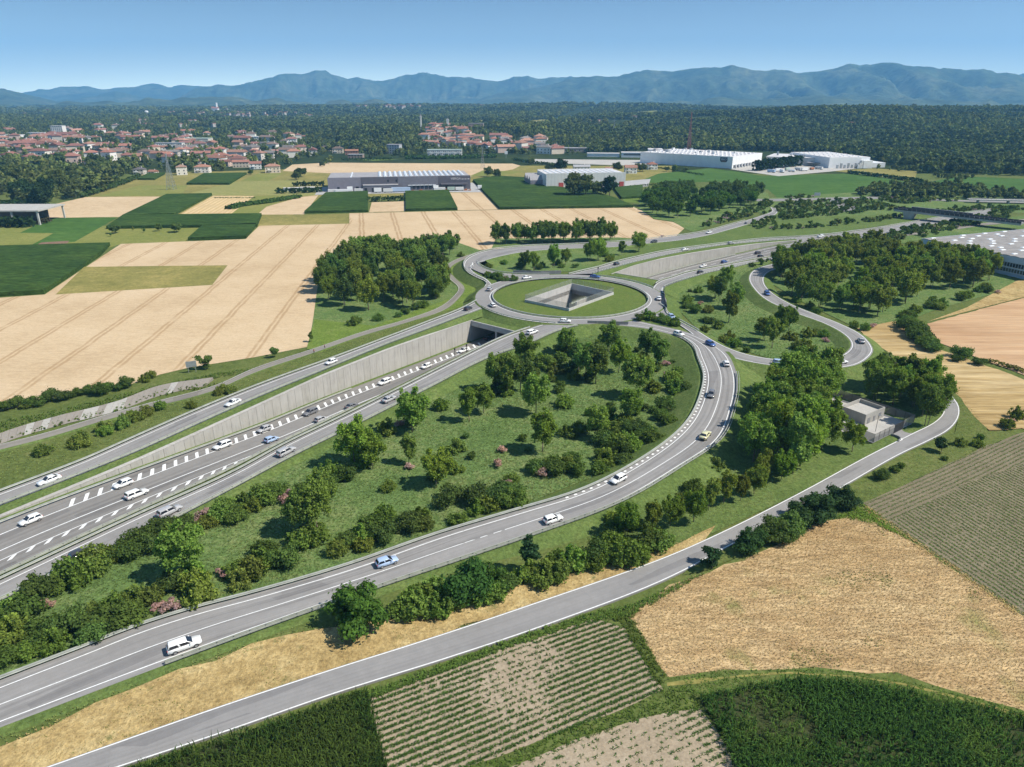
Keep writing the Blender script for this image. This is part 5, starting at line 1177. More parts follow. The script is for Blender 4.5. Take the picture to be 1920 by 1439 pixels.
belt([(500, 1050), (560, 1045), (640, 1020), (700, 1010), (760, 985), (830, 965), (920, 950), (1000, 905), (1060, 885), (1120, 870), (1170, 835), (1210, 815)], 8, 74, MIX1, 1.0, 'green shrub of the belt inside the big curved ramp', 'shrubs inside the curved ramp')
belt([(560, 920), (640, 890), (720, 830), (800, 780), (860, 765), (920, 745), (1000, 700), (1060, 660)], 8, 46, MIX1, 1.0, 'green shrub among the trees below the lower slip road', 'shrubs below the lower slip road')
belt([(1130, 640), (1200, 660), (1245, 690), (1262, 730), (1240, 780), (1190, 800), (1110, 770)], 12, 36, MIX2, 1.0, 'green shrub at the right end of the loop meadow', 'shrubs at the loop meadow end')
belt([(700, 905), (760, 900), (850, 830), (930, 870), (900, 800)], 22, 16, (('low', 4), ('olive', 3), ('loose', 3), ('pink', 1)), .85, 'low green shrub scattered in the middle of the loop meadow', 'shrubs scattered in the loop meadow', 4)
belt([(1010, 660), (1060, 690), (1100, 760), (1160, 790), (1090, 830), (1020, 800)], 14, 24, MIX2, 1.0, 'green shrub scattered under the trees near the roundabout', 'shrubs under the meadow trees')
belt([(925, 875), (950, 872)], 2, 3, (('pink', 1),), 1.15, 'green shrub of the rosy clump in the loop meadow', 'clump of shrubs in the loop meadow', 1.5)
belt([(1290, 545), (1310, 590), (1350, 630), (1400, 655), (1440, 665)], 9, 26, MIX2, .95, 'green shrub on the left side of the right loop', 'shrubs left in the right loop')
belt([(1480, 660), (1520, 655), (1550, 640), (1530, 622), (1500, 640)], 9, 14, (('olive', 5), ('loose', 3), ('pink', 1)), .95, 'green shrub at the lower corner of the right loop', 'shrubs low in the right loop')
belt([(1455, 560), (1500, 572), (1560, 600), (1620, 622), (1690, 605), (1760, 570), (1860, 545)], 7, 36, MIX2, .95, 'green shrub at the foot of the large grove', 'shrubs at the grove foot')
belt([(925, 505), (960, 500), (1020, 505), (1080, 497), (1150, 485)], 14, 20, MIX2, .9, 'green shrub among the trees of the upper left loop', 'shrubs in the upper left loop')
belt([(905, 516), (930, 524), (955, 531), (985, 522)], 3.2, 11, (('dense', 3), ('loose', 3), ('pink', 2)), .85, 'green shrub on the splitter island left of the roundabout', 'shrubs on the left splitter island', 1.6, 2.4)
belt([(1200, 600), (1222, 602), (1250, 606), (1280, 622)], 3.0, 10, (('dense', 3), ('loose', 3), ('pink', 1)), .85, 'green shrub on the splitter island right of the roundabout', 'shrubs on the right splitter island', 1.6, 2.5)
belt([(640, 612), (700, 605), (760, 590), (810, 565), (838, 540), (830, 510), (870, 478)], 4, 24, MIX2, .9, 'green shrub at the foot of the grove beside the cycle path', 'shrubs by the cycle path')
belt([(0, 772), (60, 762), (150, 745), (230, 728), (290, 708)], 2.0, 22, (('dense', 5), ('olive', 1)), .85, 'dark green shrub of the hedge along the wheat field edge', 'hedge shrubs along the wheat', 1.6)
belt([(30, 870), (100, 850), (160, 832), (230, 800), (290, 775), (330, 770), (420, 735)], 5, 26, (('olive', 5), ('loose', 2)), .75, 'olive green shrub on the bank between cycle path and slip road', 'shrubs on the slip road bank')
belt([(742, 1160), (800, 1142), (950, 1102), (1030, 1080), (1110, 1056), (1190, 1036), (1235, 1022)], 4.0, 46, (('loose', 5), ('dense', 1)), 1.15, 'leafy green shrub of the verge hedge between ramp and service road', 'hedge shrubs on the verge', 1.3)
belt([(1150, 1010), (1180, 990), (1230, 975), (1290, 930), (1350, 880)], 4, 10, (('dense', 3), ('olive', 2)), .9, 'green shrub at the back of the small olive trees', 'shrubs behind the olive trees')
belt([(1690, 610), (1715, 630), (1740, 650), (1768, 664)], 4.5, 15, (('dense', 5), ('olive', 2)), 1.25, 'dark green shrub of the hedge between stubble and barley', 'hedge shrubs between stubble and barley', 1.7)
for u, v, s, l in [(1800, 672, 1.5, 'dark shrub in the gap of the stubble hedge'), (1832, 685, 1.2, 'last round shrub of the stubble hedge'), (1790, 678, 1.0, 'low shrub beside the gap of the stubble hedge')]: shrub(P(u, v), 'dense', s, l, None)
belt([(1640, 915), (1690, 885), (1750, 858), (1850, 825)], 3, 12, (('olive', 2), ('low', 3), ('dense', 1)), .7, 'rough green shrub on the margin of the ploughed field', 'shrubs on the field margin')
belt([(1850, 808), (1880, 800), (1920, 790)], 3, 5, (('olive', 3), ('pink', 1)), .8, 'green shrub at the corner of the stubble field', 'shrubs at the stubble corner')

# ---- shapes for the massed woods, and the woods themselves
def wood_shape(H, r, base, nl, N, size, seed, mat, shape='round'):
    me, lo = crown_mesh('wood_tree', H, r, base, nl, N, size, seed, mat, shape, .6)
    return bpy.data.objects.new('wood_tree', me)
M['wood_a'] = m_leaf('wood_leaves_a', False, (.092, .128, .048), .15, .4); M['wood_b'] = m_leaf('wood_leaves_b', False, (.125, .162, .056), .15, .35)
M['wood_c'] = m_leaf('wood_leaves_c', False, (.064, .092, .042), .12, .35); M['scrub'] = m_leaf('scrub_leaves', False, (.072, .120, .034), .2, .4)
M['pinkleaf'] = m_leaf('scrub_blossom', False, PINK, .1, .3)
def shapes_collection(name, obs):
    c = bpy.data.collections.new(name)
    for i, o in enumerate(obs): o.name = f'{name}_{i:02d}'; c.objects.link(o)
    return c
WOODS = shapes_collection('wood_shape', [wood_shape(13, 5.5, .0, 12, 210, 2.6, 301, M['wood_a']), wood_shape(14, 5.0, .0, 11, 200, 2.5, 302, M['wood_b']), wood_shape(12, 6.0, .0, 13, 220, 2.7, 303, M['wood_c']),
                                         wood_shape(16, 3.4, .0, 14, 170, 2.1, 304, M['wood_c'], 'cone'), wood_shape(13, 5.2, .0, 10, 190, 2.6, 305, M['wood_a']), wood_shape(11, 5.0, .0, 10, 180, 2.4, 306, M['wood_b'])])
SCRUBS = shapes_collection('scrub_shape', [wood_shape(2.6, 2.0, .0, 7, 130, .75, 311 + k, M['scrub']) for k in range(3)] + [wood_shape(2.8, 2.0, .0, 7, 130, .75, 315, M['wood_b']), wood_shape(1.6, 1.3, .0, 5, 70, .5, 316, M['pinkleaf'])])
def massed(name, pts, scale, which, coll, wide=None):
    """countless alike plants as one object: points carrying a shape number, turn and size"""
    pts = np.asarray(pts, np.float32); n = len(pts)
    me = bpy.data.meshes.new(name); me.vertices.add(n); me.vertices.foreach_set('co', pts.ravel())
    for nm, ty, val in (('size', 'FLOAT', scale), ('turn', 'FLOAT', RG.uniform(0, 6.28, n)), ('spread', 'FLOAT', wide if wide is not None else RG.uniform(.85, 1.2, n)), ('which', 'INT', which)):
        a = me.attributes.new(nm, ty, 'POINT'); a.data.foreach_set('value', np.asarray(val, np.int32 if ty == 'INT' else np.float32))
    o = link(name, me); o['kind'] = 'stuff'
    g = bpy.data.node_groups.new(name, 'GeometryNodeTree')
    g.interface.new_socket('Geometry', in_out='INPUT', socket_type='NodeSocketGeometry'); g.interface.new_socket('Geometry', in_out='OUTPUT', socket_type='NodeSocketGeometry')
    N = g.nodes; Lk = g.links; gi = N.new('NodeGroupInput'); go = N.new('NodeGroupOutput'); ip = N.new('GeometryNodeInstanceOnPoints'); ci = N.new('GeometryNodeCollectionInfo')
    ci.inputs['Collection'].default_value = coll; ci.inputs['Separate Children'].default_value = True; ci.inputs['Reset Children'].default_value = True
    def at(nm, ty):
        a = N.new('GeometryNodeInputNamedAttribute'); a.data_type = ty; a.inputs['Name'].default_value = nm; return [s for s in a.outputs if s.enabled][0]
    sz = at('size', 'FLOAT'); tu = at('turn', 'FLOAT'); sp = at('spread', 'FLOAT'); wh = at('which', 'INT')
    cr = N.new('ShaderNodeCombineXYZ'); Lk.new(tu, cr.inputs[2]); cs = N.new('ShaderNodeCombineXYZ'); mu = N.new('ShaderNodeMath'); mu.operation = 'MULTIPLY'; Lk.new(sz, mu.inputs[0]); Lk.new(sp, mu.inputs[1])
    Lk.new(mu.outputs[0], cs.inputs[0]); Lk.new(mu.outputs[0], cs.inputs[1]); Lk.new(sz, cs.inputs[2])
    ip.inputs['Pick Instance'].default_value = True
    Lk.new(gi.outputs[0], ip.inputs['Points']); Lk.new(ci.outputs[0], ip.inputs['Instance']); Lk.new(wh, ip.inputs['Instance Index'])
    er = N.new('FunctionNodeEulerToRotation') if hasattr(bpy.types, 'FunctionNodeEulerToRotation') else None
    if er: Lk.new(cr.outputs[0], er.inputs[0]); Lk.new(er.outputs[0], ip.inputs['Rotation'])
    else: Lk.new(cr.outputs[0], ip.inputs['Rotation'])
    Lk.new(cs.outputs[0], ip.inputs['Scale']); Lk.new(ip.outputs[0], go.inputs[0])
    md = o.modifiers.new('plants', 'NODES'); md.node_group = g; return o
def frustum(X, Y, margin=1.22):
    return np.abs(X) < (Y * 0.722 + 40) * margin
def unproj_np(u, v): pass
# open land that the woods leave out (villages, clearings, works) as photo polygons on the ground
OPEN = [[(-200, 345), (-200, 232), (60, 238), (180, 228), (330, 240), (430, 256), (560, 248), (640, 252), (640, 300), (530, 330), (240, 345)],
        [(620, 312), (640, 288), (700, 280), (740, 262), (790, 256), (900, 246), (930, 258), (1060, 276), (1110, 290), (1180, 286), (1240, 282), (1460, 286), (1640, 304), (1740, 325), (1900, 330), (2300, 338), (2300, 400), (560, 400)],
        [(-300, 400), (-300, 330), (300, 330), (560, 318), (620, 310), (620, 400)], [(985, 236), (1050, 226), (1120, 211), (1130, 214), (1060, 232), (1000, 243)]]
OPENW = [[(P(u, v).x, P(u, v).y) for u, v in q] for q in OPEN]
def wood_pts(y0, y1, sp, keep_open=True):
    ny = int((y1 - y0) / sp); P_ = []
    for j in range(ny):
        y = y0 + (j + .5) * sp; hw = (y * .722 + 40) * 1.2; nx = int(2 * hw / sp)
        x = -hw + (np.arange(nx) + .5 + .5 * (j % 2)) * sp
        P_.append(np.stack([x + RG.uniform(-.42, .42, nx) * sp, np.full(nx, y) + RG.uniform(-.42, .42, nx) * sp], -1))
    Q = np.concatenate(P_)
    if keep_open:
        k = np.ones(len(Q), bool)
        for q in OPENW: k &= ~in_poly_np(Q[:, 0], Q[:, 1], q)
        Q = Q[k]
    return Q
Q1 = wood_pts(700, 1900, 12.5); Q2 = wood_pts(1900, 3600, 19); Q3 = wood_pts(3600, 6400, 36)
for q, m in CLEAR:
    w = [(P(u, v).x, P(u, v).y) for u, v in q]; Q2 = Q2[~in_poly_np(Q2[:, 0], Q2[:, 1], w)]; Q3 = Q3[~in_poly_np(Q3[:, 0], Q3[:, 1], w)]
_pr = []
for s in T_BIG[:5]:
    for c, nm in ((OLIVE, 'olive'), (DEEP, 'deep'), (GREEN, 'green')):
        me = s.crown.copy(); me.materials.clear()
        if 'grove_' + nm not in M: M['grove_' + nm] = m_leaf('grove_leaves_' + nm, False, c)
        me.materials.append(M['grove_' + nm]); _pr.append(bpy.data.objects.new('grove_tree', me))
FILL = np.array(FILL); massed('grove_woodland', np.c_[FILL[:, :2], np.zeros(len(FILL))], FILL[:, 2], FILL[:, 3], shapes_collection('grove_shape', _pr))
clear = (fbm(Q2[:, 0] / 260, Q2[:, 1] / 260, 3, 77) < .30); Q2 = Q2[~clear]
Q = np.concatenate([Q1, Q2, Q3]); S = np.concatenate([RG.uniform(.75, 1.45, len(Q1)), RG.uniform(.9, 1.5, len(Q2)), RG.uniform(1.3, 2.1, len(Q3))])
Wd = np.concatenate([RG.uniform(.9, 1.3, len(Q1)), RG.uniform(1.1, 1.5, len(Q2)), RG.uniform(1.5, 2.1, len(Q3))])
Z = hz(Q[:, 0], Q[:, 1]) - .8
_kn = fbm(Q[:, 0] / 240, Q[:, 1] / 420, 4, 91) + RG.normal(0, .10, len(Q)); WK = np.where(_kn < .40, RG.choice([2, 3, 0], len(Q)), np.where(_kn < .52, RG.choice([0, 4, 2], len(Q)), RG.choice([1, 5, 4], len(Q)))); S = S * np.clip(.55 + fbm(Q[:, 0] / 150 + 7, Q[:, 1] / 260, 3, 95), .7, 1.3)
massed('woodland', np.stack([Q[:, 0], Q[:, 1], Z], -1), S, WK, WOODS, Wd)
print('woodland trees', len(Q))
_pk = [(P(u, v).x, P(u, v).y) for u, v in [(-160, 386), (-160, 300), (90, 303), (230, 316), (236, 336), (190, 362), (128, 380)]]
X = RG.uniform(min(q[0] for q in _pk), max(q[0] for q in _pk), 3000); Y = RG.uniform(min(q[1] for q in _pk), max(q[1] for q in _pk), 3000); k = in_poly_np(X, Y, _pk); X = X[k][:420]; Y = Y[k][:420]
massed('park_woodland', np.stack([X, Y, X * 0 - .5], -1), RG.uniform(.6, 1.15, len(X)), RG.choice(3, len(X)), WOODS, RG.uniform(.9, 1.4, len(X)))
# trees in and between the villages and round the works
def dots(poly, n, gap=0):
    w = [(P(u, v).x, P(u, v).y) for u, v in poly]; x = [p[0] for p in w]; y = [p[1] for p in w]
    X = RG.uniform(min(x), max(x), n * 6); Y = RG.uniform(min(y), max(y), n * 6); k = in_poly_np(X, Y, w); return np.stack([X[k], Y[k]], -1)[:n]
HOUSES_AT = []

print('trees', NTREE[0], 'shrubs', SHN[0])
# ============================================================ BUILDINGS
def frame(o, ex):
    ex = Vector((ex.x, ex.y, 0)).normalized(); ey = Vector((-ex.y, ex.x, 0)); return lambda x, y, z=0.0: Vector((o.x, o.y, 0)) + ex * x + ey * y + Vector((0, 0, z))
def fbox(mb, F, x0, x1, y0, y1, z0, z1):
    mb.rings([[F(x0, y0, z0), F(x1, y0, z0), F(x1, y1, z0), F(x0, y1, z0)], [F(x0, y0, z1), F(x1, y0, z1), F(x1, y1, z1), F(x0, y1, z1)]])
def part_box(root, F, name, mat, *a, **k):
    mb = MB(); fbox(mb, F, *a); o = built(mb, name, mat, root); return o
def lettering(name, txt, F, x, y, z, size, mat, root, xs=1.0):
    """flat letters standing on the wall plane y, reading along +x"""
    c = bpy.data.curves.new(name, 'FONT'); c.body = txt; c.size = size; c.extrude = .06; c.resolution_u = 2
    o = bpy.data.objects.new(name, c); COL.objects.link(o); dg = bpy.context.evaluated_depsgraph_get()
    me = bpy.data.meshes.new_from_object(o.evaluated_get(dg)); bpy.data.objects.remove(o)
    me.materials.clear(); me.materials.append(mat)
    q = link(name, me, root); ex = (F(1, 0) - F(0, 0)).normalized(); ey = F(0, 1) - F(0, 0)
    q.matrix_local = Matrix.Translation(F(x, y, z) - root.location) @ Matrix((( ex.x * xs, 0, -ey.x, 0), (ex.y * xs, 0, -ey.y, 0), (0, 1, 0, 0), (0, 0, 0, 1)))
    return q
M['clad_grey'] = m_plain('grey_cladding', (.215, .20, .235), .5, .08, .4, 0, .4); M['clad_dark'] = m_plain('dark_cladding', (.105, .098, .118), .5, .1, .4, 0, .4)
M['clad_mid'] = m_plain('mid_cladding', (.165, .158, .185), .5, .12, .5, 0, .4); M['roof_grey'] = m_plain('grey_roofing', (.30, .29, .30), .8, .12, .2)
M['white_panel'] = m_plain('white_cladding', (.74, .745, .75), .5, .05, .2, 0, .35); M['pale_panel'] = m_plain('pale_cladding', (.62, .62, .61), .55, .06, .3)
M['roof_white'] = m_plain('pale_roofing', (.55, .53, .53), .8, .1, .15); M['skylight'] = m_plain('skylight', (.70, .72, .74), .3, .05, 1.0, 0, .5)
M['blue_panel'] = m_plain('blue_cladding', (.40, .50, .66), .5, .08, .2, 0, .35); M['roof_tan'] = m_plain('ribbed_roofing', (.25, .235, .225), .85, .18, .25)
M['red_door'] = m_plain('red_door', (.42, .075, .065), .6); M['letters'] = m_plain('pale_letters', (.62, .60, .60), .6); M['white_paint'] = m_plain('white_paint', (.78, .78, .78), .4, .04, 1)
M['plate'] = m_plain('sign_plate', (.018, .022, .05), .5); M['rust'] = m_plain('rusty_orange', (.34, .13, .06), .8, .3); M['green_roof'] = m_plain('green_sheet_roof', (.36, .44, .38), .7, .1, .3)
# grey warehouse with the white lettering
A, B = P(616, 360.6), P(882.5, 355); F = frame(A, B - A); L = (B - A).length; H = 13.2; D = 56
root = thing('warehouse', 'long grey warehouse with white ribbed skylights and VERGA lettering', 'warehouse', A)
for x0, x1, m, z1 in ((0, .226, 'clad_grey', H), (.226, .484, 'clad_dark', H), (.484, .767, 'clad_mid', H), (.767, 1, 'clad_dark', H)):
    part_box(root, F, 'facade_wall', M[m], x0 * L, x1 * L - .1, -.2 * ('dark' not in m), .6, 0, z1)
part_box(root, F, 'wall', M['clad_grey'], 0, L, .6, D, 0, H - 1.0)
part_box(root, F, 'roof', M['roof_grey'], .8, L - .8, .9, D - .8, H - 1.0, H - .5)
for k in range(17):
    x = L * (.36 + .037 * k); mb = MB()
    mb.rings([[F(x + a, y, H - .5 + b) for a, b in ((-1.5, 0), (-1.1, .8), (0, 1.15), (1.1, .8), (1.5, 0))] for y in (2.5, D - 3)], True, False); built(mb, 'skylight', M['skylight'], root)
part_box(root, F, 'roof_rib', M['skylight'], L * .155, L * .165, 1, D - 1, H - .5, H - .1)
part_box(root, F, 'annex', M['clad_mid'], L * .24, L * .484, -9, -.25, 0, 6.2); part_box(root, F, 'annex_roof', M['roof_grey'], L * .24, L * .484, -9.3, -.25, 6.21, 6.6)
part_box(root, F, 'canopy', M['clad_dark'], L * .785, L * .975, -7, -.3, 5.2, 6.4)
for k in range(7): part_box(root, F, 'dock_door', M['window'], L * (.555 + .029 * k), L * (.555 + .029 * k) + 2.9, -.45, -.05, 1.0, 4.6); part_box(root, F, 'dock_shelter', M['skylight'], L * (.555 + .029 * k) - .3, L * (.555 + .029 * k) + 3.2, -1.1, -.5, 4.6, 5.3)
for x0, x1, z in ((.062, .078, 4.5), (.19, .21, 4.6), (.25, .268, 4), (.30, .33, 4), (.37, .40, 4), (.80, .84, 4.2), (.90, .94, 4.2)): part_box(root, F, 'door', M['window'], L * x0, L * x1, -9.15 if .24 < x0 < .48 else -.45, -9.0 if .24 < x0 < .48 else -.05, 0, z)
for x in (.41, .468): part_box(root, F, 'vent', M['window'], L * x, L * x + 1.5, -.1, .1, 8.4, 10.4)
mb = MB()
for k in range(6): mb.bar(F(L * .488 + k * .9, -.8, 5.5 - k * .5), F(L * .488 + k * .9 + 1, -.8, 6.0 - k * .5), .12, n=4)
built(mb, 'stair', M['dark_steel'], root)['kind'] = 'stuff'
lettering('lettering', 'VERGA', F, L * .858, -.08, 9.35, 2.9, M['letters'], root, 1.1)
for k in range(3): part_box(root, F, 'small_lettering', M['letters'], L * (.936 + .021 * k), L * (.950 + .021 * k), -.12, -.02, 9.5, 10.2)
def trailer(p, ln, h, rz, m, label, group=None):
    root = thing('parked_trailer', label, 'trailer', p, rz, group)
    mb = MB(); mb.box((0, 0, h / 2 + 1.0), (ln, 2.5, h)); mb.build('cargo_box', m, root)
    mb = MB(); mb.box((0, 0, .85), (ln, 2.2, .3)); mb.build('chassis', M['dark_steel'], root)
    for x in (-ln / 2 + 1, -ln / 2 + 2.2, ln / 2 - 1.5):
        mb = MB(); mb.bar((x, -1.2, .5), (x, 1.2, .5), .5, n=10); mb.build('wheel', M['dark_steel'], root)
zz = math.atan2((B - A).y, (B - A).x)
for k, (x, y, ln, h, c, l) in enumerate([(.03, -8, 8, 2.4, 'pale_panel', 'grey container first in the row before the grey warehouse'), (.11, -10, 16, 2.5, 'white_panel', 'long pale trailer before the left grey facade'), (.15, -7, 5, 4.4, 'white_panel', 'tall white box truck body before the grey facade'), (.21, -8, 8, 2.6, 'pale_panel', 'pale container right of the tall white one'),
    (.34, -13, 7, 3.4, 'white_panel', 'white trailer in front of the low annex'), (.41, -14, 9, 2.8, 'pale_panel', 'grey trailer at the right of the annex'), (.50, -13, 18, 3.6, 'blue_panel', 'long pale blue trailer in front of the dock doors'), (.745, -9, 5, 4.2, 'white_panel', 'white truck body beside the dock doors'), (.77, -11, 11, 2.6, 'pale_panel', 'low pale trailer under the dark canopy'),
    (.85, -12, 7, 2.8, 'green_roof', 'greenish container before the right canopy'), (.91, -12, 8, 2.6, 'pale_panel', 'last container before the right canopy'), (1.06, -6, 4, 3.2, 'white_panel', 'small white box at the warehouse corner')]): trailer(F(x * L, y), ln, h, zz, M[c], l)
for k, (x, y, s) in enumerate([(.575, -11, 3), (.63, -12, 4), (.82, -9.2, 4.5), (.88, -9.2, 5), (.95, -11, 3.4), (.98, -12, 2.5)]):
    root = thing('goods_stack', 'rust brown stack of goods in the warehouse yard', 'stack', F(x * L, y), zz, 'stacks of goods in the warehouse yard')
    for j in range(3):
        mb = MB(); mb.box(((j - 1) * s * .42, RND.uniform(-.4, .4), s * (.3 + .12 * j) / 2), (s * .4, s * .6, s * (.3 + .12 * j))); mb.build('crate', M['rust'], root)
def hedge(px, w, h, label, dens=7, col=(.024, .05, .02), z=0.0):
    pts = PW(px, z); tot = length(pts); n = int(tot * dens); g = RG; t = g.random(n); pr = resample(pts, 60); i = (t * 58.99).astype(int); f = t * 59 - i
    A_ = np.array([tuple(p) for p in pr]); nn = np.array([tuple(v) for v in normals2d(pr)]); C = A_[i] + (A_[np.minimum(i + 1, 59)] - A_[i]) * f[:, None]
    side = g.uniform(-1, 1, n); up = np.sqrt(g.random(n)); C = C + nn[i] * (side * w / 2)[:, None]; C[:, 2] += up * h * (1 - .25 * np.abs(side) ** 3) * (1 + .12 * np.sin(t * 90))
    Nn = nn[i] * side[:, None] + np.array([0, 0, 1]) * up[:, None] + g.normal(size=(n, 3)) * .5; Nn /= np.linalg.norm(Nn, axis=1)[:, None]
    V, Fa = leaf_cards(C, Nn, max(.8, w * .35), g); o = link('hedge', mesh_np('hedge', V - np.array(tuple(pr[0])), Fa, M['leaf'])); o.location = pr[0]; o.color = (*col, 1); tag(o, label, 'hedge')
hedge([(519, 363), (560, 362.5), (604, 360)], 7, 4.5, 'thick clipped hedge left of the grey warehouse'); hedge([(549, 350), (608, 348)], 6, 4, 'clipped hedge behind the white sheds left of the warehouse')
hedge([(690, 379), (757, 377)], 5, 4.5, 'dark hedge between two maize fields before the warehouse', 9); hedge([(0, 388), (60, 386), (95, 385)], 6, 5, 'dark hedge below the park wood'); hedge([(0, 425), (40, 427), (62, 424)], 8, 6.5, 'dark hedge in front of the concrete canopy', 10, (.02, .04, .018))
hedge([(70, 421), (95, 418)], 5, 4, 'short brown green hedge right of the concrete canopy', 9, (.05, .05, .03)); hedge([(1417, 321), (1496, 311)], 12, 12, 'tall dark hedge before the white factory', 9, (.016, .034, .015)); hedge([(1300, 341), (1180, 352)], 3, 2, 'low hedge right of the white warehouse', 6)
hedge([(963, 301), (1000, 307), (1050, 312)], 5, 3.5, 'dark hedge along the gravel car park'); hedge([(1205, 312), (1260, 320), (1320, 330)], 3, 2.0, 'low hedge in front of the white factory wall'); hedge([(400, 372), (480, 372)], 1, 1, 'low weedy field boundary below the mown meadow', 5, (.06, .10, .03))
hedge([(150, 372), (190, 360), (230, 346), (262, 333)], 6, 4, 'rough hedge along the park wood edge', 8, (.05, .085, .028)); hedge([(1590, 326), (1660, 334), (1720, 342), (1740, 350)], 6, 4, 'rough hedge below the white factory', 8); hedge([(760, 299), (850, 298), (930, 296)], 10, 5, 'green hedge belt before the school', 9, (.04, .08, .026))
hedge([(640, 302), (735, 300)], 4, 3.5, 'dark hedge before the parked vans', 8); hedge([(1850, 678), (1890, 690), (1960, 712)], 2.5, 1.3, 'weedy olive hedge between stubble and barley', 12, (.10, .105, .04)); hedge([(430, 393), (450, 387), (500, 381), (560, 371)], 8, 2.5, 'weedy green strip between two wheat fields', 10, (.05, .10, .026))
# small sheds beside the hedge
for k, (u, v, w, d, h, c) in enumerate([(540, 358, 8, 5, 2.6, 'blue_panel'), (556, 357, 9, 5, 2.4, 'white_panel'), (575, 357, 12, 6, 2.8, 'white_panel'), (590, 356, 10, 5, 2.4, 'pale_panel')]):
    root = thing('shed', ['pale blue shed behind the clipped hedge', 'first white shed behind the clipped hedge', 'largest white shed behind the clipped hedge', 'grey white shed nearest the grey warehouse'][k], 'shed', P(u, v), zz)
    mb = MB(); mb.box((0, 0, h / 2), (w, d, h)); mb.build('wall', M[c], root); mb = MB(); mb.box((0, 0, h + .11), (w + .5, d + .5, .2)); mb.build('roof', M['roof_white'], root)
# white warehouse
A, B = P(1024, 353.5), P(1172, 350.6); F = frame(A, B - A); L = (B - A).length; H = 13.4; D = 46
root = thing('warehouse', 'white warehouse with red doors behind dark round trees', 'warehouse', A)
part_box(root, F, 'wall', M['pale_panel'], 0, L, 0, D, 0, H); part_box(root, F, 'roof', M['roof_white'], .6, L - .6, .6, D - .6, H, H + .05)
for y0, y1, x0, x1 in ((0, .4, 0, L), (D - .4, D, 0, L)): part_box(root, F, 'parapet', M['pale_panel'], x0, x1, y0, y1, H + .05, H + .9)
for k in range(12): part_box(root, F, 'roof_skylight', M['skylight'], 5 + k * 6.2, 7 + k * 6.2, 6, D - 6, H + .05, H + .5)
for x in (.155, .92): part_box(root, F, 'door', M['red_door'], L * x, L * x + 5, -.15, .05, 0, 5.2)
for k in range(24): part_box(root, F, 'cladding_joint', M['concrete_dark'], 1.7 + k * L / 24, 1.78 + k * L / 24, -.03, 0, .3, H)
root = thing('sawtooth_shed', 'grey sawtooth shed beside the white warehouse', 'shed', P(985, 350)); F2 = frame(P(996, 351), B - A)
for k in range(3):
    mb = MB(); y = 4 + k * 12
    mb.rings([[F2(0, y, 0), F2(0, y + 11.8, 0), F2(0, y + 11.8, 6), F2(0, y + 6, 10.5), F2(0, y, 6)], [F2(16, y, 0), F2(16, y + 11.8, 0), F2(16, y + 11.8, 6), F2(16, y + 6, 10.5), F2(16, y, 6)]]); built(mb, 'bay', M['clad_grey'], root)
    mb = MB(); mb.quad(F2(-.3, y - .1, 6.05), F2(16, y - .1, 6.05), F2(16, y + 6, 10.7), F2(-.3, y + 6, 10.7)); built(mb, 'roof_sheet', M['roof_grey'], root)
# the white factory with the dark sign
C0 = P(1372, 317); A0 = P(1200, 306); e1 = (A0 - C0).normalized(); L1 = (A0 - C0).length; F = frame(C0, Vector((e1.y, -e1.x, 0))); W1 = 92; H = 14.6
root = thing('factory', 'large white factory with a dark sign and dock doors', 'factory', C0)
part_box(root, F, 'wall', M['white_panel'], 0, W1, 0, L1, 0, H); part_box(root, F, 'roof', M['roof_white'], .5, W1 - .5, .5, L1 - .5, H, H + .1)
for j in range(7):
    for k in range(11): part_box(root, F, 'roof_skylight', M['white_paint'], 5 + j * 12, 8 + j * 12, 6 + k * 11.5, 9 + k * 11.5, H + .1, H + .9)
for k in range(12):
    x, y = RND.uniform(20, 88), RND.uniform(20, L1 - 5); part_box(root, F, 'roof_unit', M[RND.choice(['pale_panel', 'steel', 'roof_grey'])], x, x + RND.uniform(2, 6), y, y + RND.uniform(2, 5), H + .1, H + RND.uniform(1.5, 4))
for k in range(9): part_box(root, F, 'dock_door', M['window'], 4 + k * 9, 9 + k * 9, -.2, .05, .8, 4.2); part_box(root, F, 'dock_pier', M['white_paint'], 10.2 + k * 9, 11.4 + k * 9, -1.2, -.02, 0, 5.0)
mb = MB(); prof = [(-5.0, 2.9), (-5.0, -1.0), (-4.2, -2.4), (-3.0, -3.0), (3.0, -3.0), (4.2, -2.4), (5.0, -1.0), (5.0, 2.9)]
mb.rings([[F(-q, 12 - a, 10.6 + b) for a, b in prof] for q in (.05, .35)]); built(mb, 'sign_plate', M['plate'], root)
Fs = frame(F(-.36, 15.6), F(0, 0) - F(0, 1))
lettering('sign_lettering', 'BIO', Fs, 0, -.02, 9.9, 3.4, M['letters'], root, 1.35)
part_box(root, Fs, 'sign_line', M['rust'], 1.2, 6.4, -.1, 0, 8.5, 9.1)
C1 = P(1553, 316); F = frame(C1, P(1627, 315) - C1); L = 56; D = 100; H = 13.2
root = thing('factory', 'second white factory hall at the right end of the works', 'factory', C1)
part_box(root, F, 'wall', M['white_panel'], 0, L, 0, D, 0, H); part_box(root, F, 'roof', M['roof_white'], .5, L - .5, .5, D - .5, H, H + .1)
part_box(root, F, 'low_hall', M['white_panel'], L + .05, L + 24, 2, 30, 0, 6); part_box(root, F, 'side_wing', M['white_panel'], L * .78, L - .1, -7, -.05, 0, 9.5)
for k in range(6): part_box(root, F, 'roof_unit', M['pale_panel'], L * .62 + k * 3, L * .62 + k * 3 + 2, -9 + k, -7.2 + k, 0, 5 + (k % 3) * 2)
for k in range(7): part_box(root, F, 'silo', M['steel'], 8 + k * 5, 10.2 + k * 5, -6, -4, 0, 4.5 + (k % 2) * 2)
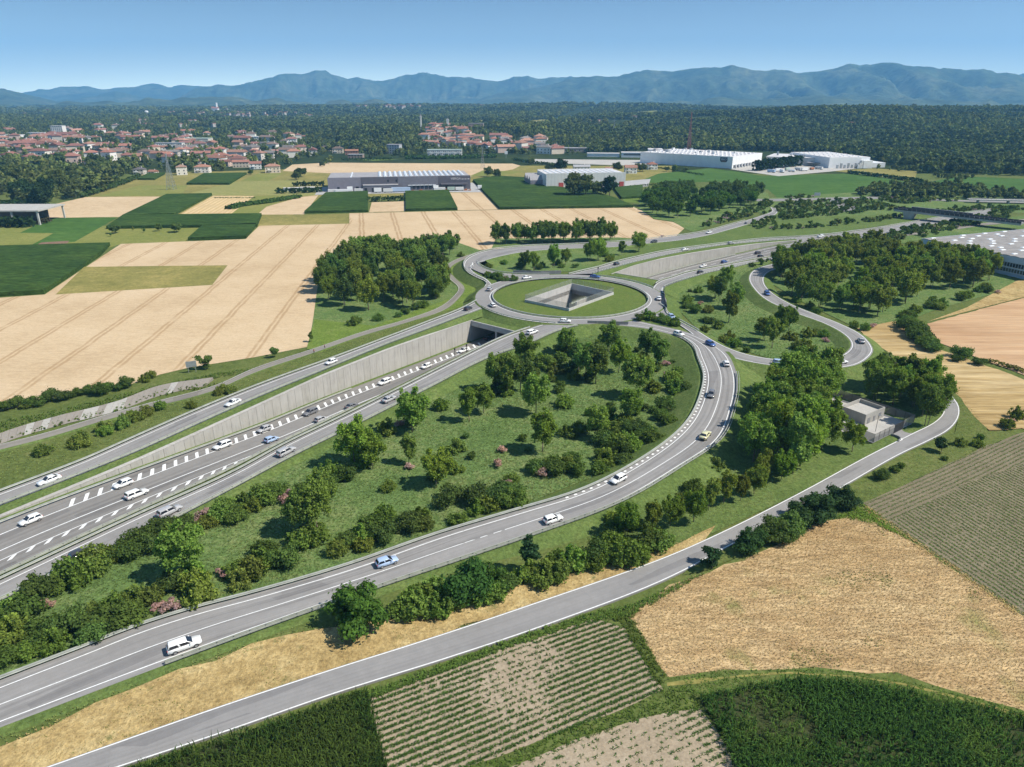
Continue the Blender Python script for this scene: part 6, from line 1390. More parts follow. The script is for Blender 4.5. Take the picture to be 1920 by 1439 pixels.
for j in range(4):
    for k in range(7): part_box(root, F, 'roof_skylight', M['white_paint'], 5 + j * 13, 8 + j * 13, 6 + k * 13, 9 + k * 13, H + .1, H + .8)
C2 = P(1440, 310); F = frame(C2, P(1540, 314) - C2)
root = thing('factory_link', 'low pale building between the two white factory halls', 'building', C2)
part_box(root, F, 'wall', M['pale_panel'], -6, 100, 16, 80, 0, 9.6); part_box(root, F, 'roof', M['roof_white'], -6.5, 100.5, 15.5, 80, 9.61, 10.0); part_box(root, F, 'canopy', M['roof_grey'], 48, 74, 4, 17, 4.4, 5.0)
for k in range(12): x, y = RND.uniform(2, 90), RND.uniform(20, 75); part_box(root, F, 'roof_unit', M[RND.choice(['pale_panel', 'steel'])], x, x + RND.uniform(1.5, 5), y, y + 3, 10.0, 10.0 + RND.uniform(1.5, 5))
for k, (u, v, c) in enumerate([(1446, 324, 'blue_panel'), (1458, 322, 'white_panel'), (1466, 324, 'white_panel'), (1476, 320, 'green_roof'), (1484, 323, 'white_panel'), (1496, 320, 'pale_panel'), (1508, 321, 'white_panel'), (1522, 319, 'rust'), (1535, 318, 'pale_panel')]):
    trailer(P(u, v), RND.uniform(6, 11), RND.uniform(2, 3), RND.uniform(0, 3), M[c], 'pale container standing in the yard of the white factory', 'containers in the white factory yard')
C2 = P(1165, 296); F = frame(C2, Vector((1, -.12, 0)))
root = thing('factory_office', 'white office block at the left end of the white factory', 'building', C2)
for x0, x1, y0, y1, h in ((0, 40, 0, 20, 7), (-52, -3, 8, 22, 5), (41, 62, 10, 40, 11)): part_box(root, F, 'wing', M['white_panel'], x0, x1, y0, y1, 0, h); part_box(root, F, 'roof', M['roof_white'], x0 - .4, x1 + .4, y0 - .4, y1 + .4, h + .01, h + .5)
part_box(root, F, 'window_band', M['window'], 3, 38, -.1, .05, 3.6, 5.4); part_box(root, F, 'window_band', M['window'], 44, 60, 9.9, 10.05, 1, 4)
# blue factory at the right edge
P1, P2, P3 = P(1730, 447.5, 10), P(1920, 481, 10), P(1904, 431.5, 10); F = frame(P1, P3 - P1); W = 120; D = 66; H = 10
root = thing('factory', 'blue clad factory with a ribbed roof at the edge of the big grove', 'factory', Vector((P1.x, P1.y, 0)))
part_box(root, F, 'wall', M['blue_panel'], 0, W, -D, 0, 0, 6.9)
mb = MB(); 
mb.rings([[F(-.35, -D - .3, 6.9), F(-.35, .3, 6.9), F(W, .3, 6.9), F(W, -D - .3, 6.9)], [F(-.35, -D - .3, H), F(-.35, .3, H), F(W, .3, H), F(W, -D - .3, H)]]); built(mb, 'fascia', M['blue_panel'], root)
for k in range(14):
    y0 = -D * (k + 1) / 14; y1 = -D * k / 14; mb = MB(); n = 7
    pr = [(y0 + (y1 - y0) * j / (n - 1), H + .02 + .28 * math.sin(math.pi * j / (n - 1)) ** .8) for j in range(n)]
    mb.rings([[F(x, y, z) for y, z in pr] for x in (-.5, W)], True, False); built(mb, 'roof_vault', M['roof_tan'], root)
    for j in range(4):
        x = 8 + j * 19 + RND.uniform(-5, 5) + (k % 2) * 7; mb = MB(); yc = (y0 + y1) / 2; mb.rings([[F(x, yc - .9, H + .25), F(x + 3.4, yc - .9, H + .25), F(x + 3.4, yc + .9, H + .25), F(x, yc + .9, H + .25)], [F(x + .3, yc - .6, H + .55), F(x + 3.1, yc - .6, H + .55), F(x + 3.1, yc + .6, H + .55), F(x + .3, yc + .6, H + .55)]]); built(mb, 'skylight', M['skylight'], root)
for zb, zt in ((4.6, 6.6), (2.0, 3.8)):
    for k in range(44):
        y = -D + 1 + k * (D - 2) / 44; part_box(root, F, 'window', M['window'], -.08, .05, y, y + 1.15, zb, zt)
    part_box(root, F, 'window_sill', M['white_paint'], -.14, .0, -D + .5, -.5, zb - .2, zb - .06)
# concrete canopy at the left edge
A = P(-60, 425); F = frame(P(0, 423), Vector((1, .02, 0)))
root = thing('open_shed', 'grey concrete canopy at the left edge behind the dark hedge', 'shed', A)
part_box(root, F, 'roof', M['concrete'], -40, 29, 0, 34, 9.4, 10.3)
for x in (-25, -8, 9, 27): part_box(root, F, 'column', M['concrete_pale'], x, x + 1.1, .5, 1.6, 0, 9.4); part_box(root, F, 'column', M['concrete_pale'], x, x + 1.1, 32, 33, 0, 9.4)
part_box(root, F, 'rear_wall', M['clad_dark'], -40, 26, 16, 16.6, 0, 9.4)

# ---- village houses: a few shapes, coloured per house
def roof_mesh(w, d, h, rise, kind, ov=.6):
    a, b = w / 2 + ov, d / 2 + ov; mb = MB(); z0 = h - .15; z1 = h + rise
    if kind == 'hip': r0, r1 = -max(a - b, .4), max(a - b, .4)
    else: r0, r1 = -a, a
    p = [(-a, -b, z0), (a, -b, z0), (a, b, z0), (-a, b, z0)]; R0, R1 = (r0, 0, z1), (r1, 0, z1)
    mb.v = [*p, R0, R1, *[(x, y, z - .22) for x, y, z in p]]
    mb.f = [(0, 1, 5, 4), (2, 3, 4, 5), (1, 2, 5), (3, 0, 4), (0, 6, 7, 1), (1, 7, 8, 2), (2, 8, 9, 3), (3, 9, 6, 0), (6, 9, 8, 7)]
    return mb.mesh('roof', M['tint_roof'])
def wall_mesh(w, d, h, rise, kind):
    mb = MB(); mb.box((0, 0, h / 2), (w, d, h))
    if kind == 'gable':
        for s in (-1, 1): mb.tri((s * w / 2, -d / 2 * s, h), (s * w / 2, d / 2 * s, h), (s * w / 2, 0, h + rise * d / (d + 1.2)))
    return mb.mesh('wall', M['tint_wall'])
HV = []
for w, d, h, rise, kind in [(12, 10, 6.2, 2.2, 'hip'), (14, 10.5, 6.5, 2.4, 'gable'), (10, 9, 5.8, 2.0, 'gable'), (17, 11, 7.5, 2.4, 'hip'), (11, 10, 8.5, 2.2, 'hip'), (20, 10, 6.5, 2.2, 'gable'), (9, 8, 3.6, 1.8, 'gable'), (24, 11, 8.5, 2.4, 'gable')]:
    mb = MB(); mb.box((w * .2, d * .12, h + rise * .75), (.9, .9, rise * 1.1 + .6)); HV.append((w, d, h, rise, wall_mesh(w, d, h, rise, kind), roof_mesh(w, d, h, rise, kind), mb.mesh('chimney', M['tint_wall'])))
mb = MB(); mb.box((0, 0, 0), (1.15, .10, 1.4)); WIN = mb.mesh('window', M['window'])
mb = MB(); mb.box((0, 0, 0), (4.2, 1.3, .9)); BALC = mb.mesh('balcony', M['white_paint'])
ROOFC = [(.33, .155, .115), (.37, .19, .135), (.30, .145, .115), (.40, .22, .16), (.28, .14, .115), (.24, .17, .14)]; WALLC = [(.74, .70, .62), (.78, .77, .74), (.70, .60, .48), (.66, .50, .42), (.76, .72, .68), (.60, .56, .50)]
NH = [0]
def house(p, var, rz, label, group=None, wall=None, roof=None, windows=False, s=1.0, name='house'):
    w, d, h, rise, wm, rm, cm = HV[var]; root = thing(name, label, 'house', p, rz, group); root.scale = (s, s, s * RND.uniform(.92, 1.1)); NH[0] += 1
    a = link('wall', wm, root); wc = wall or RND.choice(WALLC); k = RND.uniform(.85, 1.08); a.color = (wc[0] * k, wc[1] * k, wc[2] * k, 1)
    b = link('roof', rm, root); rc = roof or RND.choice(ROOFC); k = RND.uniform(.8, 1.2); b.color = (rc[0] * k, rc[1] * k, rc[2] * k, 1)
    c = link('chimney', cm, b); c.color = a.color
    if windows:
        ns = max(1, int(h / 3)); nx = max(2, int(w / 4))
        for st in range(ns):
            z = 1.6 + st * 3.0
            for k in range(nx): link('window', WIN, root, (-w / 2 + (k + .5) * w / nx, -d / 2 - .03, z))
            for k in range(2):
                for sx in (-1, 1): link('window', WIN, root, (sx * (w / 2 + .03), -d / 4 + k * d / 2, z), math.pi / 2)
            if st and var in (0, 1, 3, 7): link('balcony', BALC, root, (-w * .2, -d / 2 - .68, z - 1.2))
    HOUSES_AT.append((p.x, p.y, max(w, d) * s * .62)); return root
front = [(342, 328, 4, .35, WALLC[0], (.30, .19, .14), 'three storey cream house with a tan hipped roof at the village edge'), (381, 324, 3, .1, WALLC[4], ROOFC[1], 'low white house with a red roof at the village edge'), (512, 324, 3, .25, WALLC[2], ROOFC[3], 'large house with a broad orange roof at the village corner'), (480, 317, 1, .3, WALLC[1], ROOFC[2], 'white house left of the broad orange roof'),
    (453, 314, 5, .2, WALLC[2], ROOFC[0], 'long house with a bright red roof behind the garden fence'), (424, 312, 1, -.2, WALLC[3], ROOFC[2], 'red roofed house in the middle of the front row'), (440, 303, 3, .05, WALLC[3], ROOFC[1], 'pinkish house with an orange hipped roof behind the front row'), (391, 304, 0, -.1, WALLC[1], ROOFC[0], 'white house with a dark red roof above the front row'),
    (371, 307, 6, .2, WALLC[4], ROOFC[1], 'small red roofed outbuilding beside the white house'), (288, 327, 6, -.3, WALLC[0], ROOFC[1], 'small orange roofed house beside the park trees'), (263, 327, 0, .1, WALLC[5], (.15, .135, .14), 'pale house with a dark grey roof beside the park trees'), (322, 296, 7, .05, WALLC[5], (.27, .25, .23), 'long low hall with a grey roof'),
    (367, 289, 4, .2, WALLC[1], ROOFC[1], 'tall white house with a steep orange roof'), (477, 292, 4, .0, (.62, .38, .33), ROOFC[0], 'three storey pink house in the village'), (519, 291, 5, .4, (.66, .47, .42), (.42, .22, .18), 'pink terrace at the right of the village'), (546, 286, 7, .05, WALLC[1], (.20, .18, .17), 'long dark roofed terrace with white balconies'),
    (417, 289, 5, .15, WALLC[0], (.26, .235, .21), 'long house with a grey roof in mid village'), (450, 283, 5, .0, WALLC[4], (.26, .24, .22), 'second long grey roofed house in mid village'), (309, 284, 1, .2, WALLC[0], ROOFC[1], 'house with pinkish roof left of the white flats'), (500, 276, 5, .1, WALLC[1], (.18, .17, .17), 'flat dark roofed house at the upper village'),
    (576, 262, 5, .0, WALLC[1], ROOFC[2], 'white hall with a red roof behind the village'), (612, 284, 3, .0, WALLC[2], (.13, .10, .09), 'brown house with a dark roof at the right end of the village'), (634, 288, 3, .1, WALLC[2], (.15, .11, .09), 'second brown house with a dark roof'), (660, 291, 5, .1, (.42, .22, .15), (.34, .17, .11), 'orange brick house with balconies beside the vans'),
    (1022, 281, 1, .0, WALLC[1], ROOFC[0], 'white house with a red roof right of the central village'), (1046, 283, 5, .1, WALLC[1], ROOFC[2], 'long white house with a red roof at the central village edge'), (933, 283, 3, .0, WALLC[0], ROOFC[1], 'cream house with an orange roof below the old village'), (1142, 322, 6, .0, WALLC[4], ROOFC[3], 'small farmhouse with an orange roof behind the white warehouse'),
    (1182, 325, 1, .0, WALLC[1], ROOFC[3], 'farmhouse with an orange roof right of the white warehouse'), (1222, 318, 0, .1, WALLC[1], ROOFC[0], 'red roofed house beside the white factory'), (1090, 322, 5, .05, WALLC[1], (.45, .45, .47), 'pale flat building behind the white warehouse'), (766, 243, 7, -.1, WALLC[0], (.30, .24, .2), 'villa on the wooded rise above the old village')]
for u, v, var, rz, wc, rc, l in front: house(P(u, v), var, rz, l, None, wc, rc, True)
def village(poly, n, gap, label, group, roofs, s=(1.15, 1.55), kinds=(0, 1, 2, 3, 4, 5, 6), rzs=.5, win=0):
    w = [(P(u, v).x, P(u, v).y) for u, v in poly]; x = [q[0] for q in w]; y = [q[1] for q in w]; got = []
    for _ in range(n * 60):
        if len(got) >= n: break
        X, Y = RND.uniform(min(x), max(x)), RND.uniform(min(y), max(y))
        if not in_poly(X, Y, w) or any((X - a) ** 2 + (Y - b) ** 2 < (gap + r * .6) ** 2 for a, b, r in HOUSES_AT): continue
        got.append(Vector((X, Y, float(hz(X, Y))))); HOUSES_AT.append((X, Y, 9))
    for k, q in enumerate(got):
        rc = RND.choice(roofs); var = RND.choice(kinds); rt = 'grey' if rc[0] < 1.4 * rc[1] else ('orange' if rc[0] > .39 else ('brown' if rc[0] < .31 else 'red')); pl = place_word(q, got); ln = 'long' if HV[var][0] > 13 else 'compact'
        house(q, var, RND.uniform(-rzs, rzs) + (math.pi / 2 if RND.random() < .3 else 0), '%s %s roofed house %s of %s' % (ln, rt, pl, label), '%s, %s %s %s' % (group, ln, rt, pl), None, rc, k < win, RND.uniform(*s))
village([(-80, 312), (-80, 285), (60, 285), (130, 290), (200, 298), (260, 310), (262, 322), (150, 312)], 26, 6, 'the houses behind the park wood', 'houses behind the park trees', ROOFC, win=14)
village([(-60, 286), (-60, 266), (60, 262), (140, 262), (140, 284)], 36, 3, 'the packed left village core', 'houses of the left village core', ROOFC[:5], kinds=(1, 3, 5, 7, 4), s=(1.2, 1.6), win=10)
village([(140, 290), (140, 262), (300, 262), (440, 270), (560, 272), (600, 292), (540, 300), (500, 318), (400, 310), (300, 318), (250, 308)], 66, 6, 'the leafy left village', 'houses of the left village', ROOFC + [(.22, .20, .19)], win=20)
village([(-60, 262), (0, 250), (180, 246), (320, 252), (560, 258), (600, 268), (440, 270), (140, 262)], 34, 20, 'the wooded upper village edge', 'houses at the upper village edge', ROOFC)
village([(790, 262), (810, 256), (860, 258), (900, 268), (915, 284), (860, 285), (800, 276)], 46, 1.5, 'the old village on the slope', 'houses of the old village', ROOFC[:4], s=(.9, 1.25), kinds=(1, 3, 4, 5), rzs=.35)
village([(900, 276), (940, 268), (1010, 272), (1060, 282), (1050, 290), (960, 290), (915, 288)], 26, 8, 'the houses below the old village', 'houses below the old village', ROOFC + [(.25, .23, .22)], win=8)
village([(800, 252), (830, 247), (850, 250), (820, 257)], 6, 6, 'the houses above the old church', 'houses above the old village', ROOFC[:3])
# particular buildings
def block(u, v, w, d, h, label, wallc, roofm, ns, nx, rz=0.0, balc=False, name='apartment_block'):
    p = P(u, v); p.z = float(hz(p.x, p.y)); root = thing(name, label, 'building', p, rz); mb = MB(); mb.box((0, 0, h / 2), (w, d, h)); a = mb.build('wall', M['tint_wall'], root); a.color = (*wallc, 1)
    mb = MB(); mb.box((0, 0, h + .25), (w + .8, d + .8, .48)); mb.build('roof', M[roofm], root)
    for s in range(ns):
        for k in range(nx): link('window', WIN, root, (-w / 2 + (k + .5) * w / nx, -d / 2 - .04, (s + .5) * h / ns)).scale = (1.5, 1, 1.15)
        if balc:
            for k in range(max(1, nx // 3)): link('balcony', BALC, root, (-w / 2 + (k * 3 + 1.5) * w / nx, -d / 2 - .66, (s + .22) * h / ns))
    HOUSES_AT.append((p.x, p.y, max(w, d) * .6)); return root
block(113, 258, 27, 15, 22, 'tall white apartment block above the left village roofs', WALLC[4], 'roof_white', 7, 6)
block(70, 262, 30, 14, 12, 'white flat roofed school building in the left village', WALLC[1], 'roof_white', 3, 8); block(27, 264, 40, 16, 10, 'low white flat roofed building at the far left', WALLC[1], 'roof_white', 2, 10)
block(320, 282, 46, 13, 12, 'long white flats with balconies in the left village', WALLC[1], 'roof_grey', 3, 14, .06, True); block(372, 272, 50, 24, 11, 'large pale hall with a greenish roof behind the white flats', WALLC[5], 'green_roof', 1, 6); block(475, 268, 30, 16, 9, 'white low block among trees above the village', WALLC[1], 'roof_white', 2, 6); block(352, 262, 16, 14, 9, 'small white villa above the white flats', WALLC[1], 'roof_grey', 2, 4)
block(740, 289, 21, 15, 14, 'grey windowed block on the meadow edge below the wood', (.42, .43, .46), 'roof_grey', 4, 5, -.15); block(834, 292, 54, 14, 8.5, 'long white school with a pale green roof', WALLC[1], 'green_roof', 2, 18, .03, True); block(668, 298, 22, 12, 6, 'low brown building beside the parked vans', (.30, .22, .18), 'roof_grey', 2, 5)
block(690, 275, 22, 12, 9, 'pale flat roofed building among trees', WALLC[5], 'roof_grey', 2, 5); block(1090, 286, 60, 20, 6, 'long low dark shed at the wood edge', (.25, .24, .22), 'roof_grey', 1, 8); block(893, 255, 36, 16, 12, 'long building with dark roof on top of the old village', (.50, .34, .28), 'roof_grey', 2, 10); block(995, 243, 90, 30, 8, 'distant pale works below the quarry', WALLC[1], 'roof_white', 1, 8)
def tower(u, v, h, w, label, spire=True, name='bell_tower', zadd=0):
    p = P(u, v); p.z = float(hz(p.x, p.y)) + zadd; root = thing(name, label, 'tower', p); mb = MB(); mb.box((0, 0, h / 2), (w, w, h)); a = mb.build('shaft', M['tint_wall'], root); a.color = (.75, .72, .66, 1)
    mb = MB(); mb.box((0, 0, h + 1.6), (w * 1.15, w * 1.15, 3.0)); a = mb.build('belfry', M['tint_wall'], root); a.color = (.70, .66, .6, 1)
    mb = MB(); mb.rings([[(-w * .6, -w * .6, h + 3.1), (w * .6, -w * .6, h + 3.1), (w * .6, w * .6, h + 3.1), (-w * .6, w * .6, h + 3.1)], [(-.1, -.1, h + (8 if spire else 4.5)), (.1, -.1, h + (8 if spire else 4.5)), (.1, .1, h + (8 if spire else 4.5)), (-.1, .1, h + (8 if spire else 4.5))]]); mb.build('spire', M['roof_grey'], root)
tower(790.5, 258, 26, 3.2, 'slim white bell tower with a spire at the old village'); tower(840, 254, 18, 5, 'square church tower in the old village', False)
p = P(278, 229); root = thing('water_tower', 'white water tower above the trees beyond the left village', 'tower', p); mb = MB(); mb.bar((0, 0, 0), (0, 0, 30), 2.2, 1.8, 10); mb.build('shaft', M['white_paint'], root)
mb = MB(); mb.rings([[(r * math.cos(a), r * math.sin(a), z) for a in np.linspace(0, 6.283, 13)[:-1]] for r, z in ((2.2, 29), (6.5, 34), (6.5, 38), (2, 40))]); mb.build('tank', M['white_paint'], root)
p = P(405, 216); p.z = float(hz(p.x, p.y)); root = thing('church', 'pale hilltop church far beyond the left village', 'church', p); mb = MB(); mb.box((0, 0, 12), (34, 22, 24)); mb.build('nave', M['white_paint'], root); mb = MB(); mb.bar((10, 0, 0), (10, 0, 52), 6, 5, 8); mb.build('tower', M['white_paint'], root); mb = MB(); mb.rings([[(-18, -12, 24.1), (18, -12, 24.1), (18, 12, 24.1), (-18, 12, 24.1)], [(-17, -.2, 33), (17, -.2, 33), (17, .2, 33), (-17, .2, 33)]]); a = mb.build('roof', M['tint_roof'], root); a.color = (*ROOFC[1], 1)
# specks of far settlements, too small to tell apart
mb = MB(); mr = MB()
for poly, n, s in (([(300, 222), (420, 212), (560, 218), (600, 226), (420, 228)], 90, 1.0), ([(-40, 215), (60, 212), (140, 215), (60, 222)], 24, 1.0), ([(868, 210), (905, 206), (925, 212), (880, 214)], 40, 1.2), ([(1380, 210), (1480, 200), (1690, 198), (1760, 204), (1500, 214)], 130, 1.4), ([(1500, 240), (1800, 225), (1900, 250), (1700, 275), (1550, 262)], 20, .8), ([(160, 240), (330, 232), (560, 242), (300, 246)], 22, .8), ([(640, 214), (760, 210), (800, 216)], 20, 1.6), ([(1100, 245), (1250, 225), (1330, 222), (1240, 250)], 18, .8)):
    w = [(P(u, v).x, P(u, v).y) for u, v in poly]; x = [q[0] for q in w]; y = [q[1] for q in w]; got = 0
    for _ in range(n * 30):
        if got >= n: break
        X, Y = RND.uniform(min(x), max(x)), RND.uniform(min(y), max(y))
        if not in_poly(X, Y, w): continue
        got += 1; z = float(hz(X, Y)) + 5 * s; rz = RND.uniform(0, 3); a, b = RND.uniform(9, 18) * s, RND.uniform(8, 12) * s; h = RND.uniform(8, 13) * s
        mb.box((X, Y, z + h / 2 - 3), (a, b, h), rz); mr.box((X, Y, z + h - 2), (a + 1, b + 1, 2.0 * s), rz)
o = mb.build('distant_houses', M['tint_wall']); o['kind'] = 'stuff'; o.color = (.44, .42, .39, 1); o = mr.build('distant_roofs', M['tint_roof']); o['kind'] = 'stuff'; o.color = (.40, .20, .14, 1)
# garden and street trees round the houses
HA = np.array(HOUSES_AT)
def among(poly, n, sz, wd, mix, gapf=1.0):
    Q = dots(poly, n); k = np.ones(len(Q), bool)
    for a, b, r in HA:
        d2 = (Q[:, 0] - a) ** 2 + (Q[:, 1] - b) ** 2; k &= (d2 > (r * gapf) ** 2)
        k &= ~((np.abs(Q[:, 0] - a) < r * .9) & (Q[:, 1] < b) & (Q[:, 1] > b - 26))       # keep the fronts of the houses open
    Q = Q[k]; return Q, RG.uniform(*sz, len(Q)), RG.uniform(*wd, len(Q)), RG.choice(6, len(Q), p=mix)
mix = [.25, .25, .15, .12, .13, .10]; bits = []
for poly, n, sz in (([(-80, 345), (-80, 232), (60, 238), (180, 228), (330, 240), (430, 256), (560, 248), (640, 252), (640, 288), (600, 296), (560, 305), (520, 318), (420, 322), (300, 325), (240, 330)], 3400, (.55, 1.15)),
                   ([(640, 290), (690, 284), (740, 262), (790, 250), (900, 246), (960, 262), (1060, 276), (1130, 290), (1000, 292), (800, 294), (700, 297)], 900, (.5, 1.0)), ([(670, 285), (780, 255), (800, 280), (760, 288), (700, 292)], 200, (.8, 1.2)),
                   ([(1100, 292), (1180, 284), (1460, 284), (1640, 300), (1740, 322), (1920, 330), (2200, 335), (2200, 318), (1640, 285), (1240, 275)], 900, (.7, 1.1)), ([(1640, 318), (1740, 330), (1790, 350), (1830, 335), (1720, 312)], 70, (.35, .6))):
    bits.append(among(poly, n, sz, (.7, 1.15), mix))
Q = np.concatenate([b[0] for b in bits]); massed('village_woodland', np.stack([Q[:, 0], Q[:, 1], hz(Q[:, 0], Q[:, 1]) - .5], -1), np.concatenate([b[1] for b in bits]), np.concatenate([b[3] for b in bits]), WOODS, np.concatenate([b[2] for b in bits]))
# scrub of the far interchange and the verges: countless bushes
def scr(polys, dens, sz):
    out = []
    for px in polys:
        w = [(P(u, v).x, P(u, v).y) for u, v in px]; x = [q[0] for q in w]; y = [q[1] for q in w]; ar = (max(x) - min(x)) * (max(y) - min(y)); n = int(ar * dens)
        X = RG.uniform(min(x), max(x), n); Y = RG.uniform(min(y), max(y), n); k = in_poly_np(X, Y, w)
        for rp in ROADPOLY: k &= ~in_poly_np(X, Y, rp)
        out.append(np.stack([X[k], Y[k]], -1))
    Q = np.concatenate(out); return Q, RG.uniform(*sz, len(Q))
Q, S = scr([[(1408, 422), (1440, 395), (1480, 380), (1600, 376), (1700, 392), (1600, 402), (1480, 412), (1420, 432)], [(1440, 428), (1560, 420), (1700, 404), (1690, 410), (1560, 426), (1450, 434)], [(1300, 428), (1360, 405), (1440, 378), (1450, 384), (1400, 408), (1340, 424)],
            [(1560, 462), (1640, 440), (1720, 428), (1800, 415), (1870, 400), (1900, 408), (1800, 430), (1730, 447), (1640, 458)], [(1600, 374), (1700, 370), (1800, 378), (1700, 383)], [(1740, 398), (1860, 388), (1920, 392), (1920, 398), (1830, 402)], [(1350, 505), (1400, 495), (1470, 478), (1475, 484), (1410, 502)],
            [(1440, 372), (1500, 370), (1540, 371), (1500, 374)], [(1230, 446), (1250, 442), (1268, 441), (1240, 447)]], .045, (.7, 1.5))
massed('scrub', np.c_[Q, np.zeros(len(Q)) - .1], S, RG.choice(5, len(Q), p=[.28, .28, .24, .13, .07]), SCRUBS)
Q = dots([(1600, 365), (1650, 352), (1780, 350), (1860, 360), (1920, 368), (2200, 378), (2200, 384), (1900, 378), (1760, 374), (1640, 372)], 420); massed('roadside_wood', np.c_[Q, np.zeros(len(Q)) - .2], RG.uniform(.35, .75, len(Q)), RG.choice(6, len(Q)), WOODS)
# ============================================================ VEHICLES, COMPOUND, MASTS, SMALL THINGS
t = NT('car_paint'); oi = t.n('ShaderNodeObjectInfo'); b = t.bsdf(oi.outputs['Color'], .28, None, 0, .5); b.inputs['Coat Weight'].default_value = .5; b.inputs['Coat Roughness'].default_value = .08; M['car_paint'] = t.m
M['tyre'] = m_plain('tyre_rubber', (.018, .018, .019), .8); M['rim'] = m_plain('alloy_rim', (.42, .43, .45), .35, .1, 3, 0, .5, .7)
M['car_glass'] = m_plain('car_glass', (.018, .022, .032), .06, .1, 1, 0, .7); M['tail'] = m_plain('tail_lamp', (.42, .02, .02), .3); M['lamp'] = m_plain('head_lamp', (.70, .72, .74), .12, .05, 2, 0, .6); M['trim'] = m_plain('black_trim', (.02, .02, .02), .6)
CARK = {'hatch': (4.1, 1.50, [(-2.05, .48, .78, .76), (-1.98, .30, .98, .86), (-1.2, .24, 1.0, .89), (.2, .22, .97, .89), (1.0, .25, .93, .88), (1.7, .30, .80, .84), (2.02, .42, .66, .70)], (-1.97, -1.60, .18, .98), .98),
        'estate': (4.9, 1.66, [(-2.45, .48, .85, .80), (-2.38, .32, 1.06, .91), (-1.5, .26, 1.08, .94), (.2, .25, 1.05, .94), (1.2, .27, 1.02, .93), (2.05, .32, .90, .89), (2.42, .45, .72, .76)], (-2.36, -2.12, .35, 1.22), 1.06),
        'sedan': (4.7, 1.46, [(-2.35, .48, .80, .78), (-2.25, .32, 1.0, .87), (-1.5, .25, 1.02, .91), (.2, .23, .98, .91), (1.1, .25, .94, .90), (1.95, .30, .80, .86), (2.3, .42, .66, .72)], (-1.85, -1.05, .10, 1.02), 1.0)}
CARM = {}
for kd, (L, H, st, (xr, rr, rf, xf), zb) in CARK.items():
    mb = MB(); rings = []
    for x, z0, z1, w in st:
        m = z1 - z0; rings.append([(x, -w * .86, z0), (x, w * .86, z0), (x, w, z0 + m * .28), (x, w, z0 + m * .72), (x, w * .90, z1), (x, -w * .90, z1), (x, -w, z0 + m * .72), (x, -w, z0 + m * .28)])
    mb.rings(rings)
    wb, wr = max(s[3] for s in st) * .90, max(s[3] for s in st) * .72
    base = [(xr, -wb, zb - .05), (xf, -wb, zb - .05), (xf, wb, zb - .05), (xr, wb, zb - .05)]; top = [(rr, -wr, H - .05), (rf, -wr, H - .05), (rf, wr, H - .05), (rr, wr, H - .05)]; tp2 = [(rr + .12, -wr * .86, H), (rf - .12, -wr * .86, H), (rf - .12, wr * .86, H), (rr + .12, wr * .86, H)]
    mb.rings([base, top, tp2])
    bm = bmesh.new(); me = mb.mesh('body', M['car_paint']); bm.from_mesh(me); bmesh.ops.bevel(bm, geom=[e for e in bm.edges if len(e.link_faces) == 2 and e.calc_face_angle(0) > .35], offset=.055, segments=2, affect='EDGES', clamp_overlap=True); bm.to_mesh(me); bm.free(); me.polygons.foreach_set('use_smooth', [True] * len(me.polygons)); me.update()
    g = {'body': me}
    B_, T_ = [Vector(p) for p in base], [Vector(p) for p in top]
    def pane(name, a, b, c, d, i0=.08, i1=.90, s=.06, out=.012):
        n = (b - a).cross(d - a).normalized() * out; mb = MB()
        q = lambda u, v: (a.lerp(b, u)).lerp(d.lerp(c, u), v) + n
        mb.quad(q(s, i0), q(1 - s, i0), q(1 - s, i1), q(s, i1)); return mb.mesh(name, M['car_glass'])
    g['windscreen'] = pane('windscreen', B_[1], B_[2], T_[2], T_[1], .10, .95); g['rear_window'] = pane('rear_window', B_[3], B_[0], T_[0], T_[3], .22, .92)
    for nm, a, b, c, d in (('right', B_[0], B_[1], T_[1], T_[0]), ('left', B_[2], B_[3], T_[3], T_[2])):
        ma, mc = a.lerp(b, .5), d.lerp(c, .5)
        g[nm + '0'] = pane('side_window', a, ma, mc, d, .16, .86, .09); g[nm + '1'] = pane('side_window', ma, b, c, mc, .16, .86, .07)
    rw = .33 if kd != 'estate' else .37; mb = MB()
    mb.rings([[(r * math.cos(k * math.pi / 7), y, r * math.sin(k * math.pi / 7)) for k in range(14)] for r, y in ((rw * .92, -.11), (rw, -.07), (rw, .07), (rw * .92, .11))]); g['tyre'] = mb.mesh('tyre', M['tyre'])
    mb = MB(); mb.bar((0, -.118, 0), (0, .118, 0), rw * .64, n=10); g['rim'] = mb.mesh('rim', M['rim'])
    w = st[0][3]; mb = MB(); mb.box((0, 0, 0), (.12, .30, .16)); g['tail'] = mb.mesh('tail_light', M['tail']); mb = MB(); mb.box((0, 0, 0), (.16, .34, .13)); g['head'] = mb.mesh('headlight', M['lamp'])
    mb = MB(); mb.box((0, 0, 0), (.09, w * 1.5, .16)); g['bumper'] = mb.mesh('bumper', M['trim']); mb = MB(); mb.box((0, 0, 0), (.16, .2, .12)); g['mirror'] = mb.mesh('wing_mirror', M['car_paint'])
    g['spec'] = (L, H, st, xf, zb, rw, max(s[3] for s in st)); CARM[kd] = g
CARS = {'white': (.78, .78, .77), 'silver': (.40, .40, .41), 'grey': (.16, .16, .17), 'dark': (.05, .05, .055), 'blue': (.06, .12, .33), 'paleblue': (.36, .47, .66), 'cream': (.62, .60, .36)}
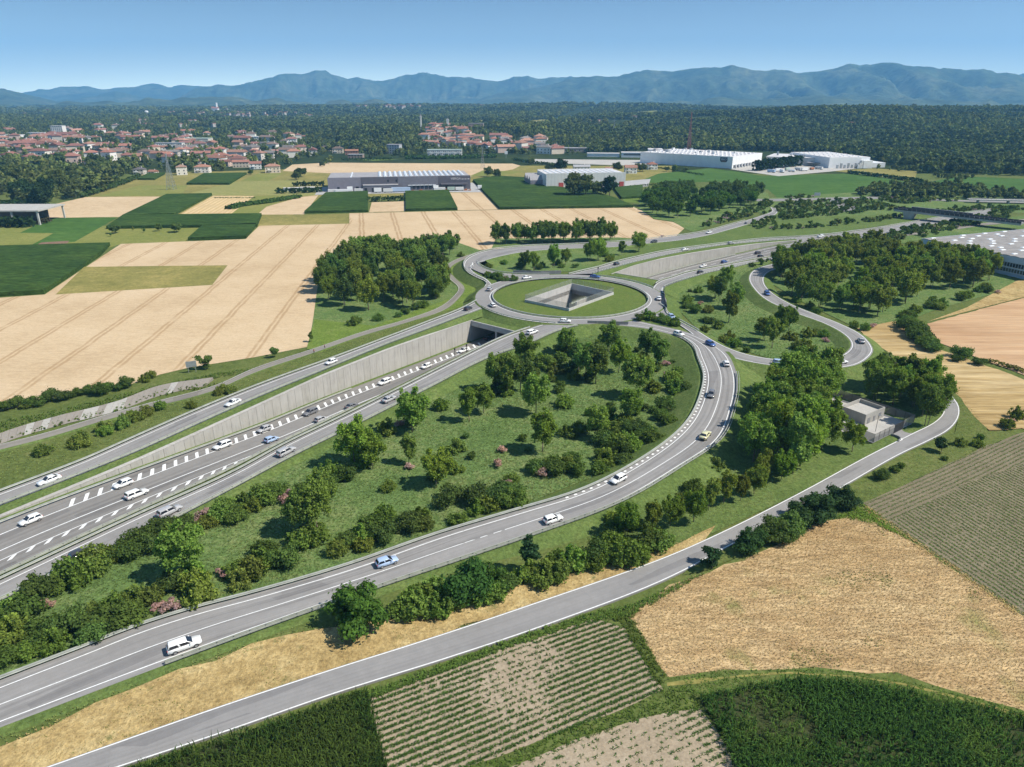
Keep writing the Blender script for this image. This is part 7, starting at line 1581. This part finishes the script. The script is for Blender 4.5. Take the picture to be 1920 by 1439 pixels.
def car(p, hd, kind, colour, label, pitch=0.0):
    g = CARM[kind]; L, H, st, xf, zb, rw, wm = g['spec']; root = thing('car', label, 'car', p, hd); root.rotation_euler = (0, -pitch, hd); root.scale = (1.08,) * 3
    col = (*CARS[colour], 1)
    def add(nm, loc=(0, 0, 0), par=None, rz=None, paintit=False):
        o = link(g[nm].name.split('.')[0], g[nm], par or root, loc, rz)
        if paintit: o.color = col
        return o
    body = add('body', paintit=True)
    for nm in ('windscreen', 'rear_window', 'right0', 'right1', 'left0', 'left1'): add(nm)
    for x in (-L * .295, L * .31):
        for s in (-1, 1):
            w = bpy.data.objects.new('wheel', None); COL.objects.link(w); w.parent = root; w.location = (x, s * (wm - .10), rw); add('tyre', (0, 0, 0), w); add('rim', (0, 0, 0), w)
    for s in (-1, 1): add('tail', (st[0][0] + .05, s * st[1][3] * .74, st[1][2] * .86)); add('head', (st[-1][0] - .16, s * st[-2][3] * .74, st[-1][2] * .98)); add('mirror', (xf - .42, s * (wm + .06), zb + .05), paintit=True)
    add('bumper', (st[0][0] + .0, 0, .48)); add('bumper', (st[-1][0] - .0, 0, .46)); return root
ROADC = {}
for nm, rd in (('A', SLIP_A), ('B', SLIP_B), ('C', SLIP_C), ('D', SLIP_D), ('E', RAMP_E), ('F', RAMP_F), ('I', LOOP_I), ('W', FARWAY), ('X', C_ROAD)): ROADC[nm] = [a.lerp(b, .5) for a, b in zip(rd[0], rd[1])]
ROADC['R'] = arc((R_IN + R_OUT) / 2, 0, 360, RZ, 120)
ROADC['M'] = [floor_at(i, 10, .02) for i in range(0, iEnd)]
def put(u, v, road_, s, kind, colour, label):
    c = ROADC[road_]; z = 0
    for _ in range(6):
        p = P(u, v, z); i = min(range(len(c)), key=lambda k: (c[k].xy - p.xy).length_squared); z = c[i].z
    a, b = c[max(i - 1, 0)], c[min(i + 1, len(c) - 1)]; d = (b - a) * s
    p = P(u, v, z); p.z = z + .015; car(p, math.atan2(d.y, d.x), kind, colour, label, math.atan2(d.z, d.xy.length))
for q in [(93, 905, 'A', -1, 'sedan', 'white', 'white saloon leftmost on the upper left slip road'), (437, 759, 'A', -1, 'sedan', 'white', 'white saloon in the middle of the upper left slip road'), (621, 682, 'A', -1, 'hatch', 'white', 'white hatchback higher up the upper left slip road'), (878, 581, 'A', 1, 'hatch', 'dark', 'small dark car entering the roundabout from the slip road'),
    (58, 980, 'M', -1, 'hatch', 'white', 'white hatchback leftmost on the motorway at the hatched strip'), (231, 912, 'M', -1, 'hatch', 'white', 'white two door car beside the hatched strip'), (257, 931, 'M', 1, 'estate', 'white', 'white estate car on the near motorway lane line'), (417, 840, 'M', -1, 'estate', 'white', 'large white car on the hatched strip of the motorway'),
    (495, 809, 'M', -1, 'hatch', 'silver', 'silver grey hatchback beside the hatched strip'), (509, 828, 'M', 1, 'hatch', 'paleblue', 'pale blue hatchback on the motorway'), (582, 777, 'M', -1, 'estate', 'grey', 'dark grey estate at the hatched strip'), (602, 790, 'M', 1, 'hatch', 'silver', 'silver hatchback following the dark grey car'),
    (660, 765, 'M', 1, 'sedan', 'grey', 'dark grey saloon on the motorway beside the slip road rail'), (721, 720, 'M', -1, 'estate', 'white', 'white car in the cutting halfway to the tunnel'), (799, 690, 'M', -1, 'hatch', 'white', 'white hatchback nearer the tunnel mouth'), (869, 660, 'M', -1, 'sedan', 'white', 'white saloon just coming out of the tunnel'), (916, 637, 'M', 1, 'hatch', 'dark', 'dark car inside the tunnel mouth'),
    (153, 1043, 'B', 1, 'hatch', 'dark', 'black hatchback with red rear lamps on the lower slip road'), (319, 963, 'B', 1, 'estate', 'silver', 'silver estate on the lower slip road'), (537, 851, 'B', 1, 'estate', 'silver', 'grey silver estate on the lower slip road below the pale blue car'), (730, 752, 'B', 1, 'sedan', 'silver', 'silver saloon on the lower slip road beside the tall tree'), (998, 626, 'B', 1, 'estate', 'white', 'white estate at the top of the lower slip road'),
    (1060, 605, 'R', 1, 'hatch', 'white', 'white hatchback on the near side of the roundabout'), (923, 575, 'R', -1, 'hatch', 'white', 'white car on the left of the roundabout'), (918, 545, 'R', -1, 'hatch', 'silver', 'silver car at the upper left of the roundabout'), (988, 523, 'R', -1, 'sedan', 'white', 'white saloon at the back of the roundabout'), (1116, 521, 'R', -1, 'sedan', 'blue', 'deep blue saloon at the back of the roundabout'), (1235, 562, 'R', 1, 'sedan', 'white', 'white saloon at the right exit of the roundabout'),
    (1156, 497, 'C', 1, 'hatch', 'dark', 'dark hatchback on the far upper slip road'), (1284, 470, 'C', 1, 'sedan', 'white', 'white saloon on the far upper slip road'), (1370, 458, 'C', 1, 'hatch', 'silver', 'silver hatchback far up the upper slip road'), (1538, 445, 'W', -1, 'estate', 'white', 'white car farthest up the motorway at its upper edge'),
    (1318, 501, 'M', -1, 'sedan', 'white', 'white saloon in the far cutting'), (1313, 513, 'D', 1, 'hatch', 'dark', 'dark hatchback on the far right slip road'), (1358, 493, 'M', 1, 'hatch', 'blue', 'blue hatchback in the far cutting'), (1421, 476, 'M', 1, 'hatch', 'dark', 'dark blue car in the far cutting'), (1426, 483, 'D', 1, 'hatch', 'dark', 'dark car where the far right slip road joins'), (1461, 473, 'W', 1, 'hatch', 'blue', 'blue car on the far motorway'),
    (1505, 461, 'W', 1, 'hatch', 'dark', 'dark car on the far motorway before the trees'), (1555, 454, 'W', -1, 'sedan', 'white', 'white car on the far motorway above the grove'), (1573, 449, 'W', 1, 'sedan', 'white', 'white car with a dark shadow on the far motorway'), (1329, 438, 'I', -1, 'sedan', 'white', 'white saloon on the road between wheat and slope'), (1400, 420, 'I', 1, 'hatch', 'silver', 'silver car high on the road beside the slope'), (1226, 455, 'I', -1, 'hatch', 'dark', 'dark car beside the round bright tree'),
    (347, 1215, 'E', 1, 'estate', 'white', 'large white estate car on the ramp nearest the camera'), (726, 1058, 'E', 1, 'hatch', 'paleblue', 'pale blue car on the ramp above the big round bush'), (1037, 978, 'E', 1, 'hatch', 'white', 'white hatchback at the right edge of the ramp'), (1159, 903, 'E', -1, 'hatch', 'white', 'white hatchback on the inner lane of the ramp bend'), (1322, 820, 'E', 1, 'sedan', 'cream', 'cream yellow saloon on the ramp bend'), (1333, 743, 'E', -1, 'hatch', 'grey', 'dark grey hatchback on the ramp bend'),
    (1361, 685, 'E', 1, 'hatch', 'white', 'white hatchback at the fork of the ramps'), (1273, 629, 'E', -1, 'hatch', 'white', 'white hatchback leaving the roundabout on the curved ramp'), (1332, 648, 'F', 1, 'hatch', 'blue', 'blue car at the fork below the right loop'), (1259, 597, 'F', 1, 'hatch', 'paleblue', 'pale blue car leaving the roundabout on the right'), (1464, 684, 'F', 1, 'estate', 'paleblue', 'blue estate on the road below the right loop'), (1576, 682, 'F', 1, 'sedan', 'white', 'white saloon before the junction behind the trees'),
    (1614, 642, 'F', 1, 'sedan', 'silver', 'silver saloon on the bend beside the stubble field'), (1438, 553, 'F', -1, 'hatch', 'blue', 'blue hatchback in tree shade on the right loop'), (1562, 380, 'X', 1, 'hatch', 'dark', 'dark car on the far back road')]: put(*q)

# ---- the walled compound
A = P(1636.6, 834.7); B = P(1711.7, 797.5); D_ = P(1545, 790); F = frame(A, B - A); W = (B - A).length; Dp = 26.0
flat('compound_yard', [[(F(x, y).x, F(x, y).y) for x, y in ((.2, .2), (W - .2, .2), (W - .2, Dp - .2), (.2, Dp - .2))]], M['concrete'], .42)
mesh_fence([F(0, 0), F(W * .48, 0)], .75, 3.2, 'mesh fence on a concrete plinth at the front of the compound, left part', 2.6, 'fence_mesh_dense', False, .06, 0)
mesh_fence([F(W * .72, 0), F(W, 0), F(W, Dp), F(0, Dp), F(0, 0)], .75, 3.2, 'mesh fence on a concrete plinth round the rest of the compound', 2.6, 'fence_mesh_dense', False, .06, 0)
root = thing('gate', 'dark barred gate of the compound beside the driveway', 'gate', F(W * .48, 0))
for s in (0, 1):
    for k in range(11):
        mb = MB(); x = W * .485 + s * W * .118 + .1 + k * .22; mb.box((*F(x, 0).xy, 1.75), (.12, .05, 2.3), math.atan2((B - A).y, (B - A).x)); built(mb, 'gate_bar', M['dark_steel'], root)
    for z in (.55, 2.95): mb = MB(); mb.box((*F(W * .485 + s * W * .118 + 1.2, 0).xy, z), (2.45, .08, .1), math.atan2((B - A).y, (B - A).x)); built(mb, 'gate_rail', M['dark_steel'], root)
a0 = P(1620, 800); c0 = P(1655.5, 785); Fb = frame(a0, c0 - a0); Wb = (c0 - a0).length; Db = 7.5; Hb = 3.5
root = thing('technical_building', 'small concrete technical building with a parapet roof inside the compound', 'building', a0)
part_box(root, Fb, 'wall', M['panel_b'], 0, Wb, 0, Db, .3, 2.4)
for a in ((0, Wb, 0, .25), (0, Wb, Db - .25, Db), (0, .25, .25, Db - .25), (Wb - .25, Wb, .25, Db - .25)): part_box(root, Fb, 'parapet', M['panel_b'], *a, 2.4, Hb)
part_box(root, Fb, 'roof', M['concrete'], .25, Wb - .25, .25, Db - .25, 2.4, 2.46)
for x0, x1, z0, z1, m in ((1.2, 2.4, .5, 2.2, 'dark_steel'), (4.0, 5.0, .5, 2.1, 'dark_steel'), (6.6, 7.8, 1.4, 2.4, 'window')):
    if x1 < Wb: part_box(root, Fb, 'door' if m != 'window' else 'grille', M['concrete_dark'], x0, x1, -.06, .0, z0, z1)
root = thing('lamp_post', 'slim lamp post in the compound yard', 'lamp post', F(W * .36, 5)); mb = MB(); q = F(W * .36, 3.5); mb.bar(q, q + Vector((0, 0, 5.2)), .07, .05, 6); built(mb, 'mast', M['dark_steel'], root); mb = MB(); mb.box((q.x + .3, q.y, 5.2), (.8, .2, .1)); built(mb, 'lamp_head', M['steel'], root)
root = thing('kerb', 'dark kerb wall at the rounded corner of the compound driveway', 'kerb', P(1686, 822)); c = curve([(1671, 816.5), (1680, 819), (1688, 823), (1684, 829)], .6, .3); mb = MB(); mb.rings([[p + Vector((-.15, 0, -.3)), p + Vector((.15, 0, -.3)), p + Vector((.15, 0, .5)), p + Vector((-.15, 0, .5))] for p in c]); built(mb, 'kerb_wall', M['concrete_dark'], root)

# ---- lattice masts
def pylon(p, h, w, label, arms=True, mat='steel', name='pylon', seg=9, th=.16):
    root = thing(name, label, 'pylon', p); lev = [(h * k / seg, w * (1 - .86 * min(k / (seg * .8), 1))) for k in range(seg + 1)]
    for sx, sy in ((1, 1), (1, -1), (-1, -1), (-1, 1)):
        mb = MB()
        for (z0, w0), (z1, w1) in zip(lev, lev[1:]): mb.bar((sx * w0, sy * w0, z0), (sx * w1, sy * w1, z1), th, n=4)
        mb.build('leg', M[mat], root)
    mb = MB()
    for (z0, w0), (z1, w1) in zip(lev, lev[1:]):
        for k in range(4):
            c = [(1, 1), (1, -1), (-1, -1), (-1, 1)]; a, b = c[k], c[(k + 1) % 4]
            mb.bar((a[0] * w0, a[1] * w0, z0), (b[0] * w1, b[1] * w1, z1), th * .6, n=3); mb.bar((b[0] * w0, b[1] * w0, z0), (a[0] * w1, a[1] * w1, z1), th * .6, n=3); mb.bar((a[0] * w1, a[1] * w1, z1), (b[0] * w1, b[1] * w1, z1), th * .5, n=3)
    mb.build('bracing', M[mat], root)['kind'] = 'stuff'
    if arms:
        for z, l in ((h * .68, 5.5), (h * .80, 6.5), (h * .92, 4.5)):
            for s in (-1, 1): mb = MB(); mb.bar((0, 0, z + .8), (s * l, 0, z), th * .7, n=4); mb.bar((0, 0, z - .3), (s * l, 0, z), th * .7, n=4); mb.build('cross_arm', M[mat], root)
    return root
pylon(P(322, 356), 34, 3.6, 'grey lattice pylon standing in the mown meadow below the village'); pylon(P(905, 316), 26, 2.6, 'faint lattice pylon in the wheat behind the grey warehouse', True, 'steel', 'pylon', 8, .12)
M['mast_red'] = m_plain('mast_red', (.28, .12, .10), .6); pylon(P(1291, 283), 62, 3.2, 'tall red brown lattice mast behind the white factory', False, 'mast_red', 'radio_mast', 14, .35)
pylon(P(1150, 262), 42, 2.4, 'distant lattice pylon in the woods right of the quarry', True, 'steel', 'pylon', 9, .2)
# ---- signs and posts
p = P(361, 699); root = thing('road_sign', 'large grey road sign seen from behind at the wheat edge', 'sign', p, rad(24)); 
for x in (-1.1, 1.1): mb = MB(); mb.bar((x, 0, 0), (x, 0, 4.2), .09, n=6); mb.build('post', M['steel'], root)
mb = MB(); mb.box((0, -.14, 3.0), (3.2, .08, 2.0)); mb.build('sign_board', M['steel'], root)
for z in (2.4, 3.0, 3.6): mb = MB(); mb.box((0, -.06, z), (3.0, .08, .1)); mb.build('batten', M['rail_post'], root)
p = P(1531, 374); root = thing('sign_gantry', 'grey sign panel on posts at the back road edge', 'sign', p)
for x in (-2, 2): mb = MB(); mb.bar((x, 0, 0), (x, 0, 6), .12, n=6); mb.build('post', M['steel'], root)
mb = MB(); mb.box((0, -.14, 4.4), (5.4, .1, 2.8)); mb.build('sign_board', M['steel'], root)
for u, v, rd, l in ((853, 668, 'M', 'short black post on the motorway edge before the tunnel, left one'), (875, 660, 'M', 'short black post on the motorway edge before the tunnel, right one'), (1489, 463, 'W', 'thin black post on the far motorway verge'), (1121, 513, 'R', 'dark post where the far slip road leaves the roundabout')):
    z = -7.3 if rd == 'M' else (2.6 if rd == 'R' else .2); p = P(u, v, z); root = thing('signal_post', l, 'post', p); mb = MB(); mb.bar((0, 0, 0), (0, 0, 2.6), .14, .12, 6); mb.build('shaft', M['trim'], root); mb = MB(); mb.box((0, 0, 2.8), (.5, .4, .7)); mb.build('signal_head', M['trim'], root)
root = thing('chevron_sign', 'white pointed sign on the inside of the upper left loop', 'sign', P(886, 503, 3.2), rad(60))
for s in (-1, 1): mb = MB(); mb.bar((s * 1.2, 0, 0), (s * .15, 0, 2.8), .14, n=5); mb.build('sign_leg', M['white_paint'], root)
mb = MB(); mb.rings([[(-.55, -.05, 1.5), (.55, -.05, 1.5), (.0, -.05, 2.9)], [(-.55, .05, 1.5), (.55, .05, 1.5), (.0, .05, 2.9)]]); mb.build('sign_board', M['white_paint'], root)
p = P(930, 309); root = thing('billboard', 'small white advertising board in the meadow before the village', 'sign', P(949, 297)); mb = MB(); mb.bar((0, 0, 0), (0, 0, 6), .25, n=6); mb.build('post', M['steel'], root); mb = MB(); mb.box((0, -.2, 8), (4.5, .3, 4.5)); mb.build('sign_board', M['white_paint'], root)

# ---- two people walking on the cycle path
M['skin'] = m_plain('skin', (.50, .31, .22), .6); M['shirt_red'] = m_plain('red_shirt', (.50, .10, .09), .8); M['shirt_pink'] = m_plain('pink_shirt', (.60, .30, .30), .8); M['trouser'] = m_plain('dark_trousers', (.035, .035, .05), .85); M['hair'] = m_plain('brown_hair', (.05, .03, .02), .8)
def person(p, rz, shirt, label):
    bm = bmesh.new(); J = [(0, 0, .92), (0, 0, 1.18), (0, .0, 1.42), (0, .02, 1.53), (.0, .03, 1.66), (0, .03, 1.76), (.18, 0, 1.42), (.25, -.10, 1.16), (.26, .06, .92), (-.18, 0, 1.42), (-.25, .10, 1.16), (-.26, .2, .94), (.10, 0, .86), (.11, .16, .48), (.11, .10, .06), (.11, .24, .03), (-.10, 0, .86), (-.11, -.06, .46), (-.11, -.26, .08), (-.11, -.14, .03)]
    Rr = [.135, .13, .15, .06, .105, .07, .065, .05, .04, .065, .05, .04, .095, .065, .045, .04, .095, .065, .045, .04]
    vs = [bm.verts.new(j) for j in J]
    for a, b in [(0, 1), (1, 2), (2, 3), (3, 4), (4, 5), (2, 6), (6, 7), (7, 8), (2, 9), (9, 10), (10, 11), (0, 12), (12, 13), (13, 14), (14, 15), (0, 16), (16, 17), (17, 18), (18, 19)]: bm.edges.new((vs[a], vs[b]))
    me = bpy.data.meshes.new('body'); bm.to_mesh(me); bm.free(); o = bpy.data.objects.new('body', me); COL.objects.link(o); m = o.modifiers.new('skin', 'SKIN'); m.use_smooth_shade = True
    for v, r in zip(me.skin_vertices[0].data, Rr): v.radius = (r, r)
    me.skin_vertices[0].data[0].use_root = True
    o.modifiers.new('sub', 'SUBSURF').levels = 1; dg = bpy.context.evaluated_depsgraph_get(); m2 = bpy.data.meshes.new_from_object(o.evaluated_get(dg)); bpy.data.objects.remove(o)
    m2.materials.clear()
    for k in (shirt, 'trouser', 'skin', 'hair'): m2.materials.append(M[k])
    for f in m2.polygons:
        c = f.center; f.material_index = 1 if c.z < .9 and abs(c.x) < .2 else (2 if (c.z > 1.49 or (abs(c.x) > .22 and c.z < 1.15)) else 0)
        if c.z > 1.70 or (c.z > 1.58 and c.y < -.03): f.material_index = 3
    root = thing('person', label, 'person', p, rz); link('body', m2, root); return root
person(P(589, 663, .3), rad(-30), 'shirt_red', 'person in a red top walking on the cycle path below the grove'); person(P(609, 654, .3), rad(-30), 'shirt_pink', 'person in a pink top ahead of the other walker on the cycle path')
# ============================================================ CROPS, GRASS TUFTS, HAZE
def poly_w(px): return [(P(u, v).x, P(u, v).y) for u, v in px]
def blades(C, h, w, lean, n, g, rot=None, droop=.4):
    """n blades per plant at C: bent two-piece leaves"""
    k = len(C); C = np.repeat(C, n, 0); a = g.uniform(0, 6.283, len(C)) if rot is None else rot; hh = h * g.uniform(.6, 1.15, len(C)); d = np.stack([np.cos(a), np.sin(a), np.zeros(len(C))], -1); s = np.stack([-np.sin(a), np.cos(a), np.zeros(len(C))], -1) * (w * g.uniform(.6, 1.2, len(C)))[:, None] * .5
    out = d * (lean * hh * g.uniform(.5, 1.3, len(C)))[:, None]; up = np.array([0, 0, 1.0]) * hh[:, None]
    b0 = C + d * .02; m = C + out * .45 + up * .85; t = C + out * 1.15 + up * (1 - droop * g.random(len(C)))[:, None]
    V = np.stack([b0 - s * .5, b0 + s * .5, m + s, m - s, t + s * .15, t - s * .15], 1).reshape(-1, 3); i = np.arange(len(C))[:, None] * 6
    return V, np.concatenate([i + [0, 1, 2, 3], i + [3, 2, 4, 5]])
def row_points(px, ang, sp, step, g, jit=.1, keep=1.0, thin=None):
    w = poly_w(px); x = [q[0] for q in w]; y = [q[1] for q in w]; c = np.array([sum(x) / len(x), sum(y) / len(y)]); R_ = max(max(x) - min(x), max(y) - min(y))
    u = np.arange(-R_, R_, step); v = np.arange(-R_, R_, sp); U, W_ = np.meshgrid(u, v); U = U + g.uniform(-.5, .5, U.shape) * step; W_ = W_ + g.normal(0, jit * sp, W_.shape) * .5 + .25 * np.sin(U * .08)
    X = c[0] + U * math.cos(ang) - W_ * math.sin(ang); Y = c[1] + U * math.sin(ang) + W_ * math.cos(ang); X = X.ravel(); Y = Y.ravel(); k = in_poly_np(X, Y, w) & (g.random(len(X)) < keep); k &= (np.abs(X) < Y * .95 + 30) & (Y < 400)
    if thin is not None: k &= thin(X, Y, g)
    return np.stack([X[k], Y[k], np.zeros(k.sum())], -1)
def crop(name, C, h, w, lean, n, mat, g, droop=.4):
    V, F = blades(C, h, w, lean, n, g, None, droop); o = link(name, mesh_np(name, V, F, mat)); o['kind'] = 'stuff'; return o
M['maize_leaf'] = m_leaf('maize_leaves', False, (.036, .080, .022), .25, .6); M['maize_young'] = m_leaf('young_maize_leaves', False, (.055, .120, .030), .25, .35); M['cereal_ear'] = m_leaf('cereal_ears', False, (.48, .355, .20), .25, .3); M['cereal_dark'] = m_leaf('cereal_stalks', False, (.32, .215, .115), .2, .35)
M['weed'] = m_leaf('weeds', False, (.085, .14, .035), .3, .4); M['tuft'] = m_leaf('grass_tufts', False, (.100, .165, .058), .35, .4); M['tuft_dry'] = m_leaf('dry_tufts', False, (.46, .34, .16), .2, .35); M['bright_weed'] = m_leaf('bright_weeds', False, (.12, .20, .04), .3, .3); M['row_leaf'] = m_leaf('row_crop_leaves', False, (.080, .128, .038), .2, .35); M['meadow_tuft'] = m_leaf('meadow_tufts', False, (.150, .195, .075), .3, .4)
g = np.random.default_rng(5)
gap = lambda X, Y, g: fbm(X / 9, Y / 9, 3, 3) > .33
M['maize_pale'] = m_leaf('maize_leaves_pale', False, (.062, .112, .030), .3, .5)
for px, a in ((CORN_R, 30), (CORN_L, 26)):                       # uneven stand: thin patches, and paler plants where they are young
    C = row_points(px, rad(a), .75, .24, g, .2, .95, lambda X, Y, g: g.random(len(X)) < np.clip((fbm(X / 8, Y / 8, 4, 13) - .20) * 4, .25, 1))
    k = fbm(C[:, 0] / 13, C[:, 1] / 13, 4, 31) + g.normal(0, .06, len(C)) > .50
    crop('maize_crop', C[~k], 1.9, .12, .42, 6, M['maize_leaf'], g); crop('maize_crop', C[k], 1.6, .12, .5, 6, M['maize_pale'], g)
thinN = lambda X, Y, g: g.random(len(X)) < np.clip((fbm(X / 14, Y / 14, 3, 8) - .18) * 3.0, .30, 1)
crop('young_maize', row_points(ROWS_N, rad(26), 1.08, .13, g, .05, .95, thinN), .50, .13, .8, 6, M['maize_young'], g)
crop('young_maize', row_points(ROWS_M, rad(26), 1.08, .13, g, .05, .8, lambda X, Y, g: g.random(len(X)) < np.clip((fbm(X / 14, Y / 14, 3, 28) - .24) * 2.4, .2, 1)), .46, .12, .8, 6, M['maize_young'], g)
HEAD = [(1620, 946), (1760, 880), (1852, 837), (1920, 812), (2160, 720), (2160, 830), (1920, 872), (1820, 905), (1700, 965), (1650, 990)]
hw = poly_w(HEAD); nothead = lambda X, Y, g: ~in_poly_np(X, Y, hw) & (g.random(len(X)) < .9)
crop('row_crop', row_points(ROWS_R, rad(-73), 1.15, .16, g, .05, .95, nothead), .38, .13, .85, 6, M['row_leaf'], g)
crop('row_crop', row_points(HEAD, rad(31), 1.1, .20, g, .05, .9), .34, .11, .85, 6, M['row_leaf'], g)
C = row_points(WHEAT_N, rad(20), .42, .38, g, .6, .95); k = fbm(C[:, 0] / 7, C[:, 1] / 7, 4, 21) + g.normal(0, .07, len(C)) > .38
crop('cereal_crop', C[k], .55, .07, .6, 4, M['cereal_ear'], g); crop('cereal_crop', C[~k], .50, .07, .6, 4, M['cereal_dark'], g)
kk = fbm(C[:, 0] / 11 + 40, C[:, 1] / 11, 4, 51) > .60; crop('field_weeds', C[kk][::3], .5, .10, .6, 4, M['weed'], g)
def tufts(name, px, dens, h, w, n, mat, mask=None, lean=.7):
    wv = poly_w(px); x = [q[0] for q in wv]; y = [q[1] for q in wv]; m = int((max(x) - min(x)) * (max(y) - min(y)) * dens); X = g.uniform(min(x), max(x), m); Y = g.uniform(min(y), max(y), m); k = in_poly_np(X, Y, wv) & (np.abs(X) < Y * .9 + 30)
    if mask is not None: k &= mask(X, Y)
    for rp in ROADPOLY: k &= ~in_poly_np(X, Y, rp)
    C = np.stack([X[k], Y[k], np.zeros(k.sum())], -1); return crop(name, C, h, w, lean, n, mat, g, .5)
LOOPM = [(-60, 1300), (-60, 1150), (100, 1112), (480, 915), (800, 735), (1000, 646), (1100, 616), (1250, 640), (1300, 690), (1300, 760), (1200, 860), (1000, 940), (640, 1070), (300, 1170)]
tufts('grass_tufts', LOOPM, 2.2, .30, .17, 4, M['tuft'], None, 1.0); tufts('grass_tufts', LOOPM, 1.3, .30, .18, 4, M['meadow_tuft'], lambda X, Y: fbm(X / 16, Y / 16, 3, 61) > .5, 1.0)
DRYV = [(-120, 1480), (-120, 1440), (0, 1400), (180, 1322), (330, 1262), (470, 1212), (600, 1178), (740, 1160), (900, 1120), (1100, 1068), (1240, 1030), (1340, 990), (1300, 1036), (1000, 1136), (640, 1254), (92, 1445)]
tufts('dry_grass', DRYV, 4.0, .30, .13, 4, M['tuft_dry']); tufts('dry_grass_weeds', DRYV, 1.4, .30, .14, 4, M['weed'], lambda X, Y: fbm(X / 6, Y / 6, 4, 71) > .56)
tufts('verge_grass', [(300, 1262), (0, 1378), (0, 1402), (180, 1330), (330, 1272), (600, 1180), (920, 1090), (1160, 1000), (1300, 905), (1380, 790), (1500, 930), (1350, 992), (1240, 1038), (1100, 1062), (740, 1155), (600, 1170), (560, 1175)], 2.2, .30, .16, 4, M['meadow_tuft'])
tufts('margin_weeds', [(640, 1308), (720, 1290), (900, 1222), (1120, 1148), (1180, 1138), (1320, 1078), (1300, 1090), (1180, 1160), (1115, 1166), (900, 1238), (760, 1290), (690, 1316)], 6.5, .70, .17, 5, M['weed']); tufts('margin_weeds', [(1130, 1150), (1180, 1145), (1250, 1278), (1235, 1290), (1180, 1200), (1165, 1175)], 6.0, .65, .16, 5, M['weed'])
tufts('margin_weeds', [(1243, 1296), (1300, 1285), (1312, 1314), (1310, 1332), (1200, 1352), (1080, 1394), (960, 1443), (880, 1441), (1050, 1378), (1190, 1325)], 5.5, .5, .15, 5, M['weed']); tufts('margin_weeds', [(1250, 1275), (1360, 1262), (1481, 1256), (1600, 1262), (1763, 1292), (1920, 1336), (2100, 1390), (2100, 1410), (1920, 1350), (1763, 1316), (1602, 1284), (1501, 1278), (1400, 1291), (1312, 1312), (1290, 1300)], 5.0, .42, .14, 4, M['weed'])
tufts('bright_weeds', [(1560, 975), (1620, 948), (1660, 985), (1710, 1018), (1640, 985), (1590, 975)], 7.0, .6, .18, 5, M['bright_weed']); tufts('margin_grass', [(1690, 690), (1720, 690), (1787, 732), (1850, 800), (1850, 832), (1760, 882), (1620, 950), (1580, 960), (1580, 925), (1790, 815), (1800, 770)], 2.2, .32, .17, 4, M['meadow_tuft'])
tufts('margin_grass', [(1763, 1046), (1625, 950), (1618, 958), (1700, 1015), (1763, 1060), (1920, 1166), (2100, 1290), (2100, 1272), (1920, 1152)], 6.0, .5, .15, 4, M['tuft_dry']); tufts('bank_grass', [(-60, 880), (0, 852), (200, 802), (480, 704), (860, 572), (700, 640), (480, 725), (250, 815), (0, 912), (-60, 935)], 1.3, .40, .2, 4, M['meadow_tuft'])
tufts('bank_grass', [(1250, 560), (1262, 536), (1380, 505), (1450, 490), (1405, 520), (1450, 580), (1580, 640), (1580, 660), (1450, 675), (1330, 640)], .7, .35, .3, 4, M['tuft']); tufts('channel_weeds', [(-40, 838), (0, 826), (100, 794), (220, 764), (300, 735), (400, 716), (410, 724), (300, 745), (220, 773), (100, 803), (0, 834)], .5, .7, .35, 4, M['weed'])
tufts('hedge_grass', [(0, 790), (60, 780), (150, 760), (300, 722), (400, 702), (480, 690), (585, 655), (590, 660), (480, 697), (400, 712), (300, 730), (100, 788), (0, 818)], 2.0, .55, .2, 4, M['weed'])
M['leafy'] = m_leaf('leafy_cover', False, (.075, .15, .03), .3, .35)

# ---- haze: one box of thin bluish air round the whole place
t = NT('haze'); v = t.n('ShaderNodeVolumePrincipled'); v.inputs['Color'].default_value = (.21, .55, 1.0, 1); v.inputs['Density'].default_value = 0.000078; v.inputs['Anisotropy'].default_value = 0.0
t.l(v.outputs['Volume'], t.out.inputs['Volume'])
mb = MB(); mb.box((0, 8200, 640), (30000, 19400, 1300)); o = mb.build('haze', t.m); o['kind'] = 'stuff'
